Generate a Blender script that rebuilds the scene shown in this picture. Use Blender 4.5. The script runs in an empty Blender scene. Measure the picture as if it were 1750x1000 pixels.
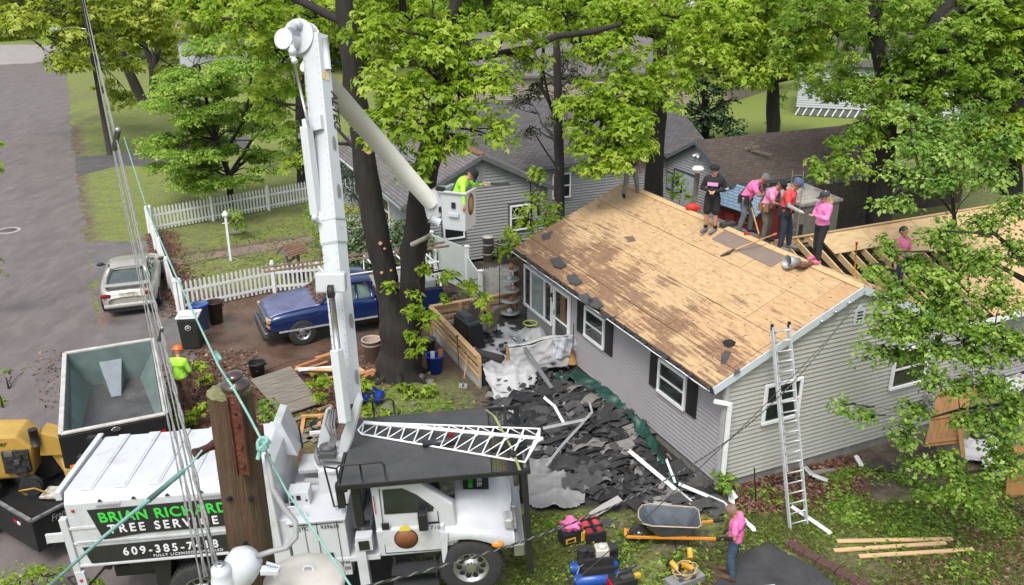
import bpy, bmesh, math, random
import numpy as np
from mathutils import Vector, Matrix, Euler
random.seed(7); rng = np.random.default_rng(7)
S = bpy.context.scene; C = S.collection
R = math.radians; PI = math.pi
F_PX, TILT, ROLL, CH = 1489.5, 0.37218, -0.00292, 11.0
cam = bpy.data.cameras.new("camera"); co = bpy.data.objects.new("camera", cam); C.objects.link(co)
co.matrix_world = Matrix.Translation((0, 0, CH)) @ Matrix.Rotation(PI/2 - TILT, 4, 'X') @ Matrix.Rotation(ROLL, 4, 'Z')
cam.sensor_width = 36; cam.lens = 36*F_PX/1750; cam.clip_end = 3000; cam.clip_start = .1
S.camera = co
S.render.resolution_x = 1024; S.render.resolution_y = 585
W = bpy.data.worlds.new("World"); S.world = W; W.use_nodes = True
nt = W.node_tree; bg = nt.nodes['Background']
sky = nt.nodes.new('ShaderNodeTexSky'); sky.sky_type = 'NISHITA'; sky.sun_disc = False
SUN_EL, SUN_AZ = R(58), R(200)
sky.sun_elevation = SUN_EL; sky.sun_rotation = SUN_AZ; sky.air_density = 1.4; sky.dust_density = 4.0; sky.ozone_density = .6
hs = nt.nodes.new('ShaderNodeHueSaturation'); hs.inputs['Saturation'].default_value = .45
nt.links.new(sky.outputs[0], hs.inputs['Color']); nt.links.new(hs.outputs[0], bg.inputs[0]); bg.inputs[1].default_value = .15
sl = bpy.data.lights.new("sun", 'SUN'); sl.energy = 1.5; sl.angle = R(20); sl.color = (1, .96, .9)
so = bpy.data.objects.new("sun", sl); C.objects.link(so)
sd = Vector((math.sin(SUN_AZ)*math.cos(SUN_EL), math.cos(SUN_AZ)*math.cos(SUN_EL), math.sin(SUN_EL)))
so.rotation_euler = sd.to_track_quat('Z', 'Y').to_euler()
S.view_settings.view_transform = 'Standard'; S.view_settings.look = 'None'; S.view_settings.gamma = 1
S.view_settings.exposure = .65
S.cycles.max_bounces = 6; S.cycles.transparent_max_bounces = 8
_c, _s = math.cos(-ROLL), math.sin(-ROLL)
def ray(px, py):
 dx, dy = px-875, py-500; cx = _c*dx-_s*dy; cy = _s*dx+_c*dy
 return Vector((cx, math.cos(TILT)*F_PX-math.sin(TILT)*cy, -math.sin(TILT)*F_PX-math.cos(TILT)*cy))
O = Vector((0, 0, CH))
def G(px, py, z=0.0):
 d = ray(px, py); return O+d*((z-CH)/d.z)
def at(px, py, Y):
 d = ray(px, py); return O+d*(Y/d.y)
def onp(px, py, p, n):
 d = ray(px, py); n = Vector(n); return O+d*((Vector(p)-O).dot(n)/d.dot(n))
HM = Matrix.Translation((4.46, 16.14, 0)) @ Matrix.Rotation(R(24.217), 4, 'Z')   # frame of the stripped house
HI = HM.inverted()
def HG(px, py, z=0.0): return HI @ G(px, py, z)
MATS = {}
def mat(name, col, rough=.6, metal=0, var=.15, scale=3, bump=.15, bscale=30, col2=None, amt=.5, spec=.5, coat=0, trans=0, sub=None, stretch=None):
 if name in MATS: return MATS[name]
 m = bpy.data.materials.new(name); m.use_nodes = True; MATS[name] = m
 n = m.node_tree.nodes; l = m.node_tree.links; b = n['Principled BSDF']
 b.inputs['Roughness'].default_value = rough; b.inputs['Metallic'].default_value = metal
 b.inputs['Specular IOR Level'].default_value = spec; b.inputs['Coat Weight'].default_value = coat
 tc = n.new('ShaderNodeTexCoord'); src = tc.outputs['Object']
 if stretch:
  mp = n.new('ShaderNodeMapping'); mp.inputs['Scale'].default_value = stretch; l.new(src, mp.inputs[0]); src = mp.outputs[0]
 ns = n.new('ShaderNodeTexNoise'); ns.inputs['Scale'].default_value = scale; ns.inputs['Detail'].default_value = 6; ns.inputs['Roughness'].default_value = .65
 l.new(src, ns.inputs[0])
 rp = n.new('ShaderNodeValToRGB'); rp.color_ramp.elements[0].position = .3; rp.color_ramp.elements[1].position = .7
 c = Vector(col)
 rp.color_ramp.elements[0].color = (*[max(0, v*(1-var)) for v in c], 1); rp.color_ramp.elements[1].color = (*[min(1, v*(1+var)) for v in c], 1)
 l.new(ns.outputs[0], rp.inputs[0]); out = rp.outputs[0]
 if col2:
  n2 = n.new('ShaderNodeTexNoise'); n2.inputs['Scale'].default_value = scale*.6; n2.inputs['Detail'].default_value = 8; n2.inputs['Roughness'].default_value = .7
  l.new(src, n2.inputs[0]); mr = n.new('ShaderNodeMapRange'); mr.inputs[1].default_value = 1-amt-.08; mr.inputs[2].default_value = 1-amt+.12
  l.new(n2.outputs[0], mr.inputs[0]); mx = n.new('ShaderNodeMix'); mx.data_type = 'RGBA'
  l.new(mr.outputs[0], mx.inputs['Factor']); l.new(out, mx.inputs['A']); mx.inputs['B'].default_value = (*col2, 1); out = mx.outputs['Result']
 l.new(out, b.inputs['Base Color'])
 if bump:
  nb = n.new('ShaderNodeTexNoise'); nb.inputs['Scale'].default_value = bscale; nb.inputs['Detail'].default_value = 4; l.new(src, nb.inputs[0])
  bp = n.new('ShaderNodeBump'); bp.inputs['Strength'].default_value = bump; bp.inputs['Distance'].default_value = .02
  l.new(nb.outputs[0], bp.inputs['Height']); l.new(bp.outputs[0], b.inputs['Normal'])
 if trans: b.inputs['Transmission Weight'].default_value = trans
 return m
def leafmat(name, c0, c1, c2, tr=.35):
 if name in MATS: return MATS[name]
 m = bpy.data.materials.new(name); m.use_nodes = True; MATS[name] = m
 n = m.node_tree.nodes; l = m.node_tree.links; b = n['Principled BSDF']
 at_ = n.new('ShaderNodeAttribute'); at_.attribute_name = 'rnd'
 rp = n.new('ShaderNodeValToRGB'); e = rp.color_ramp.elements
 e[0].color = (*c0, 1); e[1].color = (*c2, 1); k = rp.color_ramp.elements.new(.5); k.color = (*c1, 1)
 l.new(at_.outputs['Fac'], rp.inputs[0]); l.new(rp.outputs[0], b.inputs['Base Color'])
 b.inputs['Roughness'].default_value = .45; b.inputs['Specular IOR Level'].default_value = .35
 t = n.new('ShaderNodeBsdfTranslucent'); l.new(rp.outputs[0], t.inputs[0])
 mx = n.new('ShaderNodeMixShader'); mx.inputs[0].default_value = tr
 l.new(b.outputs[0], mx.inputs[1]); l.new(t.outputs[0], mx.inputs[2]); l.new(mx.outputs[0], n['Material Output'].inputs[0])
 return m
def T(x=0, y=0, z=0): return Matrix.Translation((x, y, z))
def RX(a): return Matrix.Rotation(R(a), 4, 'X')
def RY(a): return Matrix.Rotation(R(a), 4, 'Y')
def RZ(a): return Matrix.Rotation(R(a), 4, 'Z')
class MB:
 def __init__(s): s.v = []; s.f = []; s.m = []; s.sm = []
 def add(s, vs, fs, M=None, mi=0, sm=False):
  k = len(s.v)
  s.v += [tuple(M @ Vector(v)) if M is not None else tuple(v) for v in vs]
  s.f += [tuple(i+k for i in f) for f in fs]; s.m += [mi]*len(fs); s.sm += [sm]*len(fs); return s
 def box(s, c, d, M=None, mi=0, tap=1.0):
  x, y, z = c; a, b, h = d[0]/2, d[1]/2, d[2]/2
  vs = [(x-a, y-b, z-h), (x+a, y-b, z-h), (x+a, y+b, z-h), (x-a, y+b, z-h)] + [(x-a*tap, y-b*tap, z+h), (x+a*tap, y-b*tap, z+h), (x+a*tap, y+b*tap, z+h), (x-a*tap, y+b*tap, z+h)]
  return s.add(vs, [(3, 2, 1, 0), (4, 5, 6, 7), (0, 1, 5, 4), (1, 2, 6, 5), (2, 3, 7, 6), (3, 0, 4, 7)], M, mi)
 def bar(s, p, q, w, h=None, up=(0, 0, 1), mi=0):
  p = Vector(p); q = Vector(q); d = q-p; L = d.length
  if L < 1e-6: return s
  d.normalize(); u = Vector(up)
  if abs(d.dot(u)) > .98: u = Vector((1, 0, 0))
  r = d.cross(u).normalized(); u = r.cross(d)
  M = Matrix((( d.x, r.x, u.x, p.x), (d.y, r.y, u.y, p.y), (d.z, r.z, u.z, p.z), (0, 0, 0, 1)))
  return s.box((L/2, 0, 0), (L, w, h or w), M, mi)
 def tube(s, pts, rad, n=8, mi=0, cap=True, sm=True):
  pts = [Vector(p) for p in pts]; N = len(pts)
  if not hasattr(rad, '__len__'): rad = [rad]*N
  vs = []; ref = None
  for i, p in enumerate(pts):
   d = (pts[min(i+1, N-1)]-pts[max(i-1, 0)])
   if d.length < 1e-9: d = Vector((0, 0, 1))
   d.normalize()
   if ref is None: ref = Vector((0, 0, 1)) if abs(d.z) < .9 else Vector((1, 0, 0))
   r = d.cross(ref).normalized(); ref = r.cross(d).normalized()
   for k in range(n):
    a = 2*PI*k/n; vs.append(p+(r*math.cos(a)+ref*math.sin(a))*rad[i])
  fs = [(i*n+k, i*n+(k+1) % n, (i+1)*n+(k+1) % n, (i+1)*n+k) for i in range(N-1) for k in range(n)]
  s.add(vs, fs, None, mi, sm)
  if cap:
   k0 = len(s.v)-len(vs)
   s.f += [tuple(k0+k for k in range(n)), tuple(k0+(N-1)*n+k for k in reversed(range(n)))]; s.m += [mi]*2; s.sm += [False]*2
  return s
 def cyl(s, p, q, r0, r1=None, n=16, mi=0): return s.tube([p, q], [r0, r0 if r1 is None else r1], n, mi)
 def lathe(s, prof, n=24, M=None, mi=0, sm=True, sx=1, sy=1):
  vs = [(r*math.cos(2*PI*k/n)*sx, r*math.sin(2*PI*k/n)*sy, z) for r, z in prof for k in range(n)]
  fs = [(i*n+k, i*n+(k+1) % n, (i+1)*n+(k+1) % n, (i+1)*n+k) for i in range(len(prof)-1) for k in range(n)]
  return s.add(vs, fs, M, mi, sm)
 def prism(s, poly, z0, z1, M=None, mi=0):
  n = len(poly); vs = [(x, y, z0) for x, y in poly]+[(x, y, z1) for x, y in poly]
  a = sum(poly[i][0]*poly[(i+1) % n][1]-poly[(i+1) % n][0]*poly[i][1] for i in range(n))
  fs = [(i, (i+1) % n, n+(i+1) % n, n+i) for i in range(n)]+[tuple(reversed(range(n))), tuple(range(n, 2*n))]
  if a < 0: fs = [tuple(reversed(f)) for f in fs]
  return s.add(vs, fs, M, mi)
 def quad(s, a, b, c, d, mi=0, M=None): return s.add([a, b, c, d], [(0, 1, 2, 3)], M, mi)
 def slab(s, pts, n, t, mi=0):
  n = Vector(n).normalized(); pts = [Vector(p) for p in pts]; k = len(pts)
  vs = pts+[p+n*t for p in pts]
  fs = [tuple(reversed(range(k))), tuple(range(k, 2*k))]+[(i, (i+1) % k, k+(i+1) % k, k+i) for i in range(k)]
  return s.add(vs, fs, None, mi)
 def ball(s, c, r, n=12, M=None, mi=0):
  if not hasattr(r, '__len__'): r = (r, r, r)
  m = max(4, n//2)
  prof = [(math.sin(PI*i/m), -math.cos(PI*i/m)) for i in range(m+1)]
  vs = [(c[0]+q*math.cos(2*PI*k/n)*r[0], c[1]+q*math.sin(2*PI*k/n)*r[1], c[2]+z*r[2]) for q, z in prof for k in range(n)]
  fs = [(i*n+k, i*n+(k+1) % n, (i+1)*n+(k+1) % n, (i+1)*n+k) for i in range(m) for k in range(n)]
  return s.add(vs, fs, M, mi, True)
 def build(s, name, mats, parent=None, bev=0, sub=0, smooth=False):
  me = bpy.data.meshes.new(name); me.from_pydata(s.v, [], s.f)
  if not isinstance(mats, (list, tuple)): mats = [mats]
  for m in mats: me.materials.append(m)
  if len(mats) > 1: me.polygons.foreach_set('material_index', s.m)
  me.polygons.foreach_set('use_smooth', [True]*len(s.f) if smooth else s.sm)
  me.update()
  o = bpy.data.objects.new(name, me); C.objects.link(o); o.parent = parent
  if bev:
   b = o.modifiers.new('b', 'BEVEL'); b.width = bev; b.segments = 2; b.limit_method = 'ANGLE'; b.angle_limit = R(40)
  if sub:
   b = o.modifiers.new('s', 'SUBSURF'); b.levels = sub; b.render_levels = sub
  return o
def tag(o, label=None, cat=None, group=None, kind=None):
 if label: o['label'] = label
 if cat: o['category'] = cat
 if group: o['group'] = group
 if kind: o['kind'] = kind
 return o
def thing(name, label, cat, loc=(0, 0, 0), rz=0, group=None, M=None):
 o = bpy.data.objects.new(name, None); C.objects.link(o); o.empty_display_size = .2
 if M is not None: o.matrix_world = M
 else: o.location = loc; o.rotation_euler = (0, 0, R(rz))
 return tag(o, label, cat, group)
def copytree(o, label=None, loc=None, rz=None, parent=None, M=None):
 c = o.copy(); C.objects.link(c); c.parent = parent
 if label: c['label'] = label
 if M is not None: c.matrix_world = M
 else:
  if loc is not None: c.location = loc
  if rz is not None: c.rotation_euler = (0, 0, R(rz))
 for ch in list(o.children):
  copytree(ch, parent=c)
 return c
def text_part(name, s, size, m, parent, M, ext=.003, sx=1, spacing=1, shear=0, bold=0):
 cu = bpy.data.curves.new(name, 'FONT'); cu.body = s; cu.size = size; cu.extrude = ext; cu.align_x = 'LEFT'; cu.align_y = 'BOTTOM_BASELINE'
 cu.space_character = spacing; cu.shear = shear
 t = bpy.data.objects.new(name+'_tmp', cu); C.objects.link(t)
 me = bpy.data.meshes.new_from_object(t.evaluated_get(bpy.context.evaluated_depsgraph_get())); bpy.data.objects.remove(t)
 if bold:
  b_ = bmesh.new()
  for k, (ox, oy) in enumerate(((0, 0), (bold, 0), (-bold, 0), (0, bold), (0, -bold), (bold*.7, bold*.7), (-bold*.7, -bold*.7))):
   t_ = me.copy(); t_.transform(T(ox, oy, -k*.0007)); b_.from_mesh(t_)
  b_.to_mesh(me); b_.free()
 me.name = name; me.transform(M @ Matrix.Diagonal((sx, 1, 1, 1))); me.materials.clear(); me.materials.append(m)
 o = bpy.data.objects.new(name, me); C.objects.link(o); o.parent = parent; return o
def leaves_mesh(P, N, size, lobes=3, shade=None):
 """P: n x 3 leaf positions, N: n x 3 leaf normals"""
 n = len(P); N = N/np.maximum(1e-6, np.linalg.norm(N, axis=1, keepdims=True))
 a = rng.normal(size=(n, 3)); a -= (a*N).sum(1, keepdims=True)*N; a /= np.maximum(1e-6, np.linalg.norm(a, axis=1, keepdims=True))
 b = np.cross(N, a); sz = size*rng.uniform(.5, 1.35, n)
 angs = {1: [0], 3: [-.95, 0, .95]}[lobes]
 V = []
 V.append(P-a*0)
 for g in angs:
  L = 1.0 if g == 0 else .78
  d = a*math.cos(g)+b*math.sin(g); e = -a*math.sin(g)+b*math.cos(g); w = .24 if lobes == 3 else .33
  V.append(P+(d*.5*L+e*w*L+N*.10)*sz[:, None]); V.append(P+(d*L-N*.16)*sz[:, None]); V.append(P+(d*.5*L-e*w*L+N*.10)*sz[:, None])
 k = len(V); V = np.stack(V, 1).reshape(-1, 3)
 base = (np.arange(n)*k)[:, None]
 Fs = np.concatenate([base+np.array([[0, 1+3*i, 2+3*i, 3+3*i]]) for i in range(len(angs))], 1).reshape(-1, 4)
 r = rng.uniform(0, 1, n) if shade is None else np.clip(shade+rng.normal(0, .16, n), 0, 1)
 return V, Fs, np.repeat(r, len(angs))
def leaf_object(name, V, Fc, r, m, parent=None):
 me = bpy.data.meshes.new(name); me.vertices.add(len(V)); me.vertices.foreach_set('co', V.astype(np.float32).ravel())
 me.loops.add(len(Fc)*4); me.loops.foreach_set('vertex_index', Fc.astype(np.int32).ravel())
 me.polygons.add(len(Fc)); me.polygons.foreach_set('loop_start', np.arange(0, len(Fc)*4, 4, dtype=np.int32))
 me.update(calc_edges=True); me.materials.append(m)
 a_ = me.attributes.new('rnd', 'FLOAT', 'FACE'); a_.data.foreach_set('value', r.astype(np.float32))
 o = bpy.data.objects.new(name, me); C.objects.link(o); o.parent = parent; return o
def clump_leaves(c, rad, dens, lsize, flat=.6, droop=.3, hollow=.55, sub=.42):
 """leaf positions in an uneven clump: sub-tufts scattered in an ellipsoid, each a small dome of leaves"""
 c = np.array(c, float); rad = np.array(rad, float)
 vol = rad[0]*rad[1]*rad[2]; ns = max(5, int(dens*max(vol**(2/3), rad[0]*rad[1]*.55)/(sub*sub)*1.5))
 d = rng.normal(size=(ns, 3)); d /= np.linalg.norm(d, axis=1, keepdims=True)
 rr = rng.uniform(hollow, 1.0, (ns, 1))**.8*rng.uniform(.82, 1.12, (ns, 1))
 cs = c+d*rr*rad
 nl = max(6, int(38*(sub/.42)**2*(.16/lsize)**1.4))
 q = rng.normal(size=(ns, nl, 3)); q /= np.linalg.norm(q, axis=2, keepdims=True)
 q[:, :, 2] = np.where(q[:, :, 2] < -.25, -q[:, :, 2], q[:, :, 2])
 sr = sub*rng.uniform(.6, 1.35, (ns, 1, 1))
 P = cs[:, None, :]+q*sr*np.array([1, 1, flat])*rng.uniform(.55, 1.05, (ns, nl, 1))
 P[:, :, 2] -= droop*(np.linalg.norm(q[:, :, :2], axis=2)**2)*sr[:, :, 0]
 Nn = q*np.array([.9, .9, 1.0])+np.array([0, 0, .55])+rng.normal(0, .35, q.shape)
 sh = np.repeat(rng.uniform(.1, .9, ns), nl)
 return P.reshape(-1, 3), Nn.reshape(-1, 3), sh, cs
def branch_path(p, q, sag=.1, n=5, jit=.12):
 p = Vector(p); q = Vector(q); L = (q-p).length; out = []
 for i in range(n+1):
  t = i/n; v = p.lerp(q, t); v.z += math.sin(t*PI)*L*sag
  if 0 < i < n: v += Vector([random.uniform(-1, 1)*L*jit*.35 for _ in range(3)])
  out.append(v)
 return out
BARK = mat('bark_dark', (.02, .017, .015), .9, var=.5, scale=6, bump=.9, bscale=14, col2=(.034, .03, .025), amt=.3, stretch=(1, 1, .25))
def nearest(stems, p):
 best = None
 for s_, r_ in stems:
  for i, q in enumerate(s_):
   d = (Vector(q)-Vector(p)).length+max(0, q[2]-p[2])*.8
   if best is None or d < best[0]: best = (d, q, r_[min(i, len(r_)-1)])
 return best[1], best[2]
def tree(name, label, stems, clumps, lm, lsize=.2, dens=1, cat='tree', group=None, bark=BARK, lobes=3, flat=.6, droop=.3, hollow=.5, sub=.42, twigs=2, base=None, cname='crown', tname='trunk', nseg=10):
 """stems: [(points, radii)], clumps: [(centre, (rx,ry,rz))] all in world space"""
 b0 = Vector(base) if base is not None else Vector(stems[0][0][0])
 t = thing(name, label, cat, b0, 0, group)
 tb = MB()
 for pts, rd in stems:
  pp = []; rr = []
  for i in range(len(pts)-1):
   for k in range(4):
    f = k/4; v = Vector(pts[i]).lerp(Vector(pts[i+1]), f)
    j = rd[i]*.10
    if i or k: v = v+Vector((random.uniform(-j, j), random.uniform(-j, j), 0))
    pp.append(v-b0); rr.append((rd[i]*(1-f)+rd[i+1]*f)*random.uniform(.95, 1.06))
  pp.append(Vector(pts[-1])-b0); rr.append(rd[-1]); tb.tube(pp, rr, nseg)
 Ps = []; Ns = []; Sh = []
 for c, rad in clumps:
  P, Nn, sh, cs = clump_leaves(c, rad, dens, lsize, flat, droop, hollow, sub)
  Ps.append(P); Ns.append(Nn); Sh.append(sh)
  q, r = nearest(stems, c); rb = min(r*.45, .03+.035*max(rad))
  path = branch_path(q, c, .08); tb.tube([v-b0 for v in path], [rb*(1-.8*i/5) for i in range(6)], 6)
  for k in range(min(len(cs), twigs*4)):
   e = Vector(cs[random.randrange(len(cs))]); m_ = path[random.randrange(3, 6)]
   tb.tube([v-b0 for v in branch_path(m_, e, .05, 3, .3)], [.03, .022, .015, .008] if lsize > .1 else [.018, .013, .009, .006], 4)
 tb.build(tname, bark, t)
 if Ps:
  P = np.concatenate(Ps)-np.array(b0); V, Fc, r = leaves_mesh(P, np.concatenate(Ns), lsize, lobes, np.concatenate(Sh))
  leaf_object(cname, V, Fc, r, lm, t)
 return t
def CP(px, py, rx, ry, Y, dep=None):
 """a clump centred where the photo shows it, at distance Y"""
 p = at(px, py, Y); d = (p-O).length; k = (d*math.cos(math.atan(math.hypot(px-875, py-500)/F_PX)))/F_PX
 return (tuple(p), (rx*k, dep if dep else (rx+ry)*.5*k, ry*k))
def SP(pix, Y):
 """stem through photo pixels at distance Y (radius in pixels)"""
 pts = []; rd = []
 for q in pix:
  y = q[3] if len(q) > 3 else Y
  p = at(q[0], q[1], y); pts.append(p); rd.append(q[2]*(p-O).length/F_PX)
 return (pts, rd)
# ================================================================== GROUND
def project(X, Y, Z):
 c, s = math.cos(TILT), math.sin(TILT); Zr = Z-CH
 d = np.maximum(Y*c-Zr*s, .01); u = Y*s+Zr*c; cx = X/d*F_PX; cy = -u/d*F_PX
 rc, rs = math.cos(ROLL), math.sin(ROLL)
 return 875+rc*cx-rs*cy, 500+rs*cx+rc*cy
def inpoly(px, py, poly):
 r = np.zeros(px.shape, bool); n = len(poly)
 for i in range(n):
  x0, y0 = poly[i]; x1, y1 = poly[(i+1) % n]
  c = ((y0 > py) != (y1 > py)) & (px < (x1-x0)*(py-y0)/((y1-y0) or 1e-9)+x0); r ^= c
 return r
xs = np.concatenate([[-500, -250, -120, -70, -45], np.arange(-35, 30, .28), [34, 45, 70, 120, 250, 500]])
ys = np.concatenate([[-60, -20, 0, 5], np.arange(8, 60, .28), [64, 70, 80, 95, 120, 160, 240, 400, 700]])
gx, gy = np.meshgrid(xs, ys); ppx, ppy = project(gx, gy, np.zeros_like(gx))
grass = np.full(gx.shape, .55); litter = np.zeros_like(gx); dark = np.zeros_like(gx)
def zone(poly, g=None, l=None, d=None):
 k = inpoly(ppx, ppy, poly)
 if g is not None: grass[k] = g
 if l is not None: litter[k] = l
 if d is not None: dark[k] = d
grass[ppy < 240] = .62
zone([(125, 268), (600, 230), (620, 330), (250, 400), (250, 418), (140, 420)], .6, .12)
zone([(112, 150), (132, 150), (150, 330), (165, 420), (140, 420), (120, 300)], .3, .5)
zone([(255, 395), (545, 345), (560, 500), (300, 545)], .56, .3)
zone([(250, 400), (262, 395), (310, 545), (268, 545)], .1, .95)
zone([(262, 400), (300, 392), (345, 540), (310, 545)], .3, .8)
zone([(285, 440), (555, 398), (560, 412), (290, 452)], .1, .2)
zone([(220, 430), (330, 520), (300, 640), (280, 740), (215, 640)], .1, .6)
zone([(300, 505), (900, 470), (900, 700), (820, 740), (300, 800)], .08, .55)
zone([(590, 620), (820, 640), (830, 720), (640, 720)], .42, .3)
zone([(640, 660), (760, 650), (760, 720), (640, 700)], .6, .2)
zone([(420, 600), (560, 600), (560, 800), (290, 830), (290, 650)], .25, .75)
zone([(480, 700), (560, 700), (560, 760), (480, 770)], .8, .2)
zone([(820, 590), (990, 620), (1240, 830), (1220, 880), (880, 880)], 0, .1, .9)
zone([(885, 830), (1210, 830), (1240, 860), (1750, 760), (1750, 1100), (400, 1100), (400, 900)], .54, .16)
zone([(1250, 830), (1460, 775), (1480, 870), (1260, 880)], .12, .95)
zone([(1460, 775), (1620, 735), (1700, 800), (1480, 850)], .08, .35, .5)
zone([(1620, 840), (1760, 850), (1760, 1100), (1500, 1100)], .25, .5)
zone([(960, 900), (1060, 930), (1060, 1000), (960, 980)], .3, .1); zone([(1080, 880), (1200, 900), (1180, 980), (1100, 960)], .38, .1); zone([(1400, 950), (1760, 930), (1760, 1100), (1450, 1100)], .34, .4)
zone([(1270, 930), (1480, 1010), (1250, 1100), (1150, 1000)], .1, .6, .3)
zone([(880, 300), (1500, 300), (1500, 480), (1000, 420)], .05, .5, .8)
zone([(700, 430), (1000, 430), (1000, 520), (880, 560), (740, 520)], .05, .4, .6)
zone([(560, 230), (760, 330), (700, 440), (560, 440)], .4, .5, .2)
zone([(1180, 140), (1480, 150), (1460, 245), (1180, 240)], 1, 0)
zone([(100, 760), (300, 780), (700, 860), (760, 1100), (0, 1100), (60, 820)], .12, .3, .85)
def blur(a):
 b = a.copy(); b[1:-1, 1:-1] = (a[1:-1, 1:-1]*2+a[:-2, 1:-1]+a[2:, 1:-1]+a[1:-1, :-2]+a[1:-1, 2:])/6; return b
for _ in range(2): grass, litter, dark = blur(grass), blur(litter), blur(dark)
gz = rng.normal(0, .0008, gx.shape)
ny_, nx_ = gx.shape
me = bpy.data.meshes.new('ground')
idx = np.arange(nx_*ny_).reshape(ny_, nx_)
fc = np.stack([idx[:-1, :-1], idx[:-1, 1:], idx[1:, 1:], idx[1:, :-1]], -1).reshape(-1, 4)
me.from_pydata(np.stack([gx, gy, gz], -1).reshape(-1, 3).tolist(), [], fc.tolist())
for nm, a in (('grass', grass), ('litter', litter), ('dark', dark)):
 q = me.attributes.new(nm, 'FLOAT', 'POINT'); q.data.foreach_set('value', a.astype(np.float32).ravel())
gm = bpy.data.materials.new('ground_mix'); gm.use_nodes = True; n = gm.node_tree.nodes; l = gm.node_tree.links; b = n['Principled BSDF']; b.inputs['Roughness'].default_value = .9
tc = n.new('ShaderNodeTexCoord')
def NZ(sc, det=6, rough=.65):
 q = n.new('ShaderNodeTexNoise'); q.inputs['Scale'].default_value = sc; q.inputs['Detail'].default_value = det; q.inputs['Roughness'].default_value = rough; l.new(tc.outputs['Object'], q.inputs[0]); return q.outputs[0]
def RAMP(src, cols, p0=.3, p1=.7):
 q = n.new('ShaderNodeValToRGB'); e = q.color_ramp.elements; e[0].position = p0; e[1].position = p1; e[0].color = (*cols[0], 1); e[1].color = (*cols[-1], 1)
 if len(cols) == 3: k = e.new((p0+p1)/2); k.color = (*cols[1], 1)
 l.new(src, q.inputs[0]); return q.outputs[0]
def MIX(f, a, b_):
 q = n.new('ShaderNodeMix'); q.data_type = 'RGBA'; l.new(f, q.inputs['Factor']); l.new(a, q.inputs['A']); l.new(b_, q.inputs['B']); return q.outputs['Result']
def MASK(attr, noise, w=.18):
 a = n.new('ShaderNodeAttribute'); a.attribute_name = attr
 m1 = n.new('ShaderNodeMath'); m1.operation = 'ADD'; l.new(a.outputs['Fac'], m1.inputs[0])
 m2 = n.new('ShaderNodeMath'); m2.operation = 'MULTIPLY'; m2.inputs[1].default_value = 1.1; l.new(noise, m2.inputs[0]); l.new(m2.outputs[0], m1.inputs[1])
 q = n.new('ShaderNodeMapRange'); q.inputs[1].default_value = 1.05-w; q.inputs[2].default_value = 1.05+w; l.new(m1.outputs[0], q.inputs[0]); return q.outputs[0]
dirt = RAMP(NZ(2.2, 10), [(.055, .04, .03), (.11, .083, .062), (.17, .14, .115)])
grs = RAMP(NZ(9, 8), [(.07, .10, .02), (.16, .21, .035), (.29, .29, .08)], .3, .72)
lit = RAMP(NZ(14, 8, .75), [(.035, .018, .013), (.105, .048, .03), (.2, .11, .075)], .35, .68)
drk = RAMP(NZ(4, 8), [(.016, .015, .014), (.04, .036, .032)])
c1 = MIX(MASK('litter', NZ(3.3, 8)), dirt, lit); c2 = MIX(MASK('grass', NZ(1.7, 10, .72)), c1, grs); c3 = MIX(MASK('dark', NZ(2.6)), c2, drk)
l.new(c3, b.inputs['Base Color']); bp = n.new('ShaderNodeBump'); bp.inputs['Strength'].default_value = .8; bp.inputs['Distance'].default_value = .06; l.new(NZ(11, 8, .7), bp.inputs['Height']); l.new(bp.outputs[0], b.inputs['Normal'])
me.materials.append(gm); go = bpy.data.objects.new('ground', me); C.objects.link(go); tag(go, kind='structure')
def flat(name, pix, z, m, jit=.08, world=False, sub=6, lab=None):
 pts = [Vector((*p, z)) if world else G(p[0], p[1], z) for p in pix]; out = []
 for i, p in enumerate(pts):
  q = pts[(i+1) % len(pts)]; L = (q-p).length; k = max(1, min(60, int(L/.5)))
  for j in range(k):
   v = p.lerp(q, j/k); v.x += random.gauss(0, jit); v.y += random.gauss(0, jit); v.z = z; out.append(v)
 bm = bmesh.new(); vs = [bm.verts.new(v) for v in out]; f = bm.faces.new(vs); bmesh.ops.triangulate(bm, faces=[f])
 bmesh.ops.recalc_face_normals(bm, faces=bm.faces); me = bpy.data.meshes.new(name); bm.to_mesh(me); bm.free()
 if me.polygons[0].normal.z < 0: me.flip_normals()
 me.materials.append(m); o = bpy.data.objects.new(name, me); C.objects.link(o); tag(o, kind='structure'); return o
ASPH = mat('asphalt', (.135, .118, .115), .75, var=.2, scale=1.6, bump=.5, bscale=60, col2=(.10, .085, .083), amt=.46, stretch=(1.3, .5, 1))
ASPH2 = mat('asphalt_apron', (.12, .112, .11), .55, var=.3, scale=1.3, bump=.4, bscale=40, col2=(.17, .085, .045), amt=.40)
ASPH3 = mat('asphalt_pale', (.26, .24, .235), .8, var=.12, scale=.8, bump=.3)
WETD = mat('wet_brown_drive', (.10, .06, .042), .42, var=.5, scale=1.3, bump=.5, bscale=18, col2=(.085, .083, .08), amt=.42)
flat('road', [(94, 74), (112, 120), (118, 165), (122, 235), (128, 275), (133, 330), (141, 372), (147, 420), (158, 480), (168, 560), (190, 640), (240, 760), (300, 900), (330, 1100), (-900, 1100), (-700, 600), (-420, 200), (-260, 84)], .004, ASPH, .07)
flat('cross_road', [(-700, 84), (-300, 78), (95, 76), (100, 96), (60, 108), (-300, 125), (-700, 130)], .009, ASPH3, .15)
flat('driveway', [(128, 268), (205, 262), (330, 240), (430, 232), (420, 252), (300, 283), (200, 284), (150, 296), (133, 300)], .0045, mat('asphalt_drive', (.075, .07, .07), .7, var=.3, scale=1.2, bump=.4), .06)
flat('parking_apron', [(146, 416), (180, 412), (252, 412), (262, 455), (285, 520), (330, 560), (330, 610), (300, 700), (300, 800), (235, 762), (190, 655), (172, 570), (160, 485)], .008, ASPH2, .07)
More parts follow.
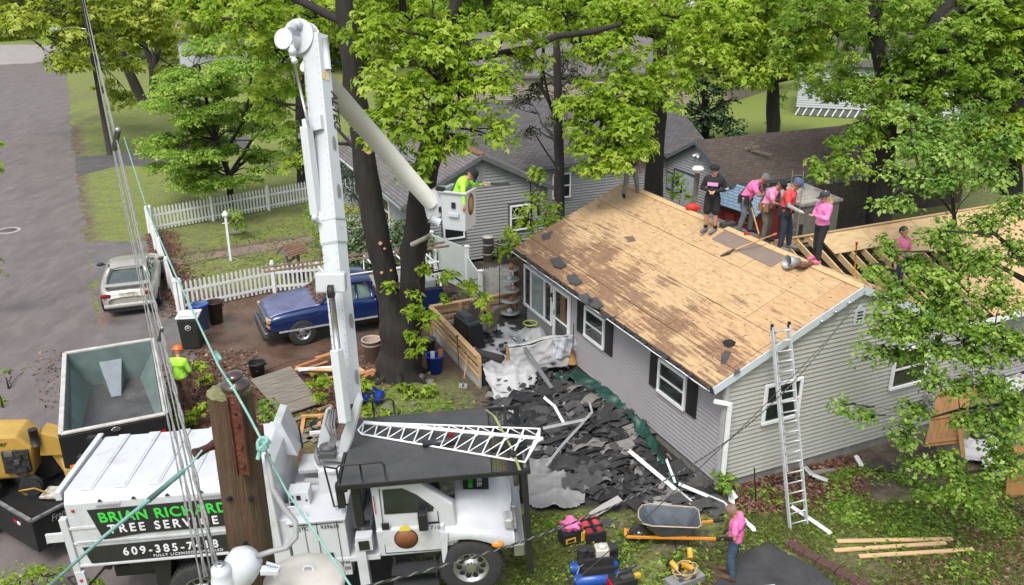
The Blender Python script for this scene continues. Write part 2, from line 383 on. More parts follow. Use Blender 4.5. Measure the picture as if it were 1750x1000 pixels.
flat('muddy_driveway', [(290, 500), (380, 532), (470, 520), (600, 510), (745, 500), (770, 545), (740, 590), (640, 600), (520, 612), (420, 640), (330, 600)], .012, WETD, .12)
flat('garden_path', [(1278, 938), (1312, 925), (1338, 940), (1400, 972), (1475, 1030), (1470, 1100), (1120, 1100), (1215, 1000)], .006, mat('path_asphalt', (.045, .045, .048), .6, var=.35, scale=2.5, bump=.5, col2=(.08, .05, .035), amt=.3), .05)
flat('dirt_trail', [(290, 441), (400, 425), (556, 400), (560, 410), (400, 438), (295, 453)], .007, mat('trail_dirt', (.19, .14, .11), .9, var=.2, scale=3, bump=.5), .06)
t = thing('manhole_cover', 'round iron manhole cover with pale ring, set in the road at the left edge', 'manhole cover', G(14, 394, .005))
MB().lathe([(0, .012), (.33, .012), (.34, 0)], 32).build('lid', mat('iron', (.09, .085, .085), .6, .3), t)
MB().lathe([(.35, .0), (.36, .014), (.47, .014), (.5, .0)], 32).build('collar', mat('pale_concrete', (.3, .28, .27), .8), t)
# ================================================================== SIDING
GREY = mat('siding_grey', (.30, .285, .30), .6, var=.05, scale=2, bump=.05, bscale=60)
BEIGE = mat('siding_beige', (.36, .36, .33), .6, var=.06, scale=1.5, bump=.05, bscale=60, col2=(.33, .32, .28), amt=.25, stretch=(1, 1, .4))
NBLU = mat('siding_bluegrey', (.27, .28, .28), .65, var=.06, scale=2, bump=.05)
WHT = mat('white_trim', (.74, .76, .77), .45, var=.05, scale=4, bump=.04)
GLS = mat('dark_glass', (.02, .025, .026), .06, var=.5, scale=1.2, bump=.02, bscale=2, spec=.8)
GLC = mat('curtained_glass', (.22, .28, .27), .12, var=.3, scale=2.5, bump=.03, spec=.8, stretch=(3, 3, .3))
BLK = mat('shutter_black', (.018, .018, .02), .45, var=.2, bump=.05)
CONC = mat('concrete', (.2, .19, .18), .9, var=.25, scale=5, bump=.5)
def siding(mb, frame, u0, u1, z0, top, pitch=.105, mi=0):
 """frame(u, z, off) -> point; top(u) -> z of the wall top; laps as real boards"""
 z = z0
 us = np.linspace(u0, u1, 61); tp = np.array([top(u) for u in us]); zmax = tp.max()
 while z < zmax-.01:
  z2 = min(z+pitch, zmax); ok = us[tp > z+.01]
  if len(ok) < 2: break
  def lim(zz):
   a = us[tp >= zz-.001]; return (a[0], a[-1]) if len(a) else (None, None)
  a0, a1 = lim(z); b0, b1 = lim(z2)
  if a0 is None: break
  if b0 is None: b0 = b1 = (a0+a1)/2
  e = min(pitch*.26, z2-z); mb.quad(frame(a0, z+e, .03), frame(a1, z+e, .03), frame(b1, z2, .004), frame(b0, z2, .004), mi)
  mb.quad(frame(a0, z, .002), frame(a1, z, .002), frame(a1, z+e, .03), frame(a0, z+e, .03), mi)
  z = z2
def window(parent, M, w, h, glass=GLS, frame=WHT, fw=.07, sash=True, mull=0, name='window', label=None, grid=False, sill=True, curtain=None):
 """M: local frame at lower-left corner, x right, z up, -y outwards"""
 b = MB(); d = .055
 b.box((w/2, -d/2, h-fw/2), (w, d, fw), M).box((w/2, -d/2-.006, fw/2), (w, d+.012, fw), M).box((fw/2, -d/2, h/2), (fw, d, h-2*fw), M).box((w-fw/2, -d/2, h/2), (fw, d, h-2*fw), M)
 for i in range(mull): x = w*(i+1)/(mull+1); b.box((x, -d/2, h/2), (fw*.8, d, h-2*fw), M)
 o = b.build(name, frame, parent, bev=.004)
 if label: o['label'] = label
 g = MB(); g.box((w/2, -.018, h/2), (w-2*fw+.002, .01, h-2*fw+.002), M); g.build('pane', glass, o)
 if sash:
  r = MB(); r.box((w/2, -.033, h*.5), (w-2*fw, .03, .04), M)
  if grid:
   for k in range(3):
    u = fw+(w-2*fw)*k/3; v = (w-2*fw)/3
    r.bar(M @ Vector((u, -.028, h*.52)), M @ Vector((u+v, -.028, h-fw)), .014, .01); r.bar(M @ Vector((u+v, -.028, h*.52)), M @ Vector((u, -.028, h-fw)), .014, .01)
  r.build('sash', frame, o)
 return o
# ================================================================== THE STRIPPED HOUSE
LY, WX, ZE, ZR, OV, OG = 9.69, 6.66, 2.704, 4.32, .43, .11
house = thing('house', 'single storey house with its roof stripped to bare plywood, grey front siding and beige gable', 'house', M=HM)
zroof = lambda x: ZR-(ZR-ZE)/(WX/2+OV)*abs(x-WX/2)
b = MB()
siding(b, lambda u, z, o: (-o, LY-u, z), 0, LY, .22, lambda u: 2.66)
b.build('front_wall', GREY, house)
b = MB(); siding(b, lambda u, z, o: (u, -o, z), 0, WX, .22, lambda u: zroof(u)-.14); b.build('gable_wall', BEIGE, house)
b = MB(); b.box((WX-.1, LY/2, 1.3), (.2, LY, 2.4)); b.box((WX/2, LY-.1, 1.3), (WX, .2, 2.4)); b.prism([(0, 2.5), (WX, 2.5), (WX/2, 4.0)], -LY+.0, -LY+.2, Matrix(((1, 0, 0, 0), (0, 0, -1, 0), (0, 1, 0, 0), (0, 0, 0, 1)))); b.build('rear_wall', GREY, house)
b = MB(); b.box((WX/2, .03, .11), (WX-.05, .02, .22)).box((.03, LY/2, .11), (.02, LY-.05, .22)); b.build('foundation', CONC, house)
for x in (-.03, WX+.02): MB().box((x, -.03, 1.42), (.1, .1, 2.42)).build('corner_trim', mat('trim_greybeige', (.36, .35, .35), .6), house)
b = MB(); b.box((WX/2, LY/2, 2.62), (WX-.1, LY-.1, .04)); b.build('attic_floor', mat('attic_dark', (.05, .035, .025), .9), house)
def plymat(name, stain=True, base=(.47, .325, .175)):
 m = bpy.data.materials.new(name); m.use_nodes = True; n = m.node_tree.nodes; l = m.node_tree.links; b = n['Principled BSDF']; b.inputs['Roughness'].default_value = .7
 tc = n.new('ShaderNodeTexCoord')
 def noise(scale, st, det=8, ro=.6):
  mp = n.new('ShaderNodeMapping'); mp.inputs['Scale'].default_value = st; l.new(tc.outputs['Object'], mp.inputs[0])
  q = n.new('ShaderNodeTexNoise'); q.inputs['Scale'].default_value = scale; q.inputs['Detail'].default_value = det; q.inputs['Roughness'].default_value = ro; l.new(mp.outputs[0], q.inputs[0]); return q.outputs[0]
 def ramp(src, a, b_, p0, p1):
  q = n.new('ShaderNodeValToRGB'); e = q.color_ramp.elements; e[0].position = p0; e[1].position = p1; e[0].color = (*a, 1); e[1].color = (*b_, 1); l.new(src, q.inputs[0]); return q.outputs[0]
 def mix(f, a, bb, mode='MIX'):
  q = n.new('ShaderNodeMix'); q.data_type = 'RGBA'; q.blend_type = mode
  if isinstance(f, float): q.inputs['Factor'].default_value = f
  else: l.new(f, q.inputs['Factor'])
  for k, v in (('A', a), ('B', bb)):
   if isinstance(v, tuple): q.inputs[k].default_value = (*v, 1)
   else: l.new(v, q.inputs[k])
  return q.outputs['Result']
 def math_(op, a, bb):
  q = n.new('ShaderNodeMath'); q.operation = op
  for i, v in enumerate((a, bb)):
   if isinstance(v, (int, float)): q.inputs[i].default_value = v
   else: l.new(v, q.inputs[i])
  return q.outputs[0]
 def rng_(src, a, c, lo=0., hi=1.):
  q = n.new('ShaderNodeMapRange'); q.inputs[1].default_value = a; q.inputs[2].default_value = c; q.inputs[3].default_value = lo; q.inputs[4].default_value = hi; l.new(src, q.inputs[0]); return q.outputs[0]
 g = ramp(noise(2.2, (1.2, 7, 1)), tuple(v*.72 for v in base), tuple(min(1, v*1.18) for v in base), .3, .68)
 a_ = n.new('ShaderNodeAttribute'); a_.attribute_name = 'rnd'
 g = mix(rng_(a_.outputs['Fac'], 0, 1, 0, .75), g, mix(.5, g, (.40, .20, .085)))
 d = ramp(noise(6.5, (1, 1, 1), 3, .5), (0, 0, 0), (1, 1, 1), .69, .73); g = mix(math_('MULTIPLY', d, .75), g, (.16, .085, .05))
 d = ramp(noise(1.1, (1, 1.4, 1), 8, .7), (0, 0, 0), (1, 1, 1), .56, .72); g = mix(math_('MULTIPLY', d, .45), g, (.36, .2, .1))
 if stain:
  sp = n.new('ShaderNodeSeparateXYZ'); l.new(tc.outputs['Object'], sp.inputs[0])
  low = rng_(sp.outputs['Y'], 3.1, .9, -.13, .135)
  patch = math_('MULTIPLY', noise(.9, (.8, 1.1, 1), 5), .85)
  wv = n.new('ShaderNodeTexWave'); wv.wave_type = 'BANDS'; wv.bands_direction = 'Y'; wv.inputs['Scale'].default_value = 1.75; wv.inputs['Distortion'].default_value = 1.2; wv.inputs['Detail'].default_value = 2; l.new(tc.outputs['Object'], wv.inputs[0])
  low = math_('ADD', low, rng_(sp.outputs['X'], 1.5, 7.5, .045, -.05))
  s = math_('ADD', math_('ADD', noise(2.5, (.42, 6, 1), 9, .74), math_('MULTIPLY', wv.outputs[1], .05)), math_('ADD', low, patch))
  msk = rng_(s, .985, 1.06)
  g = mix(math_('MULTIPLY', msk, .8), g, ramp(noise(9, (1, 2, 1)), (.085, .04, .026), (.2, .10, .06), .35, .65))
 l.new(g, b.inputs['Base Color'])
 bp = n.new('ShaderNodeBump'); bp.inputs['Strength'].default_value = .35; bp.inputs['Distance'].default_value = .01; l.new(noise(8, (1, 6, 1)), bp.inputs['Height']); l.new(bp.outputs[0], b.inputs['Normal'])
 return m
PLYS = plymat('plywood_stained', True); PLY = plymat('plywood_clean', False, (.49, .35, .185)); PLYO = plymat('plywood_orange', False, (.42, .22, .08))
LUM = mat('lumber', (.52, .36, .19), .7, var=.2, scale=3, bump=.2, stretch=(.3, 4, 4)); LUM2 = mat('lumber_red', (.36, .15, .06), .7, var=.35, scale=4, bump=.2)
OLDW = mat('weathered_wood', (.19, .17, .14), .9, var=.3, scale=3, bump=.5, stretch=(.4, 5, 5))
def sheets(name, M, parent, m, rects, thick=.014):
 """plywood panels as thin plates in a roof plane frame M (x along the eave, y upslope, z out)"""
 o = None; vs = []; fs = []; rn = []
 for (u0, v0, u1, v1, *rest) in rects:
  k = len(vs); g = .007; z = thick+random.uniform(-.003, .003)
  vs += [(u0+g, v0+g, 0), (u1-g, v0+g, 0), (u1-g, v1-g, 0), (u0+g, v1-g, 0), (u0+g, v0+g, z), (u1-g, v0+g, z), (u1-g, v1-g, z), (u0+g, v1-g, z)]
  q = [(0, 1, 2, 3)[::-1], (4, 5, 6, 7), (0, 1, 5, 4), (1, 2, 6, 5), (2, 3, 7, 6), (3, 0, 4, 7)]
  fs += [tuple(i+k for i in f) for f in q]; rn += [rest[0] if rest else random.random()]*6
 me = bpy.data.meshes.new(name); me.from_pydata(vs, [], fs); a = me.attributes.new('rnd', 'FLOAT', 'FACE'); a.data.foreach_set('value', rn); me.materials.append(m)
 o = bpy.data.objects.new(name, me); C.objects.link(o); o.parent = parent; o.matrix_local = M; return o
def planeM(o, ux, vy):
 ux = Vector(ux).normalized(); vy = Vector(vy); vy = (vy-ux*vy.dot(ux)).normalized(); nz = ux.cross(vy)
 return Matrix(((ux.x, vy.x, nz.x, o[0]), (ux.y, vy.y, nz.y, o[1]), (ux.z, vy.z, nz.z, o[2]), (0, 0, 0, 1)))
SLEN = math.hypot(WX/2+OV, ZR-ZE)
RM = planeM((-OV, LY+OG, ZE), (0, -1, 0), (WX/2+OV, 0, ZR-ZE)); RL = LY+2*OG
rects = []; v = 0; row = 0
for hgt_ in (.62, 1.22, 1.22, SLEN-3.06):
 u = 0; off = [1.1, 2.44, 1.3, 2.1][row]
 w_ = off
 while u < RL-.01:
  u2 = min(RL, u+w_); rects.append((u, v, u2, v+hgt_, random.choice([.05, .2, .35, .5]))); u = u2; w_ = 2.44 if row else 1.6
 v += hgt_; row += 1
rects[-1] = (*rects[-1][:4], .95)
sheets('roof_sheathing', RM, house, PLYS, rects)
b = MB(); b.slab([(-OV, -OG, ZE-.03), (WX/2, -OG, ZR-.03), (WX/2, LY+OG, ZR-.03), (-OV, LY+OG, ZE-.03)], (-(ZR-ZE), 0, WX/2+OV), .02)
b.build('roof_deck', mat('deck_edge', (.15, .09, .05), .8), house)
rect2 = [(0, 0, 2.44, 1.2, .9), (2.44, 0, 4.88, 1.2, .3), (4.88, 0, 6.2, 1.2, .6), (0, 1.2, 2, SLEN, .4), (2, 1.2, 4.4, SLEN, .2), (4.4, 1.2, 6.2, SLEN, .7)]
RM2 = planeM((WX+OV, LY+OG-6.2, ZE), (0, 1, 0), (-(WX/2+OV), 0, ZR-ZE))
sheets('rear_sheathing', RM2, house, mat('felt_grey', (.11, .105, .105), .85, var=.25, scale=3, bump=.3), rect2)
b = MB(); b.bar((WX/2-.07, LY+OG, ZR+.0), (WX/2-.07, -OG, ZR+.0), .14, .03, up=(-.4, 0, 1)); b.bar((WX/2+.08, LY+OG, ZR-.005), (WX/2+.08, -OG, ZR-.005), .13, .03, up=(.4, 0, 1)); b.build('ridge_board', LUM, house)
b = MB(); b.box((WX/2+.28, 1.6, ZR-.16), (.05, 3.4, .03), T(0, 0, 0)); b.bar((WX/2+.35, 6.4, ZR-.12), (WX/2+.35, 3.9, ZR-.12), .25, .03, up=(.4, 0, 1)); b.build('loose_ridge_strip', OLDW, house)
b = MB(); b.box((-OV+.01, LY/2, ZE-.10), (.02, RL, .13)); b.build('fascia', mat('fascia_dark', (.05, .042, .035), .8, var=.4, scale=6, bump=.5), house)
b = MB(); b.box((-OV/2, LY/2, ZE-.12), (OV-.02, LY, .015)); b.build('soffit', mat('soffit_grey', (.3, .3, .31), .7), house)
b = MB()
gp = []
for i in range(60):
 y = LY+OG-.05-i*(RL-.1)/59; dz = -.03-.02*math.sin(i*.7)*random.random(); gp.append((-OV-.07+random.gauss(0, .004), y, ZE-.075+dz*.4))
b.tube(gp, .016, 6); b.build('gutter_rail', mat('alu_white', (.6, .62, .63), .35, .1, var=.2, scale=8), house)
b = MB()
for i in range(90):
 y = random.uniform(-.1, LY+.1); w = random.uniform(.08, .4); M_ = T(-OV-random.uniform(-.06, .06), y, ZE-.02+random.uniform(-.03, .02)) @ RZ(random.uniform(-12, 12)) @ RY(random.uniform(-50, -15)) @ RX(random.uniform(-8, 8))
 b.box((0, 0, 0), (random.uniform(.05, .14), w, .008), M_)
b.build('torn_shingle_edge', mat('felt_black', (.03, .028, .028), .85, var=.4, scale=10, bump=.5), house)
b = MB()
for sx in (-1, 1):
 xa = WX/2+sx*(WX/2+OV); b.bar((xa, -OG-.012, ZE-.075), (WX/2-sx*.0, -OG-.012, ZR-.075), .024, .17, up=(0, 0, 1))
b.build('rake_board', mat('rake_blue_white', (.52, .58, .62), .45, var=.08), house)
b = MB(); b.bar((-.34, -.05, 2.35), (-.02, -.14, 2.25), .07, .09); b.bar((-.0, -.145, 2.28), (.0, -.145, .35), .09, .07, up=(0, 1, 0)); b.bar((0, -.15, .4), (.12, -.5, .12), .09, .07); b.build('downpipe', WHT, house, bev=.008)
def FW(y, z): return Matrix(((0, 1, 0, -.03), (-1, 0, 0, y), (0, 0, 1, z), (0, 0, 0, 1)))
w_ = window(house, FW(9.87-.05, .83), 1.9, 1.32, GLS, mull=0, sash=False, label='wide three part front window beside the door')
for x in (.50, 1.42): MB().box((x, -.03, .66), (.06, .06, 1.2), FW(9.82, .83)).build('mullion', WHT, w_)
MB().box((.96, -.026, .66), (.84, .006, 1.16), FW(9.82, .83)).build('curtain', GLC, w_)
dr = MB(); M_ = FW(7.8, .35)
dr.box((.045, -.035, .9), (.09, .07, 1.8), M_).box((.93, -.035, .9), (.09, .07, 1.8), M_).box((.4875, -.035, 1.755), (.795, .07, .09), M_).box((.4875, -.05, .85), (.79, .03, .05), M_).box((.4875, -.03, .1), (.79, .05, .2), M_)
do = dr.build('door', WHT, house, bev=.004)
MB().box((.4875, -.022, .95), (.79, .01, 1.55), M_).build('pane', GLS, do); MB().box((.55, -.03, 1.25), (.28, .006, .85), M_).build('wood_panel_behind_glass', mat('door_brown', (.16, .09, .045), .5), do)
MB().bar(M_ @ Vector((.12, -.09, .95)), M_ @ Vector((.12, -.09, 1.1)), .02).build('handle', mat('metal_dark', (.1, .1, .1), .4, .7), do)
for (y0, w0, z0, h0) in ((6.0, 1.06, 1.32, .87), (2.42, 1.1, 1.35, .86)):
 window(house, FW(y0, z0), w0, h0)
for y0 in (6.42, 4.9, 2.78, 1.27):
 b = MB(); M_ = FW(y0, 1.3 if y0 > 4 else 1.36); b.box((.18, -.015, .45), (.36, .03, .9), M_)
 for k in range(16): b.box((.18, -.034, .09+k*.05), (.27, .012, .028), M_)
 b.build('shutter', BLK, house)
MB().box((0, 0, 0), (.05, .05, .2), T(-.05, 7.9, 1.7)).ball((-.08, 7.9, 1.82), .07).build('wall_lamp', BLK, house)
def GW(x, z): return T(x, -.03, z)
window(house, GW(.98, 1.46), 1.02, .97, label='gable window partly behind the aluminium ladder'); window(house, GW(4.66, 1.5), 1.12, 1.02, label='gable window half hidden by leaves')
b = MB(); b.prism([(3.25, 3.4), (3.53, 3.4), (3.53, 3.72), (3.39, 3.86), (3.25, 3.72)], .022, .05, Matrix(((1, 0, 0, 0), (0, 0, -1, 0), (0, 1, 0, 0), (0, 0, 0, 1)))); v_ = b.build('vent', mat('vent_bluewhite', (.5, .55, .57), .5), house)
b = MB()
for k in range(4): b.box((3.39, -.055, 3.47+k*.075), (.16, .012, .03))
b.build('slat', BLK, v_)
for x in (1.9, 2.25, 2.6): MB().ball((x+.3, -OG-.06, zroof(x+.3)-.1), .045).build('cable_clamp', mat('chrome', (.5, .5, .52), .25, .9), house)
b = MB(); b.box((6.0, -.09, 1.0), (.22, .12, .34)); b.lathe([(.08, 0), (.085, .08), (.06, .11), (0, .12)], 16, T(6.0, -.15, 1.05) @ RX(90)); b.build('electric_meter', mat('meter_grey', (.3, .3, .3), .5), house, bev=.008)
RY_, RZ_ = 3.7, 4.1; WE, WZ = .55, 2.7; sl_ = (RZ_-WZ)/(RY_-WE); vlen = math.hypot(RY_-WE, RZ_-WZ)
zw = lambda y: RZ_-sl_*abs(RY_-y)
b = MB()
for x in np.arange(4.0, 8.9, .42):
 ze = ZR-(ZR-ZE)/(WX/2+OV)*(x-WX/2)   # main rear slope height here
 yv = max(WE, RY_-(RZ_-ze)/sl_); b.bar((x, RY_, RZ_-.09), (x, yv-.1, zw(yv-.1)-.09), .045, .16, up=(0, 0, 1))
 b.bar((x, RY_, RZ_-.09), (x, RY_+2.6, zw(RY_+2.6)-.09), .045, .16)
b.bar((3.7, RY_, RZ_-.06), (14.2, RY_, RZ_-.06), .04, .2)
b.bar((WX/2+.3, RY_+.4, RZ_-.02), (WX+.6, WE, WZ-.02), .16, .04)
b.build('rafter', LUM, house)['label'] = 'open rafters between the two roofs'
WM = planeM((3.4, WE-.25, WZ-.25*sl_), (1, 0, 0), (0, RY_-WE, RZ_-WZ)); VL = vlen+.25/math.cos(math.atan(sl_))
wr = [(2.1, VL-.8, 3.6, VL, .0), (3.6, VL-.8, 5.4, VL, .4), (5.4, VL-.55, 7.8, VL, .1), (7.8, VL-.55, 10.9, VL, .3), (3.9, VL-1.3, 5.4, VL-.8, .2), (5.4, VL-2.1, 7.2, VL-.55, .1), (7.2, VL-1.75, 9.6, VL-.55, .5), (9.6, VL-1.75, 10.9, VL-.55, .2),
 (4.9, 0, 6.6, VL-2.1, .6), (6.6, 0, 9.0, VL-2.1, .1), (7.2, VL-2.1, 10.9, VL-1.75, .2), (9.0, 0, 10.9, VL-2.1, .3)]
sheets('wing_sheathing', WM, house, PLY, wr)
WM2 = planeM((14.3, 2*RY_-WE, WZ), (-1, 0, 0), (0, -(RY_-WE), RZ_-WZ))
sheets('wing_rear_sheathing', WM2, house, PLY, [(0, 0, 2.4, 1.2), (2.4, 0, 4.8, 1.2), (4.8, 0, 7.2, 1.2), (0, 1.2, 3, VL-.2), (3, 1.2, 5.4, VL-.2), (5.4, 1.2, 9.6, VL-.2)])
b = MB(); siding(b, lambda u, z, o: (WX+u, 1.0-o, z), 0, 7.4, .22, lambda u: 2.85); b.build('wing_wall', GREY, house)
b = MB(); b.box((14.0, 3.7, 1.5), (.1, 5.4, 2.7)); b.box((10.4, 6.3, 1.4), (7.4, .1, 2.5)); b.build('wing_rear_wall', GREY, house)
b = MB(); b.box((10.2, WE-.26, WZ-.2), (7.6, .03, .15)); b.build('wing_fascia', WHT, house)
window(house, T(8.6, .98, 1.4), 1.1, 1.0, label='window of the wing behind leaves')
# ================================================================== SHINGLED BUILDINGS
def shingle(name, c1, c2, moss=None, amt=.3, row=.14):
 m = bpy.data.materials.new(name); m.use_nodes = True; n = m.node_tree.nodes; l = m.node_tree.links; b = n['Principled BSDF']; b.inputs['Roughness'].default_value = .85
 tc = n.new('ShaderNodeTexCoord'); br = n.new('ShaderNodeTexBrick'); l.new(tc.outputs['Object'], br.inputs[0])
 br.inputs['Scale'].default_value = 1; br.inputs['Brick Width'].default_value = .3; br.inputs['Row Height'].default_value = row; br.inputs['Mortar Size'].default_value = .012; br.inputs['Mortar Smooth'].default_value = .3
 br.inputs['Color1'].default_value = (*c1, 1); br.inputs['Color2'].default_value = (*c2, 1); br.inputs['Mortar'].default_value = (*[v*.25 for v in c1], 1); br.offset = .5
 out = br.outputs[0]
 ns = n.new('ShaderNodeTexNoise'); ns.inputs['Scale'].default_value = 1.6; ns.inputs['Detail'].default_value = 8; ns.inputs['Roughness'].default_value = .75; l.new(tc.outputs['Object'], ns.inputs[0])
 if moss:
  mr = n.new('ShaderNodeMapRange'); mr.inputs[1].default_value = .98-amt; mr.inputs[2].default_value = 1.15-amt; l.new(ns.outputs[0], mr.inputs[0])
  mx = n.new('ShaderNodeMix'); mx.data_type = 'RGBA'; l.new(mr.outputs[0], mx.inputs['Factor']); l.new(out, mx.inputs['A']); mx.inputs['B'].default_value = (*moss, 1); out = mx.outputs['Result']
 l.new(out, b.inputs['Base Color'])
 bp = n.new('ShaderNodeBump'); bp.inputs['Strength'].default_value = .7; bp.inputs['Distance'].default_value = .02; l.new(br.outputs[0], bp.inputs['Height']); l.new(bp.outputs[0], b.inputs['Normal'])
 return m
SH1 = shingle('shingle_grey', (.115, .108, .11), (.16, .15, .15), (.17, .10, .055), .42)
SH2 = shingle('shingle_dark', (.07, .066, .068), (.10, .095, .098), (.10, .07, .05), .36)
SH3 = shingle('shingle_brown', (.065, .046, .038), (.095, .07, .058), (.06, .065, .03), .40)
def roofslab(name, parent, m, o, ux, vy, w, l_, t=.05):
 M_ = planeM(o, ux, vy); b = MB(); b.box((w/2, l_/2, t/2), (w, l_, t)); q = b.build(name, m, parent); q.matrix_local = M_; return q
def gable(parent, x0, x1, y0, y1, ze, zr, axis, wm, rm, trim, ov=.3, og=.3, walls='front_wall', pitch=.12):
 """box house in the parent frame; axis 'y': ridge runs along y"""
 b = MB()
 if axis == 'y':
  xm = (x0+x1)/2; top = lambda u: zr-(zr-ze)/((x1-x0)/2)*abs(u-xm)-.04
  siding(b, lambda u, z, o: (u, y0-o, z), x0, x1, .1, top, pitch); siding(b, lambda u, z, o: (x0-o, y1-(u-0), z), 0, y1-y0, .1, lambda u: ze, pitch)
  b.box((x1-.05, (y0+y1)/2, ze/2+.05), (.1, y1-y0, ze-.1)); b.box((xm, y1-.05, ze/2+.05), (x1-x0, .1, ze-.1))
  b.prism([(x0, ze), (x1, ze), (xm, zr-.04)], -y1, -y1+.08, Matrix(((1, 0, 0, 0), (0, 0, -1, 0), (0, 1, 0, 0), (0, 0, 0, 1))))
  b.build('siding_wall', wm, parent)
  k = (zr-ze)/((x1-x0)/2); L = math.hypot(xm-x0+ov, zr-ze+k*ov)
  roofslab('roof', parent, rm, (x0-ov, y1+og, ze-k*ov), (0, -1, 0), (1, 0, k), y1-y0+2*og, L)
  roofslab('roof', parent, rm, (x1+ov, y0-og, ze-k*ov), (0, 1, 0), (-1, 0, k), y1-y0+2*og, L)
  t = MB()
  for s in (-1, 1): xa = xm+s*(xm-x0+ov); t.bar((xa, y0-og-.015, ze-k*ov-.04), (xm, y0-og-.015, zr-.04), .03, .15)
  t.box((x0-ov-.02, (y0+y1)/2, ze-k*ov-.03), (.03, y1-y0+2*og, .12)); t.build('eave_trim', trim, parent)
 else:
  ym = (y0+y1)/2; top = lambda u: zr-(zr-ze)/((y1-y0)/2)*abs(u-(y1-y0)/2)-.04
  siding(b, lambda u, z, o: (x0-o, y1-u, z), 0, y1-y0, .1, top, pitch); siding(b, lambda u, z, o: (u, y0-o, z), x0, x1, .1, lambda u: ze, pitch)
  b.box((x1-.05, ym, ze/2+.05), (.1, y1-y0, ze-.1)); b.box(((x0+x1)/2, y1-.05, ze/2+.05), (x1-x0, .1, ze-.1))
  b.prism([(y0, ze), (y1, ze), (ym, zr-.04)], x1-.1, x1, Matrix(((0, 0, 1, 0), (1, 0, 0, 0), (0, 1, 0, 0), (0, 0, 0, 1))))
  b.build('siding_wall', wm, parent)
  k = (zr-ze)/((y1-y0)/2); L = math.hypot(ym-y0+ov, zr-ze+k*ov)
  roofslab('roof', parent, rm, (x0-og, y0-ov, ze-k*ov), (1, 0, 0), (0, 1, k), x1-x0+2*og, L)
  roofslab('roof', parent, rm, (x1+og, y1+ov, ze-k*ov), (-1, 0, 0), (0, -1, k), x1-x0+2*og, L)
  t = MB()
  for s in (-1, 1): ya = ym+s*(ym-y0+ov); t.bar((x0-og-.015, ya, ze-k*ov-.04), (x0-og-.015, ym, zr-.04), .03, .15)
  t.box(((x0+x1)/2, y0-ov-.02, ze-k*ov-.03), (x1-x0+2*og, .03, .12)); t.build('eave_trim', trim, parent)
NAVY = mat('trim_navy', (.045, .06, .075), .5); TRG = mat('trim_grey', (.12, .13, .135), .6)
nb = thing('neighbour_house', 'blue grey sided bungalow with shingle roof behind the bucket and the maple trunks', 'house', M=HM @ T(0, 16.3, 0))
gable(nb, -1.65, 3.95, 0, 10.5, 2.7, 4.12, 'y', NBLU, SH1, TRG, ov=.3, og=.25)
def NW(x, z): return T(x, -.02, z)
for x0 in (-.35, 2.35):
 MB().box((x0+.42, -.012, 1.55), (1.0, .03, 1.16)).build('window_surround', NAVY, nb)
 window(nb, T(x0, -.028, 1.05), .84, 1.0, grid=True, fw=.06)
b = MB(); b.box((1.15, -.03, 3.35), (.34, .04, .52)); v_ = b.build('gable_vent', mat('vent_pale', (.38, .4, .4), .6), nb); b = MB()
for k in range(7): b.box((1.15, -.056, 3.14+k*.07), (.28, .012, .02))
b.build('louvre', TRG, v_)
for y0, w0 in ((9.2, .9), (7.6, .9), (6.2, 1.6), (3.2, .9)):
 window(nb, Matrix(((0, 1, 0, -1.67), (-1, 0, 0, y0), (0, 0, 1, 1.1), (0, 0, 0, 1))), w0, 1.05)
 MB().box((-1.69, y0+.15, 1.62), (.03, .25, 1.1)).build('shutter', NAVY, nb)
b = MB(); b.tube([(-2.0, 10.6, 2.52), (-2.0, -.2, 2.50)], .06, 8); b.tube([(-2.0, -.1, 2.5), (-1.75, -.05, 2.2), (-1.72, -.03, .1)], .045, 8); b.build('gutter', mat('gutter_grey', (.33, .35, .36), .5), nb)
b = MB(); b.cyl((.6, 8.3, 3.6), (.6, 8.3, 4.5), .17); b.cyl((.6, 8.3, 4.5), (.6, 8.3, 4.6), .26); b.cyl((.6, 8.3, 4.6), (.6, 8.3, 4.8), .2); b.cyl((.6, 8.3, 4.8), (.6, 8.3, 4.86), .28); b.build('metal_chimney', mat('galvanised', (.5, .5, .5), .35, .8), nb)
b = MB(); b.box((1.15, 5.2, 4.16), (.28, 10.8, .05)); b.build('ridge_cap', mat('ridge_rust', (.17, .085, .04), .8, var=.4, scale=6), nb)
b = MB(); b.box((-.5, .05, .3), (1.6, .02, .4)); b.build('foundation', CONC, nb)
rw = thing('rear_house', 'dark shingled house wing behind the grey bungalow, half hidden by trees', 'house', M=HM @ T(4.6, 19.6, 0))
gable(rw, -2.2, 9.0, 0, 7.6, 2.75, 4.75, 'x', NBLU, SH2, TRG, ov=.3, og=.2)
window(rw, T(1.2, -.03, 1.1), .9, 1.1)
window(rw, T(-.9, -.03, 1.1), .8, 1.1)
ga = thing('garage', 'grey garage with brown shingle roof behind the roofers', 'garage', M=HM @ T(11.6, 14.9, 0))
gable(ga, 0, 4.3, 0, 4.7, 2.35, 3.55, 'x', NBLU, SH3, mat('trim_slate', (.09, .105, .115), .6), ov=.25, og=.25)
b = MB(); M_ = Matrix(((0, 1, 0, -.03), (-1, 0, 0, 3.9), (0, 0, 1, 0), (0, 0, 0, 1)))
b.box((.75, -.03, 1.0), (1.5, .03, 2.0), M_); b.build('garage_door', mat('door_greyblue', (.33, .36, .38), .5), ga)
b = MB(); b.box((.75, -.05, 2.03), (1.7, .03, .09), M_).box((-.05, -.05, 1.), (.1, .03, 2.0), M_).box((1.55, -.05, 1.), (.1, .03, 2.0), M_); b.build('door_frame', NAVY, ga)
b = MB(); b.box((-.05, 4.3, 1.4), (.05, .5, .8)); w_ = b.build('window', NAVY, ga); MB().box((-.08, 4.3, 1.4), (.02, .36, .66)).build('pane', GLC, w_)
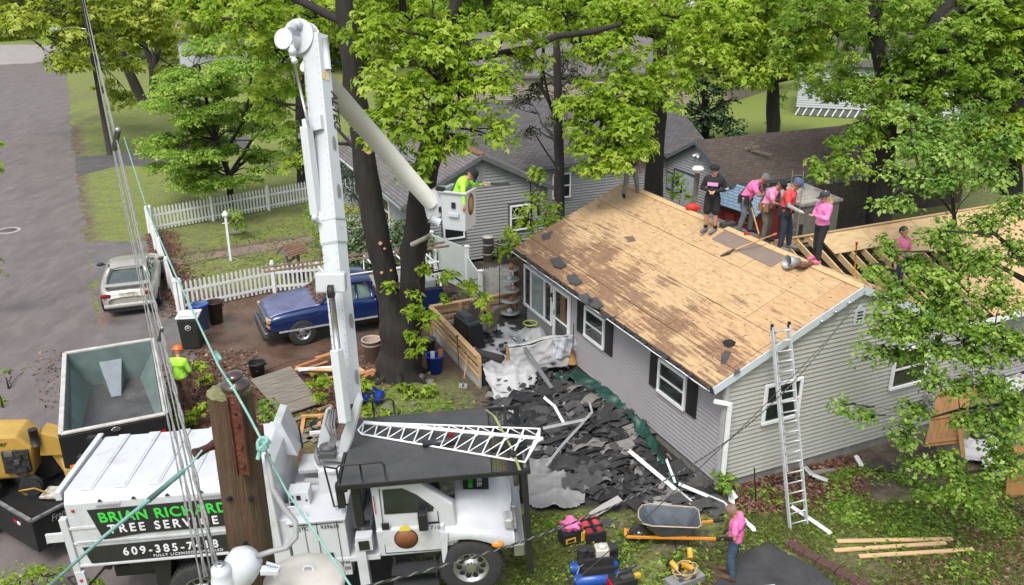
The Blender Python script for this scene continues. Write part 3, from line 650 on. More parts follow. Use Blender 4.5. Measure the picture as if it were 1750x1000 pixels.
b = MB(); b.box((-.06, 2.35, 2.95), (.06, .3, .12)).ball((-.14, 2.2, 2.9), .07).ball((-.14, 2.5, 2.9), .07); b.build('floodlight', WHT, ga)
b = MB(); b.bar((1.7, 1.5, 3.2), (2.2, 1.2, 3.35), .14, .1).bar((1.95, 1.35, 3.1), (1.95, 1.35, 3.5), .12).bar((1.9, 1.2, 3.2), (2.5, .7, 3.05), .08); b.build('roof_vent', mat('rusty_vent', (.15, .12, .1), .7, var=.5, scale=9), ga)
ga2 = thing('garage_extension', 'brown shingled rear extension stepping back from the grey garage', 'garage', M=HM @ T(16.0, 15.6, 0))
gable(ga2, 0, 4.2, 0, 4.4, 2.2, 3.4, 'x', NBLU, SH3, TRG, ov=.25, og=.1)
SHED = mat('shed_tan', (.19, .18, .15), .7, var=.12, scale=3)
sh = thing('garden_shed', 'low tan plastic shed with double doors and debris covered lid', 'shed', M=HM @ T(12.9, 12.2, 0))
b = MB(); b.box((.95, 1.0, .92), (1.9, 2.0, 1.84)); b.build('body', SHED, sh, bev=.02)
b = MB(); b.add([(-.08, -.08, 1.83), (1.98, -.08, 1.83), (1.98, 2.08, 1.83), (-.08, 2.08, 1.83), (-.08, -.08, 1.92), (1.98, -.08, 1.92), (1.98, 2.08, 2.06), (-.08, 2.08, 2.06), (.95, -.08, 2.02), (.95, 2.08, 2.16)], [(3, 2, 1, 0), (0, 1, 5, 8, 4), (2, 3, 7, 9, 6), (1, 2, 6, 5), (3, 0, 4, 7), (4, 8, 9, 7), (8, 5, 6, 9)]); b.build('lid', mat('shed_lid', (.34, .32, .29), .7, var=.3, scale=4, col2=(.08, .06, .05), amt=.42), sh)
b = MB(); b.box((.95, -.012, .9), (1.6, .02, 1.6)); do = b.build('door', mat('shed_door', (.17, .16, .135), .7), sh); b = MB(); b.box((.87, -.035, 1.0), (.05, .03, .24)).box((1.03, -.035, 1.0), (.05, .03, .24)); b.build('handle', BLK, do)
ph = thing('playhouse', 'red plastic playhouse with blue shingle roof between garage and roofers', 'playhouse', M=HM @ T(11.2, 12.6, 0) @ RZ(6))
RED = mat('toy_red', (.14, .018, .016), .5, var=.2); b = MB(); b.box((.6, 1.2, .85), (1.3, 2.2, 1.7)); b.box((.0, 1.2, 1.0), (.12, .5, .1)); b.build('body', RED, ph, bev=.03)
bl = shingle('toy_blue_shingle', (.16, .25, .34), (.2, .3, .4), row=.16)
roofslab('roof', ph, bl, (-.3, 2.5, 1.55), (0, -1, 0), (1, 0, .62), 2.6, 1.15, .06); roofslab('roof', ph, bl, (1.6, -.1, 1.55), (0, 1, 0), (-1, 0, .62), 2.6, 1.15, .06)
b = MB(); b.tube([(.65, -.15, 2.2), (.65, 2.55, 2.2)], .07, 8); b.build('ridge', mat('toy_blue', (.2, .3, .4), .5), ph)
b = MB(); b.lathe([(.13, 0), (.17, .02), (.13, .04)], 16, T(-.06, .55, 1.25) @ RY(-90)); b.build('badge', mat('toy_yellow', (.35, .27, .05), .5), ph)
b = MB(); b.box((-.06, 1.5, .75), (.05, .5, 1.1)); b.build('shutter', mat('toy_red2', (.25, .03, .03), .5), ph)
fh = thing('pale_blue_house', 'pale blue sided house with white lattice skirt behind the right hand trees', 'house', M=Matrix.Translation((20.4, 63, 0)) @ RZ(-18))
FB = mat('siding_pale_blue', (.40, .43, .47), .6, var=.04)
b = MB(); siding(b, lambda u, z, o: (u, -o, z), 0, 13, .6, lambda u: 3.6, .16); siding(b, lambda u, z, o: (-o, 7-u, z), 0, 7, .6, lambda u: 3.6, .16); b.build('siding_wall', FB, fh)
b = MB(); b.box((6.5, .1, .35), (13, .1, .6)); b.build('skirt_back', TRG, fh); b = MB()
for k in range(26): b.bar((k*.5, .02, .05), (k*.5+.25, .02, .6), .09, .02, up=(0, -1, 0))
b.build('lattice', WHT, fh)
window(fh, T(2.1, -.04, 1.7), 1.9, 1.5, mull=1)
roofslab('roof', fh, SH2, (-.4, -.4, 3.55), (1, 0, 0), (0, 1, .5), 14, 4.6); roofslab('roof', fh, SH2, (13.6, 7.4, 3.55), (-1, 0, 0), (0, -1, .5), 14, 4.6)
f2 = thing('white_house', 'white sided two storey house seen between leaves behind the wooden fence', 'house', M=Matrix.Translation((17.6, 92, 0)) @ RZ(-6))
FWH = mat('siding_white', (.62, .64, .66), .6, var=.04)
b = MB(); siding(b, lambda u, z, o: (u, -o, z), 0, 11, .2, lambda u: 7.2, .2); siding(b, lambda u, z, o: (-o, 8-u, z), 0, 8, .2, lambda u: 7.2, .2); b.build('siding_wall', FWH, f2)
window(f2, T(1.5, -.04, 1.4), 1.2, 1.6); window(f2, T(5, -.04, 1.4), 1.2, 1.6); window(f2, T(3, -.04, 4.6), 1.2, 1.5); window(f2, T(7.5, -.04, 4.6), 1.2, 1.5)
roofslab('roof', f2, SH1, (-.4, -.4, 7.1), (1, 0, 0), (0, 1, .6), 12, 5.2); roofslab('roof', f2, SH1, (11.4, 8.4, 7.1), (-1, 0, 0), (0, -1, .6), 12, 5.2)
f3 = thing('distant_grey_house', 'pale house glimpsed through leaves beyond the left driveway', 'house', M=Matrix.Translation((-34, 92, 0)) @ RZ(12))
gable(f3, 0, 16, 0, 8, 3.0, 5.2, 'x', FB, SH1, TRG)
window(f3, T(2, -.04, 1.2), 1.6, 1.2); window(f3, T(7, -.04, 1.2), 1.6, 1.2); window(f3, T(12, -.04, 1.2), 1.6, 1.2)
f4 = thing('tan_house', 'tan wall of a house glimpsed through the maple leaves at the top', 'house', M=Matrix.Translation((4, 62, 0)) @ RZ(10))
gable(f4, -6, 9, 0, 8, 3.2, 5.6, 'x', mat('siding_tan', (.3, .26, .22), .7), SH1, TRG); window(f4, T(1, -.04, 1.2), 1.6, 1.3)
# ================================================================== FENCES
PKT = mat('picket_white', (.66, .68, .68), .5, var=.08, scale=5, col2=(.42, .42, .40), amt=.32)
def picket(name, label, pts, h=1.0, gap=.15, group='white picket fence runs', postcap=True):
 p0 = Vector(pts[0]); t = thing(name, label, 'picket fence', p0, 0, group); b = MB(); pb = None
 for i in range(len(pts)-1):
  a = Vector(pts[i])-p0; c = Vector(pts[i+1])-p0; d = c-a; L = d.length; d.normalize(); k = int(L/gap)
  for z in (.22, .72): b.bar(a+Vector((0, 0, z*h/1.0)), c+Vector((0, 0, z*h)), .035, .08)
  for j in range(k+1):
   q = a+d*(j*gap+.05); M_ = Matrix.Translation(q) @ Matrix.Rotation(math.atan2(d.y, d.x), 4, 'Z')
   b.prism([(-.035, 0), (.035, 0), (.035, h-.07), (0, h), (-.035, h-.07)], -.012, .012, M_ @ RX(90) @ T(0, .06, 0))
  m = max(1, round(L/2.4))
  for j in range(0 if i == 0 else 1, m+1):
   q = a+d*(L*j/m); pb = MB(); pb.box((q.x, q.y, (h+.08)/2), (.11, .11, h+.08)); pb.ball((q.x, q.y, h+.13), .065, 10); pb.box((q.x, q.y, h+.085), (.14, .14, .03)); pb.build('post', PKT, t)
 b.build('pickets', PKT, t); return t
f_a = G(262, 397); f_b = G(548, 343); f_c = G(306, 533); f_d = G(470, 500); f_e = G(745, 478)
picket('picket_fence', 'white picket fence run across the lawn behind the dogwood, farthest from the truck', [f_a, f_b])
picket('picket_fence', 'white picket fence run along the street beside the silver car', [f_a-Vector((.1, .1, 0)), f_c])
picket('picket_fence', 'white picket fence run behind the blue pickup and the bins', [f_c+Vector((.15, 0, 0)), f_d, f_e])
def HW(x, y, z=0): return HM @ Vector((x, y, z))
vf = thing('vinyl_panel_fence', 'pale solid vinyl fence panels stepping down toward the deck', 'fence', M=HM)
VIN = mat('vinyl_pale', (.48, .54, .50), .5, var=.06, scale=3); b = MB()
for (x0, y0, x1, y1, h0, h1) in ((-1.15, 18.2, -1.05, 15.6, 1.5, 1.55), (-1.05, 15.6, -.5, 13.5, 1.6, 1.6), (-.5, 13.5, -.55, 12.2, 1.35, 1.1)):
 q = [(x0, y0, .05), (x1, y1, .05), (x1, y1, h1), (x0, y0, h0)]; nrm = Vector((y1-y0, -(x1-x0), 0)); b.slab(q, nrm, .04)
b.build('panel', VIN, vf); b = MB()
for (x, y, h) in ((-1.05, 15.6, 1.65), (-.5, 13.5, 1.65), (-.55, 12.2, 1.2)): b.box((x, y, h/2), (.12, .12, h)).box((x, y, h+.02), (.16, .16, .04))
b.build('post', WHT, vf)
sp_ = thing('stockade_fence', 'peeling white pointed board fence at the back corner of the deck', 'fence', M=HM); b = MB()
for k in range(16):
 x = -.5+k*.075; h = 1.25+random.uniform(-.03, .03)
 b.prism([(x, 0), (x+.068, 0), (x+.068, h-.08), (x+.034, h), (x, h-.08)], -12.3, -12.28, Matrix(((1, 0, 0, 0), (0, 0, -1, 0), (0, 1, 0, 0), (0, 0, 0, 1))))
b.build('boards', mat('peeling_white', (.55, .55, .52), .8, var=.15, scale=8, col2=(.22, .18, .13), amt=.4), sp_)
b = MB()
for k in range(9): b.box((.75+k*.14, 12.4, .7), (.13, .03, 1.4+random.uniform(-.03, .03)))
b.build('brown_boards', mat('brown_board', (.075, .055, .04), .85, var=.4, scale=5), sp_)
wf = thing('board_fence', 'long grey brown vertical board fence beyond the garage lawn', 'fence', G(1240, 178)); b = MB(); p0 = G(1240, 178); p1 = G(1330, 148); d = (p1-p0); L = d.length; d.normalize()
for k in range(int(L/.3)): q = d*(k*.3); b.box((q.x, q.y, 1.15), (.27, .05, 2.3+random.uniform(-.06, .06)), None)
b.build('boards', OLDW, wf)
wf = thing('board_fence', 'dark wooden fence behind the shed and the wing roof', 'fence', HW(15.2, 14.6)); b = MB()
for k in range(60): b.box((k*.16*.912, k*.16*.41, .9), (.14, .04, 1.8+random.uniform(-.05, .05)), None)
b.build('boards', mat('dark_board', (.06, .05, .04), .9, var=.4, scale=5), wf)
DKW = mat('new_lumber', (.50, .33, .17), .65, var=.22, scale=2.5, bump=.2, stretch=(.5, .5, 5))
dk = thing('deck', 'low porch deck with pale lumber slat railings, strewn with tarp and furniture', 'deck', M=HM)
b = MB(); b.box((-1.4, 8.6, .16), (2.75, 3.7, .3)); b.build('platform', mat('deck_dark', (.035, .034, .034), .85, var=.4, scale=5, bump=.4), dk)
b = MB(); b.box((-2.86, 8.5, .2), (.05, 3.75, .38)); b.box((-1.4, 10.5, .2), (2.85, .05, .38)); b.build('skirt_board', mat('skirt_white', (.42, .43, .43), .7, var=.2, scale=5), dk)
for nm, (p, q) in {'left_rail': ((-2.9, 6.68), (-2.9, 10.45)), 'rear_rail': ((-2.9, 10.5), (-.05, 10.5))}.items():
 r = MB(); p = Vector((*p, 0)); q = Vector((*q, 0)); d = (q-p).normalized(); nn = Vector((-d.y, d.x, 0))
 for z in (.36, .56, .76): r.bar(p+Vector((0, 0, z)), q+Vector((0, 0, z)), .035, .11)
 r.bar(p+Vector((0, 0, .98)), q+Vector((0, 0, .98)), .15, .04); r.bar(p+Vector((0, 0, .9)), q+Vector((0, 0, .9)), .035, .1)
 for k in range(4): u = p.lerp(q, k/3)-nn*.05; r.bar(u+Vector((0, 0, .02)), u+Vector((0, 0, .96)), .085)
 r.build('slat_railing', DKW, dk, bev=.004)
# ================================================================== TREES AND PLANTS
MAPLE = leafmat('maple_leaf', (.16, .27, .015), (.30, .45, .03), (.49, .61, .09), .52)
YELG = leafmat('spring_leaf', (.19, .26, .025), (.36, .44, .045), (.52, .60, .11), .5)
DARKG = leafmat('dark_leaf', (.12, .23, .02), (.24, .40, .04), (.43, .57, .11), .55)
DOG = leafmat('dogwood_leaf', (.13, .25, .025), (.27, .44, .05), (.46, .60, .13), .5)
PINE = leafmat('pine_needle', (.02, .028, .014), (.045, .055, .025), (.09, .10, .05), .1)
EVER = leafmat('evergreen', (.012, .03, .016), (.025, .055, .025), (.05, .09, .04), .1)
FINE = leafmat('small_leaf', (.09, .19, .02), (.20, .34, .04), (.38, .52, .11), .45)
HYD = leafmat('hydrangea_leaf', (.05, .11, .03), (.13, .22, .08), (.45, .5, .35), .25)
def fill(x0, x1, y0, y1, n, Y0, Y1, r0, r1, asp=.75):
 out = []
 gx_ = max(1, int(round(math.sqrt(n*(x1-x0)/max(1, (y1-y0)))))); gy_ = max(1, math.ceil(n/gx_))
 for i in range(gx_):
  for j in range(gy_):
   r = random.uniform(r0, r1); out.append(CP(x0+(i+random.random())*(x1-x0)/gx_, y0+(j+random.random())*(y1-y0)/gy_, r, r*asp, random.uniform(Y0, Y1)))
 return out
tb_ = G(684, 642)
cl = [CP(*q) for q in ((430, 40, 95, 55, 23), (345, 10, 60, 35, 24), (480, 110, 55, 55, 24.5), (455, 170, 40, 40, 25), (510, 250, 35, 50, 25), (545, 30, 60, 40, 24), (645, 60, 60, 50, 20.5), (720, 25, 80, 40, 21.5), (650, 165, 45, 55, 20), (722, 115, 75, 65, 20.5), (690, 205, 60, 45, 19.6), (640, 215, 30, 32, 20), (800, 75, 62, 60, 21), (835, 145, 40, 62, 20.6), (838, 220, 34, 38, 20), (775, 235, 42, 30, 20), (735, 262, 24, 22, 19.6), (870, 45, 60, 45, 22.5), (900, 95, 38, 35, 23), (705, 300, 16, 14, 19.6), (800, 180, 50, 40, 20.2), (745, 180, 50, 45, 20))]
st = [SP([(684, 648, 42, 21.9), (684, 600, 34, 21.9), (682, 555, 31, 21.9), (664, 500, 20, 22), (653, 450, 20, 22), (640, 380, 21, 22), (622, 270, 19, 22.1), (605, 150, 17, 22.2), (590, 20, 14, 22.3), (575, -120, 10, 22.4)], 22),
 SP([(692, 600, 26, 21.9), (702, 520, 21, 21.9), (706, 430, 22, 21.8), (722, 330, 21, 21.6), (740, 240, 20, 21.4), (757, 150, 17, 21.3), (765, 80, 12, 21.3), (790, -60, 9, 21.2)], 22),
 SP([(757, 150, 12, 21.3), (770, 100, 9, 21.6), (850, 92, 6, 23), (905, 84, 6, 23.5), (950, 62, 5.5, 24), (1010, 55, 5, 24.5), (1060, 42, 3.5, 25)], 22), SP([(590, 40, 7, 22.3), (470, -20, 6, 23), (410, 35, 5, 23.5), (370, 30, 4, 23.8), (330, 12, 3, 24)], 22)]
mt = tree('maple_tree', 'big dark barked maple with two trunks rising from one base beside the blue pickup', st, cl, MAPLE, .16, 2.4, base=tb_, nseg=16, hollow=.35, sub=.36)
b = MB()
for k in range(7):
 a = k*.9+.3; tb = [(math.cos(a)*.42, math.sin(a)*.42, .26), (math.cos(a)*.62, math.sin(a)*.62, .06), (math.cos(a)*.95, math.sin(a)*.95, -.03)]; b.tube(tb, [.15, .09, .03], 8)
b.build('root', BARK, mt)
CUTW = mat('fresh_cut_wood', (.40, .24, .12), .8, var=.15, scale=10)
for (x, y, r, Y) in ((630, 258, 7, 21.5), (650, 416, 4, 21.55), (657, 425, 2.5, 21.55), (668, 412, 2, 21.55), (652, 466, 3, 21.5), (668, 462, 2.4, 21.5)):
 p = at(x, y, Y)-tb_; d = Vector((0, -1, .35)).normalized(); MB().cyl(p-d*.1, p+d*.02, r/85, n=14).build('pruned_stub', CUTW, mt)
MB().tube([at(704, 418, 21.2)-tb_, at(727, 407, 20.8)-tb_, at(735, 402, 20.7)-tb_], .06, 8).build('broken_limb', mat('bark_pale', (.3, .28, .25), .9), mt)
sp = [CP(*q) for q in ((668, 492, 13, 10, 21.2), (703, 500, 14, 12, 21.2), (712, 535, 22, 20, 21.1), (735, 548, 14, 18, 21), (700, 575, 14, 11, 21), (725, 590, 16, 10, 21), (705, 600, 10, 8, 21), (728, 462, 10, 12, 20.8), (770, 470, 24, 9, 20.5), (800, 488, 22, 12, 20.5), (822, 510, 16, 14, 20.4), (832, 545, 9, 10, 20.4), (758, 510, 10, 8, 20.6))]
q_ = [SP([(715, 600, 2), (722, 540, 2), (716, 480, 1.5), (730, 420, 1.2)], 21.2), SP([(715, 470, 2, 21.3), (760, 462, 1.6, 20.7), (815, 500, 1.2, 20.5)], 21)]
tree('maple_sprouts', 'bright green shoots sprouting low from the maple trunk above the blue bucket', q_, sp, MAPLE, .15, 3.2, cat='shoots', base=at(715, 600, 21.2), sub=.17, twigs=1, hollow=.2, cname='leaves', tname='stem')
cl = [CP(*q) for q in ((1010, 175, 70, 40, 26), (1085, 165, 70, 45, 26.5), (1140, 140, 55, 42, 27), (1000, 215, 55, 40, 25.5), (1065, 230, 50, 40, 25), (985, 255, 35, 28, 25), (1030, 275, 30, 22, 24.6), (1075, 215, 60, 45, 25.5), (1040, 90, 70, 45, 27), (1110, 60, 80, 45, 28), (990, 60, 50, 40, 28), (1180, 95, 55, 45, 28), (1150, 30, 80, 40, 29), (960, 20, 60, 35, 27), (1055, 20, 70, 30, 28), (1235, 110, 40, 32, 30), (1220, 40, 60, 42, 30), (1005, 285, 20, 13, 24.6), (1062, 278, 26, 15, 24.5), (1082, 258, 24, 16, 24.5), (1045, 262, 24, 16, 24.6))]
st = [SP([(1116, 470, 17), (1118, 300, 16), (1124, 200, 14), (1128, 100, 12), (1130, -60, 9)], 31), SP([(1128, 110, 8, 31), (1080, 160, 5, 28), (1030, 200, 4, 26)], 30), SP([(1126, 60, 8), (1060, 40, 7, 29), (980, 70, 5, 27)], 30)]
tree('maple_tree', 'maple hanging bright leaves over the far end of the stripped roof', st, cl, MAPLE, .17, 2.3, base=G(1116, 470), hollow=.35, sub=.38)
cl = fill(885, 1000, 95, 205, 9, 31, 35, 22, 36, .6)+fill(890, 960, 190, 240, 2, 33, 35, 20, 28, .5)
st = [SP([(957, 380, 9), (955, 250, 8.5), (953, 150, 7), (950, 40, 5)], 32), SP([(955, 200, 4), (925, 150, 3, 31), (930, 60, 2.5, 30), (935, -10, 2, 30)], 31), SP([(955, 210, 3, 31.5), (940, 180, 2.5, 30), (928, 120, 2, 29.5)], 31), SP([(955, 205, 2.5), (970, 175, 2, 30.5), (992, 165, 1, 30)], 31), SP([(955, 290, 2), (935, 262, 1.5, 31), (915, 230, 1, 30.5)], 31)]
tree('pine_tree', 'thin dark pine with bare grey twigs rising behind the grey bungalow', st, cl, PINE, .12, 2.4, lobes=1, base=at(957, 380, 32), sub=.35, flat=.5, twigs=4)
cl = []
for i, (y, w) in enumerate(((120, 25), (150, 40), (180, 52), (210, 62), (240, 66), (262, 55))):
 for x in (-1, -.3, .4, 1): cl.append(CP(1205+x*w*.7, y+random.uniform(-6, 6), w*.42, 13, 45+random.uniform(-1.5, 1.5)))
tree('evergreen_tree', 'dense dark drooping evergreen left of the garage roof', [SP([(1205, 300, 8), (1205, 200, 6), (1205, 90, 2)], 45)], cl, EVER, .2, 3.2, lobes=1, base=G(1205, 292), droop=.5, flat=.4)
cl = fill(1170, 1420, -30, 110, 20, 44, 54, 38, 58)+[CP(*q) for q in ((1270, 130, 38, 22, 44), (1300, 140, 30, 20, 45), (1345, 105, 40, 24, 46), (1385, 120, 30, 20, 46))]
st = [SP([(1321, 232, 11), (1321, 180, 10), (1320, 120, 9.5), (1308, 60, 8), (1295, 0, 7), (1290, -60, 6)], 55), SP([(1320, 140, 4), (1360, 132, 3, 52), (1385, 125, 2, 50)], 55)]
t_ = tree('oak_tree', 'straight ivy clad trunk with full crown on the lawn beyond the garage', st, cl, MAPLE, .3, 2.4, base=G(1321, 232), sub=.6)
P, N_, sh_, _ = clump_leaves((0, 0, 2.2), (.5, .5, 2.3), 2.5, .12, sub=.25, hollow=.8); V, Fc, r = leaves_mesh(P, N_, .13, 1, sh_); leaf_object('ivy', V, Fc, r, DARKG, t_)
st = [SP([(1500, 420, 20), (1505, 330, 18), (1512, 240, 17), (1514, 190, 15), (1508, 120, 11), (1492, 50, 10), (1480, 5, 9), (1450, -60, 7)], 34),
 SP([(1514, 200, 13), (1545, 140, 12), (1575, 95, 12), (1600, 40, 11), (1640, -20, 9)], 34), SP([(1600, 50, 7), (1630, 20, 6), (1680, 10, 5)], 33.5), SP([(1520, 175, 6), (1560, 140, 5, 33), (1600, 130, 3, 32)], 34), SP([(1480, 5, 5), (1430, -5, 4), (1390, 30, 3)], 33)]
cl = fill(1410, 1750, -30, 150, 26, 31, 38, 42, 66)+fill(1480, 1580, 150, 230, 5, 31, 34, 30, 42)+fill(1560, 1740, 120, 250, 9, 31, 35, 40, 55)+[CP(*q) for q in ((1450, 240, 36, 20, 30), (1415, 268, 34, 18, 29.5), (1450, 285, 40, 22, 29.5), (1398, 290, 28, 13, 29), (1490, 212, 34, 22, 30), (1480, 250, 35, 30, 30), (1350, 80, 45, 40, 34), (1370, 20, 50, 40, 34))]
tree('oak_tree', 'large dark forked oak filling the upper right over the garage', st, cl, DARKG, .165, 2.0, base=G(1500, 425), hollow=.4, sub=.38)
st = [SP([(1725, 330, 18), (1728, 240, 15), (1745, 150, 14), (1765, 40, 12)], 33), SP([(1728, 240, 8), (1700, 190, 6), (1660, 170, 4)], 32.5)]
tree('oak_tree', 'leaning dark trunk at the right edge of the picture', st, fill(1660, 1790, -20, 110, 7, 32, 37, 40, 60)+fill(1690, 1790, 180, 260, 3, 31, 33, 35, 45), MAPLE, .2, 2.6, base=G(1720, 400))
cl = [CP(*q) for q in ((1560, 200, 40, 24, 21), (1600, 225, 50, 26, 20.5), (1660, 210, 45, 24, 21), (1560, 250, 42, 26, 20), (1620, 270, 55, 30, 20), (1690, 260, 45, 28, 20.5), (1545, 300, 35, 22, 19.5), (1600, 310, 50, 22, 19.5), (1680, 300, 45, 25, 20), (1530, 345, 38, 18, 19), (1720, 240, 30, 28, 20))]
tree('young_tree', 'young tree with pale glossy leaves rising behind the wing roof', [SP([(1640, 480, 4), (1630, 360, 3), (1620, 260, 2)], 21), SP([(1632, 370, 2), (1570, 290, 2), (1555, 220, 1.5)], 20.5)], cl, leafmat('pale_leaf', (.09, .2, .03), (.20, .36, .05), (.40, .54, .13), .45), .13, 5.0, lobes=1, base=at(1640, 480, 21), sub=.3, hollow=.3)
cl = [CP(*q) for q in ((1525, 420, 30, 16, 15.5), (1500, 465, 28, 20, 15.2), (1560, 455, 40, 24, 15.2), (1610, 400, 50, 26, 15), (1680, 385, 50, 26, 15), (1730, 360, 35, 30, 15), (1530, 505, 42, 30, 14.8), (1600, 480, 55, 34, 14.6), (1670, 450, 55, 34, 14.6), (1735, 430, 40, 34, 14.6), (1510, 550, 34, 30, 14.6), (1570, 550, 50, 34, 14.4), (1640, 540, 55, 36, 14.2), (1710, 510, 50, 36, 14.2), (1495, 600, 24, 24, 14.5), (1535, 610, 30, 24, 14.4), (1600, 600, 38, 30, 14.2), (1660, 600, 50, 34, 14), (1725, 590, 40, 40, 14), (1700, 660, 50, 34, 13.8), (1740, 700, 34, 40, 13.8), (1650, 720, 30, 20, 13.9), (1600, 650, 34, 22, 14), (1545, 570, 34, 26, 14.3), (1680, 560, 40, 26, 14), (1600, 520, 40, 24, 14.4), (1630, 430, 40, 20, 14.9), (1700, 730, 40, 36, 13.6), (1720, 790, 40, 40, 13.5), (1640, 660, 30, 22, 14))]
cl += [CP(*q) for q in ((1470, 712, 26, 16, 14.4), (1560, 700, 34, 20, 14.3), (1550, 745, 30, 24, 14.2), (1620, 790, 36, 26, 14), (1660, 840, 40, 34, 13.6), (1440, 690, 16, 12, 14.6), (1585, 840, 24, 20, 13.8), (1570, 790, 24, 18, 14))]
st = [SP([(1800, 950, 14, 14.5), (1795, 700, 12, 14.5), (1790, 480, 12, 14.5), (1780, 300, 8, 14.8)], 14.5), SP([(1790, 500, 6, 14.5), (1700, 450, 2.5, 14.6), (1600, 430, 1.8, 14.8), (1530, 430, 1, 15)], 15), SP([(1793, 600, 6), (1700, 560, 2.5), (1610, 560, 2), (1530, 580, 1)], 14.3), SP([(1793, 640, 6), (1720, 690, 2.5), (1640, 700, 2), (1570, 720, 1)], 14.2), SP([(1790, 480, 5), (1700, 400, 2.5), (1620, 395, 1.2)], 14.8), SP([(1795, 760, 4), (1700, 800, 3), (1640, 810, 2)], 13.9)]
tree('near_tree', 'near branches of small dark green leaves covering the right part of the gable wall', st, cl, FINE, .095, 5.2, lobes=1, base=G(1800, 950), sub=.22, hollow=.15, twigs=3)
cl = []
for k in range(62):
 a = random.uniform(0, 2*PI); q = math.sqrt(random.random()); x = 368+q*math.cos(a)*118; y = 215+q*math.sin(a)*112
 cl.append(CP(x, y, random.uniform(26, 42), random.uniform(7, 11), 38+(random.random()-.5)*6, 1.0))
cl += [CP(*q) for q in ((300, 130, 40, 16, 41), (350, 85, 50, 16, 43), (430, 110, 40, 16, 42), (330, 320, 50, 12, 36.5), (400, 310, 45, 12, 36.5), (450, 290, 30, 10, 37), (290, 240, 40, 12, 37))]
st = [SP([(395, 352, 6), (392, 300, 4.5), (370, 240, 3.5), (350, 160, 2.5), (340, 110, 1.5)], 38.3), SP([(360, 300, 5, 40), (330, 230, 3, 39.5), (300, 180, 2, 39)], 39), SP([(392, 300, 3), (430, 240, 2.5), (470, 200, 1.5)], 38), SP([(380, 270, 3), (420, 200, 2), (430, 130, 1.5)], 38.5)]
tree('dogwood_tree', 'spreading dogwood with flat layers of pale green leaves behind the picket fence', st, cl, DOG, .13, 5.0, lobes=1, base=G(395, 352), sub=.34, flat=.25, droop=.12, hollow=.1)
cl = [CP(x, y, 34, 9, 47, 1.2) for x, y in ((410, 85), (440, 110), (470, 140), (380, 110), (450, 180), (420, 150), (480, 95), (400, 60), (350, 70))]
tree('dogwood_tree', 'second smaller dogwood with paler leaves between the first and the boom', [SP([(440, 215, 4), (438, 180, 3), (425, 130, 2)], 47)], cl, DOG, .15, 3, lobes=1, base=G(440, 218), sub=.4, flat=.25, droop=.12, hollow=.1)
tree('oak_tree', 'dark straight trunk standing just behind the white boom', [SP([(517, 315, 9), (514, 200, 8), (510, 90, 7), (505, -20, 6)], 43)], fill(470, 560, -30, 60, 3, 42, 45, 40, 55), MAPLE, .26, 2.2, base=G(517, 316))
cl = fill(-20, 260, -40, 30, 12, 50, 62, 30, 44)+[CP(*q) for q in ((60, 30, 40, 26, 50), (30, 48, 36, 18, 48), (115, 62, 34, 22, 50), (130, 100, 34, 18, 49), (180, 75, 34, 24, 52), (160, 40, 40, 26, 54), (215, 110, 30, 20, 56), (190, 150, 26, 16, 58), (230, 60, 34, 28, 58), (280, 60, 34, 30, 60), (290, 110, 26, 20, 60), (255, 30, 40, 30, 58), (100, 105, 22, 12, 49), (215, 175, 26, 14, 58))]
st = [SP([(245, 176, 8), (222, 125, 7), (200, 70, 6), (170, 10, 5)], 69), SP([(265, 168, 7), (262, 120, 7), (250, 85, 4), (240, 60, 3)], 70), SP([(262, 115, 5), (275, 70, 5), (270, 20, 4)], 70), SP([(200, 70, 4, 68), (110, 22, 3.5, 55), (60, 28, 3, 52), (10, 50, 2, 50)], 60)]
tree('street_tree', 'yellow green tree with a leaning double trunk arching over the far end of the street', st, cl, YELG, .3, 2.5, base=G(245, 178), sub=.55, hollow=.35)
tree('street_tree', 'leafy twigs hanging in at the left edge above the manhole', [SP([(-60, 600, 6), (-55, 400, 5), (-45, 250, 3)], 26), SP([(-45, 300, 2), (0, 260, 1)], 26), SP([(-55, 480, 2), (-8, 470, 1)], 26)], [CP(-12, 250, 16, 10, 26), CP(-14, 285, 16, 12, 26), CP(-16, 470, 16, 16, 26), CP(-20, 440, 18, 10, 26)], MAPLE, .16, 2.4, base=at(-60, 600, 26), sub=.2)
bgl = ['background tree behind the far end of the street', 'background tree above the distant grey house', 'background tree left of the boom tip', 'background tree right of the boom tip', 'background tree above the bungalow chimney', 'background tree above the tan house', 'background tree between the pine and the maple', 'background tree left of the white house', 'background tree right of the white house', 'background tree above the pale blue house', 'background tree beyond the forked oak', 'background tree in the upper right corner']
for i, lab in enumerate(bgl):
 x = [60, 210, 390, 560, 690, 830, 960, 1130, 1330, 1450, 1590, 1730][i]; Y = [128, 100, 95, 88, 92, 84, 96, 104, 108, 76, 72, 66][i]
 y0 = 72 if i in (0,) else [0, 70, 90, 110, 110, 100, 110, 60, 70, 95, 130, 150][i]
 n = 9; cl = fill(x-95, x+95, -90, y0, n, Y-5, Y+5, 44, 62, .8)
 g_ = at(x, 130, Y); tr = [Vector((g_.x, Y, 0)), Vector((g_.x+.3, Y, 4)), Vector((g_.x+.2, Y, 9)), Vector((g_.x-.3, Y, 14))]
 tree('background_tree', lab, [(tr, [.45, .38, .3, .12])], cl, [YELG, MAPLE, YELG, YELG, MAPLE, DARKG, YELG, DARKG, YELG, DARKG, MAPLE, MAPLE][i], .48, 2.2, group='trees of the wood behind the houses', sub=1.0, lobes=1, twigs=1, hollow=.3)
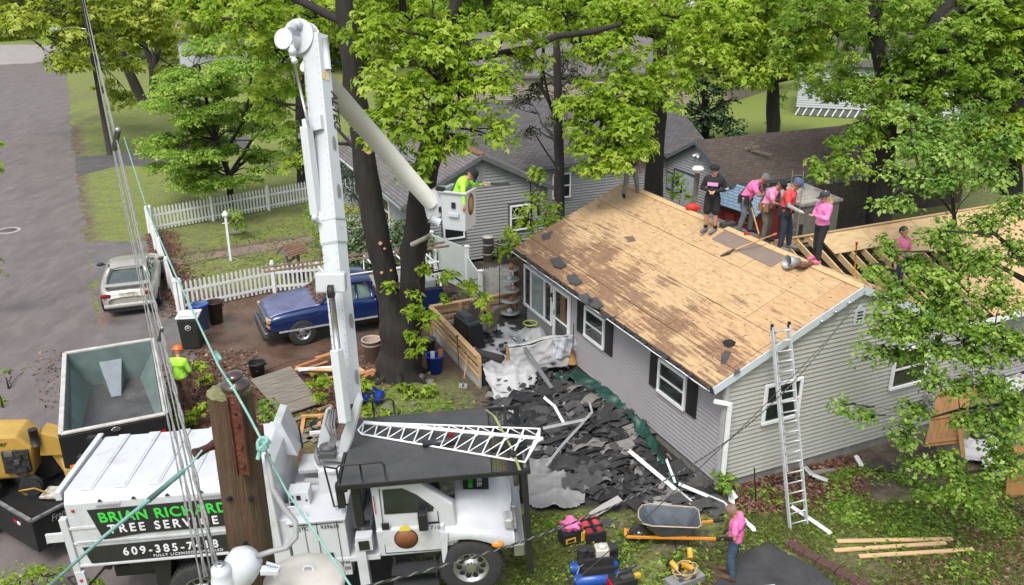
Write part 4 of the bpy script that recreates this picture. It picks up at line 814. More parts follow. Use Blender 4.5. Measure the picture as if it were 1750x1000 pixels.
for i, (x, Y, lab) in enumerate(((-60, 150, 'leftmost far tree beyond the cross street'), (140, 150, 'far tree at the end of the street'), (340, 140, 'far tree left behind the dogwoods'), (620, 130, 'far tree behind the central maple'), (900, 130, 'far tree behind the pine'), (1180, 135, 'far tree behind the white house'), (1420, 120, 'far tree right behind the pale blue house'), (1690, 110, 'far tree in the upper right corner'))):
 cl = fill(x-150, x+150, -120, 66, 10, Y-5, Y+5, 55, 75, .8); g_ = at(x, 80, Y)
 tree('background_tree', lab, [([Vector((g_.x, Y, 0)), Vector((g_.x, Y, 8)), Vector((g_.x, Y, 17))], [.5, .4, .2])], cl, [DARKG, YELG][i % 2], .7, 2.2, group='trees of the wood behind the houses', sub=1.5, lobes=1, twigs=0, hollow=.2)
def bush(name, label, cl, lm, ls, base, dens=3, sub=.22, lobes=1, cat='bush', group=None, flowers=None):
 st = [([Vector(base), Vector(base)+Vector((0, 0, .35))], [.03, .015])]
 t = tree(name, label, st, cl, lm, ls, dens, cat, group, lobes=lobes, sub=sub, twigs=1, base=base, hollow=.4, cname='leaves', tname='stem')
 if flowers:
  m_, n_ = flowers; P = np.concatenate([clump_leaves(c, np.array(r)*1.05, .5, .1, sub=.1, hollow=.9)[0][:n_] for c, r in cl]); V, Fc, r = leaves_mesh(P-np.array(base), rng.normal(size=P.shape)+np.array([0, 0, 1.]), .07, 3); leaf_object('flowers', V, Fc, r, m_, t)
 return t
PNK = leafmat('pink_petal', (.5, .15, .3), (.65, .25, .42), (.75, .45, .55), .3)
bush('hydrangea_bush', 'big pale leafed bush between the boom and the maple trunks', [CP(625, 405, 45, 38, 29.5), (CP(680, 415, 45, 42, 30)), CP(640, 440, 50, 26, 29), CP(725, 420, 34, 34, 30), CP(600, 440, 26, 26, 29)], HYD, .13, G(650, 480), dens=7)
bush('box_bush', 'yellow green rounded bush by the bungalow wall', [CP(600, 358, 26, 12, 33.5), CP(640, 352, 30, 13, 33.5), CP(665, 355, 16, 10, 33.5)], YELG, .07, G(625, 375))
bush('rhododendron', 'small bush with pink blossom next to the boom', [CP(605, 378, 22, 14, 32), CP(612, 392, 18, 12, 31.5)], HYD, .08, G(608, 405), flowers=(PNK, 90))
bush('yew_bush', 'dark shrub against the bungalow front beside the boom', [CP(600, 318, 22, 26, 36), CP(585, 290, 16, 20, 37), CP(625, 335, 18, 16, 35)], EVER, .09, G(600, 345))
bush('garden_shrub', 'shrub seen between lift cylinder and boom', [CP(535, 365, 16, 28, 33), CP(545, 400, 14, 18, 32)], DARKG, .1, G(540, 420))
bush('potted_plant', 'leafy plant in a pale dish on the fenced lawn', [CP(400, 375, 15, 17, 34.4), CP(410, 388, 8, 9, 34.3)], DARKG, .14, G(404, 397), cat='plant')
bush('sapling', 'bright green sapling with drooping leaves at the far corner of the stripped roof', [CP(915, 305, 18, 14, 26.5), CP(920, 335, 16, 16, 26.5), CP(940, 352, 16, 10, 26.3), CP(905, 375, 28, 12, 26), CP(925, 395, 22, 10, 25.8), CP(880, 402, 24, 14, 25.5), CP(905, 360, 16, 14, 26), CP(875, 425, 14, 10, 25.3), CP(860, 432, 12, 8, 25.3), CP(950, 378, 14, 7, 26)], MAPLE, .17, at(915, 470, 26), sub=.25, dens=3.2, cat='young tree')
bush('sapling', 'small sapling in front of the garage left of the man in black', [CP(1155, 305, 12, 9, 29), CP(1165, 318, 13, 8, 29), CP(1150, 330, 7, 6, 29), CP(1178, 338, 10, 6, 29)], MAPLE, .16, at(1160, 370, 29), sub=.2, cat='young tree')
bush('corner_plant', 'leafy plant at the foot of the downpipe', [CP(1235, 818, 12, 9, 16.0), CP(1243, 828, 9, 7, 15.8)], FINE, .12, G(1238, 842), cat='plant')
for nm, lab, cl, bs in (('cut_branch', 'leafy cut branch lying on the road at the left edge', [CP(20, 640, 30, 12, 22.2), CP(10, 655, 26, 12, 21.8), CP(48, 632, 14, 8, 22.5)], G(15, 665)), ('cut_branch', 'small leafy cut branch on the road below the larger one', [CP(4, 690, 10, 6, 20.3)], G(5, 697)), ('brush_heap', 'heap of bright leaves at the bottom left corner', [CP(30, 990, 45, 16, 12.7), CP(85, 985, 36, 12, 12.8), CP(160, 998, 18, 6, 12.6), CP(60, 1015, 60, 18, 12.3)], G(60, 1015)),
  ('brush_heap', 'leafy brush beside the man in the orange helmet', [CP(335, 625, 10, 8, 21.5), CP(350, 648, 14, 8, 21), CP(345, 700, 18, 12, 19.2), CP(325, 712, 20, 10, 19), CP(290, 690, 10, 14, 19.4), CP(300, 720, 18, 8, 18.6)], G(335, 725)),
  ('brush_heap', 'leafy brush lying on the weathered fence panel', [CP(540, 655, 16, 10, 20.3), CP(545, 678, 12, 9, 19.8), CP(555, 650, 10, 6, 20.2)], G(545, 690)),
  ('brush_heap', 'leafy brush behind the boom foot next to the fallen blue bucket', [CP(625, 665, 16, 12, 20), CP(640, 700, 20, 10, 19), CP(670, 708, 22, 8, 18.8), CP(630, 720, 22, 8, 18.6), CP(620, 655, 10, 8, 20.2)], G(640, 720)),
  ('brush_heap', 'leafy twigs on the soil below the maple', [CP(695, 660, 18, 6, 20.8), CP(705, 672, 16, 6, 20.5), CP(735, 665, 10, 6, 20.6)], G(700, 680)),
  ('weed_patch', 'weeds between the fence panel and the chip truck', [CP(452, 690, 14, 8, 18.9), CP(475, 705, 10, 8, 18.4), CP(485, 745, 12, 6, 17.6), CP(460, 715, 10, 8, 18.2)], G(465, 740))):
 bush(nm, lab, cl, MAPLE if 'cut' in nm or 'heap' in nm else FINE, .13 if bs.y > 14 else .09, bs, cat='branch' if nm == 'cut_branch' else ('brush' if nm == 'brush_heap' else 'weeds'), sub=.17, lobes=3 if bs.y > 14 else 1, dens=3)
def scatter(polys, n, seed=0):
 out = []
 for poly, k in polys:
  q = [G(x, y) for x, y in poly]; xa = min(v.x for v in q); xb = max(v.x for v in q); ya = min(v.y for v in q); yb = max(v.y for v in q)
  px = rng.uniform(xa, xb, k*4); py = rng.uniform(ya, yb, k*4); ok = inpoly(px, py, [(v.x, v.y) for v in q]); out.append(np.stack([px[ok], py[ok]], 1)[:k])
 return np.concatenate(out)
PATHP = [(v.x, v.y) for v in (G(1282, 940), G(1312, 928), G(1400, 974), G(1470, 1040), G(1130, 1095), G(1218, 1000))]
def patchy(P, s, thr):
 a = np.sin(P[:, 0]*s+1.3*np.sin(P[:, 1]*s*.7))*np.cos(P[:, 1]*s*1.1+1.7*np.sin(P[:, 0]*s*.6))+rng.normal(0, .45, len(P)); ok = ~inpoly(P[:, 0], P[:, 1], PATHP); return P[(a > thr) & ok]
GRS = leafmat('grass_blade', (.07, .10, .02), (.13, .18, .03), (.26, .28, .08), .3)
P = patchy(scatter([([(880, 880), (1210, 870), (1300, 880), (1750, 840), (1750, 1030), (880, 1030)], 60000), ([(700, 960), (900, 900), (900, 1030), (700, 1030)], 5000)], 0), 1.6, -.2)
n_ = len(P); th = rng.uniform(0, 2*PI, n_); V = []; hgt = rng.uniform(.025, .085, n_); ln = rng.normal(0, .04, (n_, 2)); w = .006
dx = np.cos(th)*w; dy = np.sin(th)*w
A = np.stack([P[:, 0]-dx, P[:, 1]-dy, np.zeros(n_)], 1); B = np.stack([P[:, 0]+dx, P[:, 1]+dy, np.zeros(n_)], 1)
Cc = np.stack([P[:, 0]+dx*.8+ln[:, 0]*.5, P[:, 1]+dy*.8+ln[:, 1]*.5, hgt*.6], 1); D = np.stack([P[:, 0]+ln[:, 0]*1.4, P[:, 1]+ln[:, 1]*1.4, hgt], 1)
V = np.stack([A, B, Cc, D], 1).reshape(-1, 3); Fc = np.arange(n_*4).reshape(-1, 4)
tag(leaf_object('grass', V, Fc, rng.uniform(0, 1, n_), GRS), kind='stuff')
P = np.concatenate([patchy(scatter([([(1380, 830), (1480, 790), (1700, 800), (1750, 900), (1700, 960), (1450, 900)], 9000), ([(880, 880), (1210, 880), (1380, 850), (1700, 960), (1700, 1020), (880, 1020)], 5000), ([(1240, 850), (1500, 790), (1500, 860), (1260, 900)], 1600)], 0), 2.2, .25),
     patchy(scatter([([(290, 420), (545, 360), (560, 480), (320, 520)], 3500), ([(620, 640), (820, 640), (820, 710), (640, 720)], 1200)], 0), 1.4, .3)])
n_ = len(P); V, Fc, r = leaves_mesh(np.stack([P[:, 0], P[:, 1], rng.uniform(.01, .09, n_)], 1), np.array([0, 0, 1.])+rng.normal(0, .35, (n_, 3)), .075, 3)
tag(leaf_object('ground_weeds', V, Fc, r, FINE), kind='stuff')
DEAD = leafmat('dead_leaf', (.05, .02, .012), (.15, .07, .045), (.30, .19, .14), .1)
P = scatter([([(250, 400), (262, 395), (312, 545), (268, 545)], 1500), ([(262, 400), (300, 392), (360, 540), (310, 545)], 900), ([(260, 640), (300, 600), (440, 600), (440, 740), (300, 760)], 2600), ([(540, 600), (700, 600), (700, 640), (600, 720), (520, 720)], 900), ([(1250, 830), (1470, 775), (1480, 870), (1260, 880)], 4500), ([(430, 640), (600, 640), (560, 760), (440, 740)], 1400), ([(60, 600), (110, 600), (110, 700), (60, 700)], 120), ([(700, 480), (760, 470), (800, 540), (740, 560)], 500), ([(1600, 850), (1750, 860), (1750, 1020), (1500, 1020)], 1500), ([(290, 430), (560, 380), (560, 480), (310, 540)], 500)], 0)
n_ = len(P); V, Fc, r = leaves_mesh(np.stack([P[:, 0], P[:, 1], rng.uniform(.012, .03, n_)], 1), np.array([0, 0, 1.])+rng.normal(0, .4, (n_, 3)), .075, 3)
tag(leaf_object('fallen_leaves', V, Fc, r, DEAD), kind='stuff')
# ================================================================== BUCKET TRUCK (standing nose-up on its outriggers)
TM = T(-7.25, 12.05, 0) @ RZ(3.2) @ RY(-3.5); TI = TM.inverted()
trk = thing('bucket_truck', 'white tree service bucket truck with ribbed chip box, black cab platform and raised boom', 'truck', M=TM)
TW = mat('truck_white', (.48, .50, .53), .35, var=.06, scale=2.4, bump=.03, coat=.3, col2=(.37, .37, .35), amt=.40); TB = mat('truck_black', (.012, .012, .013), .5, var=.3, scale=5, bump=.15)
RUB = mat('tyre_rubber', (.025, .025, .026), .85, var=.25, scale=8, bump=.4); CHR = mat('alloy', (.42, .42, .43), .3, .85, var=.12, scale=8); DK = mat('dark_gap', (.008, .008, .008), .9)
GRN = mat('sign_green', (.05, .50, .06), .5, var=.1); SWH = mat('sign_white', (.62, .62, .66), .5, var=.06); SBK = mat('sign_black', (.02, .02, .022), .45)
REDL = mat('lens_red', (.4, .01, .015), .25); ORL = mat('lens_orange', (.75, .22, .02), .25)
def wl(mb, inv=None):
 I = inv or TI; mb.v = [tuple(I @ Vector(v)) for v in mb.v]; return mb
XZ = Matrix(((1, 0, 0, 0), (0, 0, -1, 0), (0, 1, 0, 0), (0, 0, 0, 1)))   # prism (x,z) extruded along -y
b = MB(); b.prism([(0.02, 1.35), (3.3, 1.35), (3.3, 2.58), (.05, 2.58)], -2.0, 0, XZ)
b.add([(.05, 0, 2.58), (3.3, 0, 2.58), (3.3, .12, 2.76), (.05, .12, 2.76), (.05, 2.0, 2.62), (3.3, 2.0, 2.62), (3.3, 1.9, 2.74), (.05, 1.9, 2.74)], [(0, 1, 2, 3), (3, 2, 6, 7), (7, 6, 5, 4), (0, 3, 7, 4), (1, 5, 6, 2)])
for k in range(6): b.box((.42+k*.55, 1.0, 2.76), (.20, 1.78, .03)).box((.42+k*.55, 1.0, 2.77), (.13, 1.74, .03))
b.box((.6, -.012, 1.83), (1.0, .02, .05)).box((1.65, -.012, 1.82), (3.25, .02, .05)).box((.25, -.012, 2.12), (.46, .02, .06)).box((1.65, -.015, 1.37), (3.3, .03, .05))
box_ = b.build('chip_box', TW, trk, bev=.012)
b = MB(); b.box((-.03, 0.02, 1.75), (.12, .12, 1.15)).box((-.03, 1.0, 2.72), (.1, 1.9, .16)).box((-.03, 2.0, 1.95), (.12, .1, 1.4)).box((.0, -.02, 1.12), (.16, .06, .3)).box((-.22, -.02, 1.98), (.3, .05, .17)); b.build('door_frame', TW, trk, bev=.008)
b = MB(); b.box((-.12, 1.9, 2.72), (.28, .12, .1)).box((-.12, 1.4, 2.62), (.28, .12, .12)).bar((-.15, 1.9, 2.7), (-.15, 1.4, 2.6), .05); b.build('door_hinge', TB, trk)
b = MB()
for k in range(5): b.prism([(.6+k*.55, 2.6), (.68+k*.55, 2.6), (.64+k*.55, 2.645)], 0.0, .02, XZ)
b.build('rib_drain', DK, trk)
b = MB(); b.prism([(.40, 2.46), (3.15, 2.46), (3.15, 1.93), (1.2, 1.92), (.54, 1.86)], .015, .02, XZ); s1 = b.build('sign_panel', SBK, trk)
b = MB(); b.prism([(.16, 1.74), (3.15, 1.76), (3.15, 1.42), (.24, 1.41)], .02, .026, XZ); s2 = b.build('phone_panel', SBK, trk)
def tt(s, x, z, size, m, par, sx=1, sp=1, sh=0, bold=0): return text_part('lettering', s, size, m, par, T(x, -.030, z) @ RX(90), .003, sx, sp, sh, bold)
tt('BRIAN RICHARDS', .56, 2.205, .265, GRN, s1, 1.0, 1.10, -.08, .007)
tt('TREE SERVICE', .66, 1.985, .225, SWH, s1, .94, 1.45, 0, .006)
tt('609-385-7418', .80, 1.52, .215, SWH, s2, .93, 1.42, 0, .006)
tt('FULLY LICENSED & INSURED', 1.28, 1.438, .068, SWH, s2, 1.15, 1.2, 0, 0)
b = MB()
for x0 in (.55, 2.2):
 for k in range(9): b.bar((x0+k*.045, -.012, 2.48), (x0+.05+k*.045, -.012, 2.54), .012, .004)
b.build('vent_stripes', SBK, trk)
MB().ball((.17, -.01, 2.46), (.03, .02, .03)).build('marker_light', REDL, trk); MB().ball((-.0, -.055, 1.1), (.03, .02, .03)).build('marker_light', REDL, trk)
b = MB(); b.box((1.0, .3, 1.15), (.5, .3, .2), RY(0)).box((3.6, 1.0, .75), (7.0, .22, .25)).box((3.6, .55, .8), (6.6, .1, .2)).box((3.6, 1.45, .8), (6.6, .1, .2)).prism([(1.2, 1.3), (1.5, 1.3), (1.35, .55), (1.15, .55)], -.4, -.1, XZ); b.build('chassis', TB, trk)
b = MB(); b.bar((-.3, .1, .55), (.45, .1, 1.3), .04).bar((.0, 1, .6), (.2, 1, 1.3), .3, .1); b.build('tow_frame', TB, trk)
b = MB(); b.prism([(3.3, 1.3), (3.42, 1.3), (3.42, 2.75), (3.3, 2.9)], -2.0, -.0, XZ); b.prism([(3.35, 2.4), (3.62, 2.35), (3.42, 3.05), (3.3, 3.1)], -1.95, -1.3, XZ); b.build('bulkhead', TW, trk, bev=.01)
MB().box((3.62, 1.72, 2.5), (.02, .06, .45), RY(0)).build('bulkhead_slot', DK, trk)
def wheel(par, c, r, w, side=-1, holes=10, n=40, rimr=.56, steer=0, rimm=CHR):
 """axis along y; side -1: outer face toward -y"""
 M_ = T(*c) @ RX(90 if side < 0 else -90)
 t = MB(); t.lathe([(rimr*r, -w/2), (r*.90, -w/2), (r*.98, -w*.42), (r, -w*.25), (r, w*.25), (r*.98, w*.42), (r*.90, w/2), (rimr*r, w/2*.92)], n, M_)
 for k in range(n):
  a = 2*PI*k/n; t.box((r*1.0*math.cos(a), r*math.sin(a), 0), (.02, .035, w*.8), M_)
 wh = t.build('wheel', RUB, par)
 q = MB(); q.lathe([(rimr*r, w*.43), (rimr*r*.95, w*.46), (rimr*r*.88, w*.36), (rimr*r*.8, w*.22), (rimr*r*.45, w*.24), (rimr*r*.42, w*.36), (rimr*r*.25, w*.40), (0, w*.42)], n, M_); q.build('rim', rimm, wh)
 h = MB()
 for k in range(holes):
  a = 2*PI*k/holes; h.lathe([(.085*r, 0), (.085*r, .012), (0, .012)], 10, M_ @ T(rimr*r*.66*math.cos(a), rimr*r*.66*math.sin(a), w*.225))
  h.lathe([(.02*r, 0), (.02*r, .03), (0, .03)], 6, M_ @ T(rimr*r*.34*math.cos(a+.2), rimr*r*.34*math.sin(a+.2), w*.36))
 h.build('rim_hole', DK, wh); return wh
wheel(trk, (6.58, .18, .55), .56, .30); wheel(trk, (6.58, 1.82, .55), .56, .30, 1)
for y in (.16, .48): wheel(trk, (1.9, y, .55), .56, .27)
for y in (1.84, 1.52): wheel(trk, (1.9, y, .55), .56, .27, 1)
b = MB(); b.box((4.2, 1.0, 1.0), (1.7, 2.0, .1)).box((4.1, 1.75, 1.45), (1.4, .5, .5)).box((3.75, 1.0, 1.7), (.5, .5, .3)); b.build('deck_plate', TW, trk, bev=.01)
b = MB(); b.box((4.06, .42, 1.25), (.95, .82, 1.15)).box((4.06, .42, 1.84), (1.0, .88, .04)); tb_ = b.build('toolbox', TW, trk, bev=.01)
b = MB(); b.box((4.06, -.0, 1.25), (.008, .012, 1.1)).box((3.85, -.0, 1.25), (.006, .012, 1.1)).box((4.4, -.0, 1.25), (.008, .012, 1.1)).box((4.06, -.0, 1.78), (.9, .012, .008)); b.build('door_gap', DK, tb_)
b = MB(); b.box((3.78, -.01, 1.12), (.09, .03, .11)).box((4.22, -.01, 1.12), (.09, .03, .11)); b.build('latch', TB, tb_)
def tx(s, x, z, size, m, par, y=-.006, sx=1): return text_part('lettering', s, size, m, par, T(x, y, z) @ RX(90), .002, sx, 1.05)
tx('NJTC', 3.68, 1.68, .10, SBK, tb_); tx('939630', 4.12, 1.68, .10, SBK, tb_); tx('VW', 4.36, .92, .1, SBK, tb_); tx('00', 4.42, .80, .1, SBK, tb_)
b = MB(); b.box((3.3, .3, 1.1), (.48, .6, .55)).box((3.3, .3, .7), (.45, .5, .35)).box((3.42, .35, 1.6), (.3, .5, .5)); b.build('side_bin', TW, trk, bev=.01)
b = MB(); b.tube([(3.6, .1, 1.85), (3.62, .1, 2.1), (3.85, .1, 2.1), (3.9, .1, 1.85)], .018, 6); b.build('grab_handle', TW, trk)
b = MB(); b.box((3.72, .62, 1.95), (.36, .3, .35)).box((3.56, .62, 2.0), (.02, .2, .2)); b.build('control_box', TW, trk, bev=.01)
b = MB(); b.box((3.60, .465, 2.02), (.07, .012, .09)).box((3.60, .465, 1.9), (.07, .012, .08)).box((3.72, .465, 2.02), (.07, .012, .09)).box((3.85, .465, 1.96), (.03, .012, .03)); b.build('control_panel', DK, trk)
b = MB(); b.tube([(3.7, 1.15, 1.9), (4.3, 1.15, 1.85), (4.6, 1.2, 1.8)], .07, 10).tube([(3.7, .98, 1.72), (4.6, .98, 1.7)], .055, 10).tube([(3.9, 1.3, 2.1), (4.2, 1.35, 2.05)], .04, 8); b.build('hydraulic_pipes', mat('hydraulic_grey', (.45, .47, .48), .5), trk)
b = MB(); b.box((4.08, 1.62, 1.98), (1.05, .55, .1)); b.build('rear_bin_lid', TW, trk, bev=.02)
b = MB(); b.box((4.35, 1.12, 1.7), (.75, .8, 1.2), tap=.82).lathe([(.36, 2.25), (.38, 2.32), (.3, 2.36)], 24, T(4.3, 1.12, 0)); b.build('pedestal', TW, trk, bev=.015)
b = MB()
for x in (3.75, 4.12): b.lathe([(.11, 0), (.11, .006), (0, .006)], 20, T(x, .935, 1.42) @ RX(90))
b.build('round_cover', mat('cover_grey', (.38, .37, .35), .6), trk)
for y, s in ((.02, -1), (1.98, 1)):
 b = MB(); b.box((4.82, y, 1.35), (.28, .2, .28)).box((4.74, y, .85), (.17, .17, 1.0)); b.box((4.72, y-.12*s*0, .35), (.13, .13, .6)).box((4.70, y, .02-.0), (.4, .4, .06)).bar((4.82, .3, 1.3), (4.82, 1.7, 1.3), .18); b.build('outrigger', TW, trk, bev=.008)
 b = MB(); b.box((4.82, y+.11*s, 1.33), (.18, .01, .18)); b.build('outrigger_recess', DK, trk)
b = MB(); b.box((4.82, .12, 1.62), (.22, .12, .05)).box((4.78, .1, 2.1), (.14, .14, .85)).box((4.52, .1, 2.25), (.12, .12, .45)).box((4.6, 1.0, 2.44), (.14, 2.1, .1)); b.build('platform_support', TB, trk)
cw = MB(); cabp = [(5.02, 1.0), (5.02, 2.36), (5.12, 2.42), (5.62, 2.42), (5.82, 2.36), (6.38, 1.86), (6.42, 1.0)]
cw.prism(cabp, -1.9, -.12, XZ); cw.prism([(5.02, .95), (6.15, .95), (6.2, 1.5), (5.02, 1.5)], -1.96, -.06, XZ); cab_ = cw.build('cab', TW, trk, bev=.035)
b = MB(); b.prism([(5.2, 1.80), (5.22, 2.26), (5.56, 2.26), (5.80, 2.10), (6.02, 1.85), (6.02, 1.78)], .105, .118, XZ @ T(0, 0, -.225));
b = MB(); b.prism([(5.20, 1.78), (5.22, 2.27), (5.55, 2.27), (5.78, 2.12), (6.05, 1.84), (6.02, 1.76)], -.118, -.108, XZ); b.build('side_window', GLS, cab_)
b = MB(); b.add([(5.80, .25, 2.375), (6.40, .22, 1.875), (6.40, 1.80, 1.875), (5.80, 1.77, 2.375)], [(0, 1, 2, 3)], T(.012, 0, .014)); b.build('windscreen', GLS, cab_)
b = MB()
for pts in ([(5.14, 1.02), (5.17, 2.3)], [(6.12, 1.02), (6.1, 1.75)], [(5.14, 1.02), (6.12, 1.0)]): b.bar((pts[0][0], .056, pts[0][1]), (pts[1][0], .056 if pts[1][1] < 1.6 else .112, pts[1][1]), .012, .008, up=(0, 1, 0))
b.build('door_seam', DK, cab_)
MB().box((5.2, .05, 1.58), (.13, .03, .13)).build('door_handle', TB, cab_, bev=.01)
b = MB(); b.box((5.86, -.07, 1.72), (.16, .16, .34)).bar((5.95, .1, 1.85), (5.86, -.05, 1.8), .05); b.build('mirror', TB, cab_, bev=.03)
MB().box((6.02, .05, 1.57), (.17, .012, .035)).build('nameplate', TB, cab_); tx('710', 5.95, 1.44, .095, SBK, cab_, .048, 1.2)
EB = mat('emblem_brown', (.20, .075, .03), .5, var=.2, scale=12)
b = MB(); b.lathe([(.205, 0), (.205, .006), (0, .006)], 36, T(5.52, .055, 1.29) @ RX(90)); em = b.build('door_emblem', SBK, cab_)
b = MB(); b.lathe([(.185, 0), (.185, .006), (0, .006)], 36, T(5.52, .050, 1.29) @ RX(90)); b.build('emblem_field', EB, em); b = MB(); b.prism([(5.42, 1.46), (5.62, 1.46), (5.6, 1.54), (5.52, 1.58), (5.44, 1.54)], -.044, -.036, XZ); b.build('emblem_band', mat('emblem_yellow', (.6, .5, .06), .5), em)
b = MB(); b.box((5.06, .09, 2.0), (.012, .02, .35)); b.build('grab_slot', REDL, cab_)
def loft(secs, name, m, par, bev=0, sub=1):
 b = MB(); n_ = len(secs[0]); vs = [p for s_ in secs for p in s_]
 fs = [(i*n_+k, (i+1)*n_+k, (i+1)*n_+k+1, i*n_+k+1) for i in range(len(secs)-1) for k in range(n_-1)]
 fs += [tuple(range(n_))[::-1], tuple((len(secs)-1)*n_+k for k in range(n_))]
 b.add(vs, fs, None, 0, True); return b.build(name, m, par, sub=sub)
def hs(x, hz, ez, fz, fb, hy, fy):
 half = [(x, fy, fb), (x, fy-.03, (fb+fz)/2), (x, fy+.03, fz), (x, hy-.08, fz+.04), (x, hy, ez), (x, hy+.25, hz-.02)]
 return half+[(x, 1.0, hz)]+[(x, 2.0-y, z) for _, y, z in reversed(half)]
secs = [hs(6.12, 1.84, 1.78, 1.45, 1.05, .34, .1), hs(6.3, 1.86, 1.78, 1.42, 1.18, .36, .05), hs(6.6, 1.84, 1.75, 1.40, 1.22, .38, .0), hs(6.9, 1.80, 1.70, 1.34, 1.12, .42, .0), hs(7.15, 1.74, 1.62, 1.24, .92, .48, .06), hs(7.32, 1.66, 1.5, 1.14, .86, .52, .12), hs(7.38, 1.5, 1.4, 1.1, .86, .54, .16)]
loft(secs, 'bonnet', TW, trk)
b = MB(); b.prism([(6.1, .75), (6.1, 1.4), (6.25, 1.35), (6.2, .95), (6.12, .72)], -.4, -.02, XZ); b.build('wing_trailing_edge', TW, trk, bev=.01)
b = MB(); b.add([(6.55, .55, 1.83), (7.0, .55, 1.785), (7.0, .95, 1.82), (6.55, .95, 1.86)], [(0, 1, 2, 3)], T(0, 0, .02)); p_ = b.build('bonnet_sign', SBK, trk)
def th(s, x, y, size, m, sx): return text_part('lettering', s, size, m, p_, T(x, y, 1.868) @ RY(4) @ RZ(90), .002, sx, 1.05, 0, 0)
th('BRIAN RICH', 6.72, .56, .12, GRN, .50); th('TREE SER', 6.88, .56, .12, SWH, .55)
b = MB(); b.box((7.4, 1.0, 1.2), (.1, 1.0, .5)).box((7.45, 1.0, .8), (.2, 1.8, .25)); b.build('grille', CHR, trk, bev=.02)
b = MB(); b.box((7.30, .30, 1.32), (.16, .28, .2)); b.build('headlight', mat('headlight_glass', (.5, .5, .52), .15, .5), trk, bev=.04)
b = MB(); b.ball((7.08, .03, 1.02), (.11, .05, .06)); b.build('indicator', ORL, trk)
b = MB(); b.box((5.6, .12, .62), (.8, .3, .05)).box((5.6, .12, .3), (.8, .3, .05)).bar((5.25, .2, .3), (5.25, .2, .95), .04).bar((5.95, .2, .3), (5.95, .2, .95), .04); b.build('step', mat('step_dark', (.04, .042, .045), .6, .3, bump=.5, bscale=80), trk)
b = MB(); b.box((5.82, 1.05, 2.52), (2.5, 2.2, .035)); b.build('platform_mat', mat('rubber_mat', (.05, .05, .052), .5, var=.25, scale=1.6, bump=.25, bscale=12, col2=(.09, .09, .092), amt=.3), trk)
b = MB()
for p, q in (((4.5, -.05), (7.72, -.05)), ((4.5, 2.16), (7.72, 2.16)), ((4.52, -.05), (4.52, 2.16)), ((7.7, -.05), (7.7, 2.16)), ((7.07, -.05), (7.07, 2.16)), ((7.4, -.05), (7.4, 2.16)), ((7.07, .7), (7.7, .7)), ((7.07, 1.4), (7.7, 1.4))): b.bar((*p, 2.49), (*q, 2.49), .05, .07)
b.build('platform_frame', TB, trk)
b = MB(); x0, x1, y0, y1 = 7.09, 7.69, 0, 2.12
s_ = .05
for k in range(-44, 60):
 c = k*s_
 for sg in (1, -1):
  pts = []
  for x in (x0, x1):
   y = (c+(x-x0)*.5) if sg > 0 else (c+(x1-x)*.5)
   pts.append((x, y))
  (xa, ya), (xb, yb) = pts
  if max(ya, yb) < y0 or min(ya, yb) > y1: continue
  f = lambda yy: xa+(yy-ya)*(xb-xa)/((yb-ya) or 1e-9)
  if ya < y0: xa, ya = f(y0), y0
  if yb < y0: xb, yb = f(y0), y0
  if ya > y1: xa, ya = f(y1), y1
  if yb > y1: xb, yb = f(y1), y1
  b.bar((xa, ya, 2.515), (xb, yb, 2.515), .010, .004)
b.build('platform_grating', TB, trk)
for y in (-.03, 2.14):
 b = MB(); b.tube([(4.55, y, 2.5), (4.55, y, 2.85), (4.6, y, 2.9), (5.28, y, 2.9), (5.33, y, 2.85), (5.33, y, 2.5)], .018, 8).tube([(4.94, y, 2.5), (4.94, y, 2.9)], .016, 8)
 if y < 0: b.tube([(4.55, y, 2.85), (4.3, y+.25, 2.75), (4.36, y+.25, 1.95), (4.6, y+.2, 2.0)], .018, 8)
 b.build('handrail', TB, trk)
for y in (.0, 2.1):
 b = MB(); b.box((7.62, y, 1.45), (.1, .12, 2.1)); b.build('platform_post', TB, trk)
def PL(px, py, h=2.56):
 v = onp(px, py, TM @ Vector((0, 0, h)), (TM.to_3x3() @ Vector((0, 0, 1)))); return TI @ v
lat = thing('lattice_section', 'tapering white tubular lattice section strapped across the black cab platform', 'lattice frame', M=TM); b = MB()
a0, a1, b0_, b1_, c0_, c1_ = PL(618, 742), PL(897, 790), PL(622, 722), PL(922, 733), PL(622, 722, 2.74), PL(928, 750, 2.80)
A_ = lambda t: a0.lerp(a1, t); B_ = lambda t: b0_.lerp(b1_, t); C_ = lambda t: c0_.lerp(c1_, t)
b.tube([A_(0), A_(1)], .018, 8).tube([B_(0), B_(1)], .018, 8).tube([C_(0), C_(1)], .034, 10)
N_ = 12
for k in range(N_+1):
 t = k/N_; b.tube([A_(t), B_(t)], .016, 6); b.tube([A_(t), C_(t*.97), B_(t)], .010, 6)
 if k < N_: b.tube([A_(t), C_((k+1)/N_)], .009, 6); b.tube([B_(t), C_((k+1)/N_)], .009, 6)
b.tube([A_(1), C_(.98), B_(1)], .018, 8); b.tube([A_(0), PL(612, 735, 2.66), B_(0)], .016, 8)
b.build('lattice', WHT, lat); MB().ball(PL(770, 744, 2.62), (.05, .05, .08)).build('red_flag', REDL, lat)
st_ = thing('ratchet_strap', 'yellow green ratchet strap over the lattice section on the platform', 'strap', M=TM); b = MB()
b.bar((7.05, 1.9, 2.64), (7.2, 1.2, 2.88), .04, .006).bar((7.2, 1.2, 2.88), (7.45, .5, 2.62), .04, .006).bar((7.45, .5, 2.62), (7.55, -.1, 2.56), .04, .006); b.build('webbing', mat('strap_olive', (.22, .24, .08), .7), st_); MB().box((7.47, .32, 2.63), (.09, .16, .05)).build('ratchet', TB, st_)
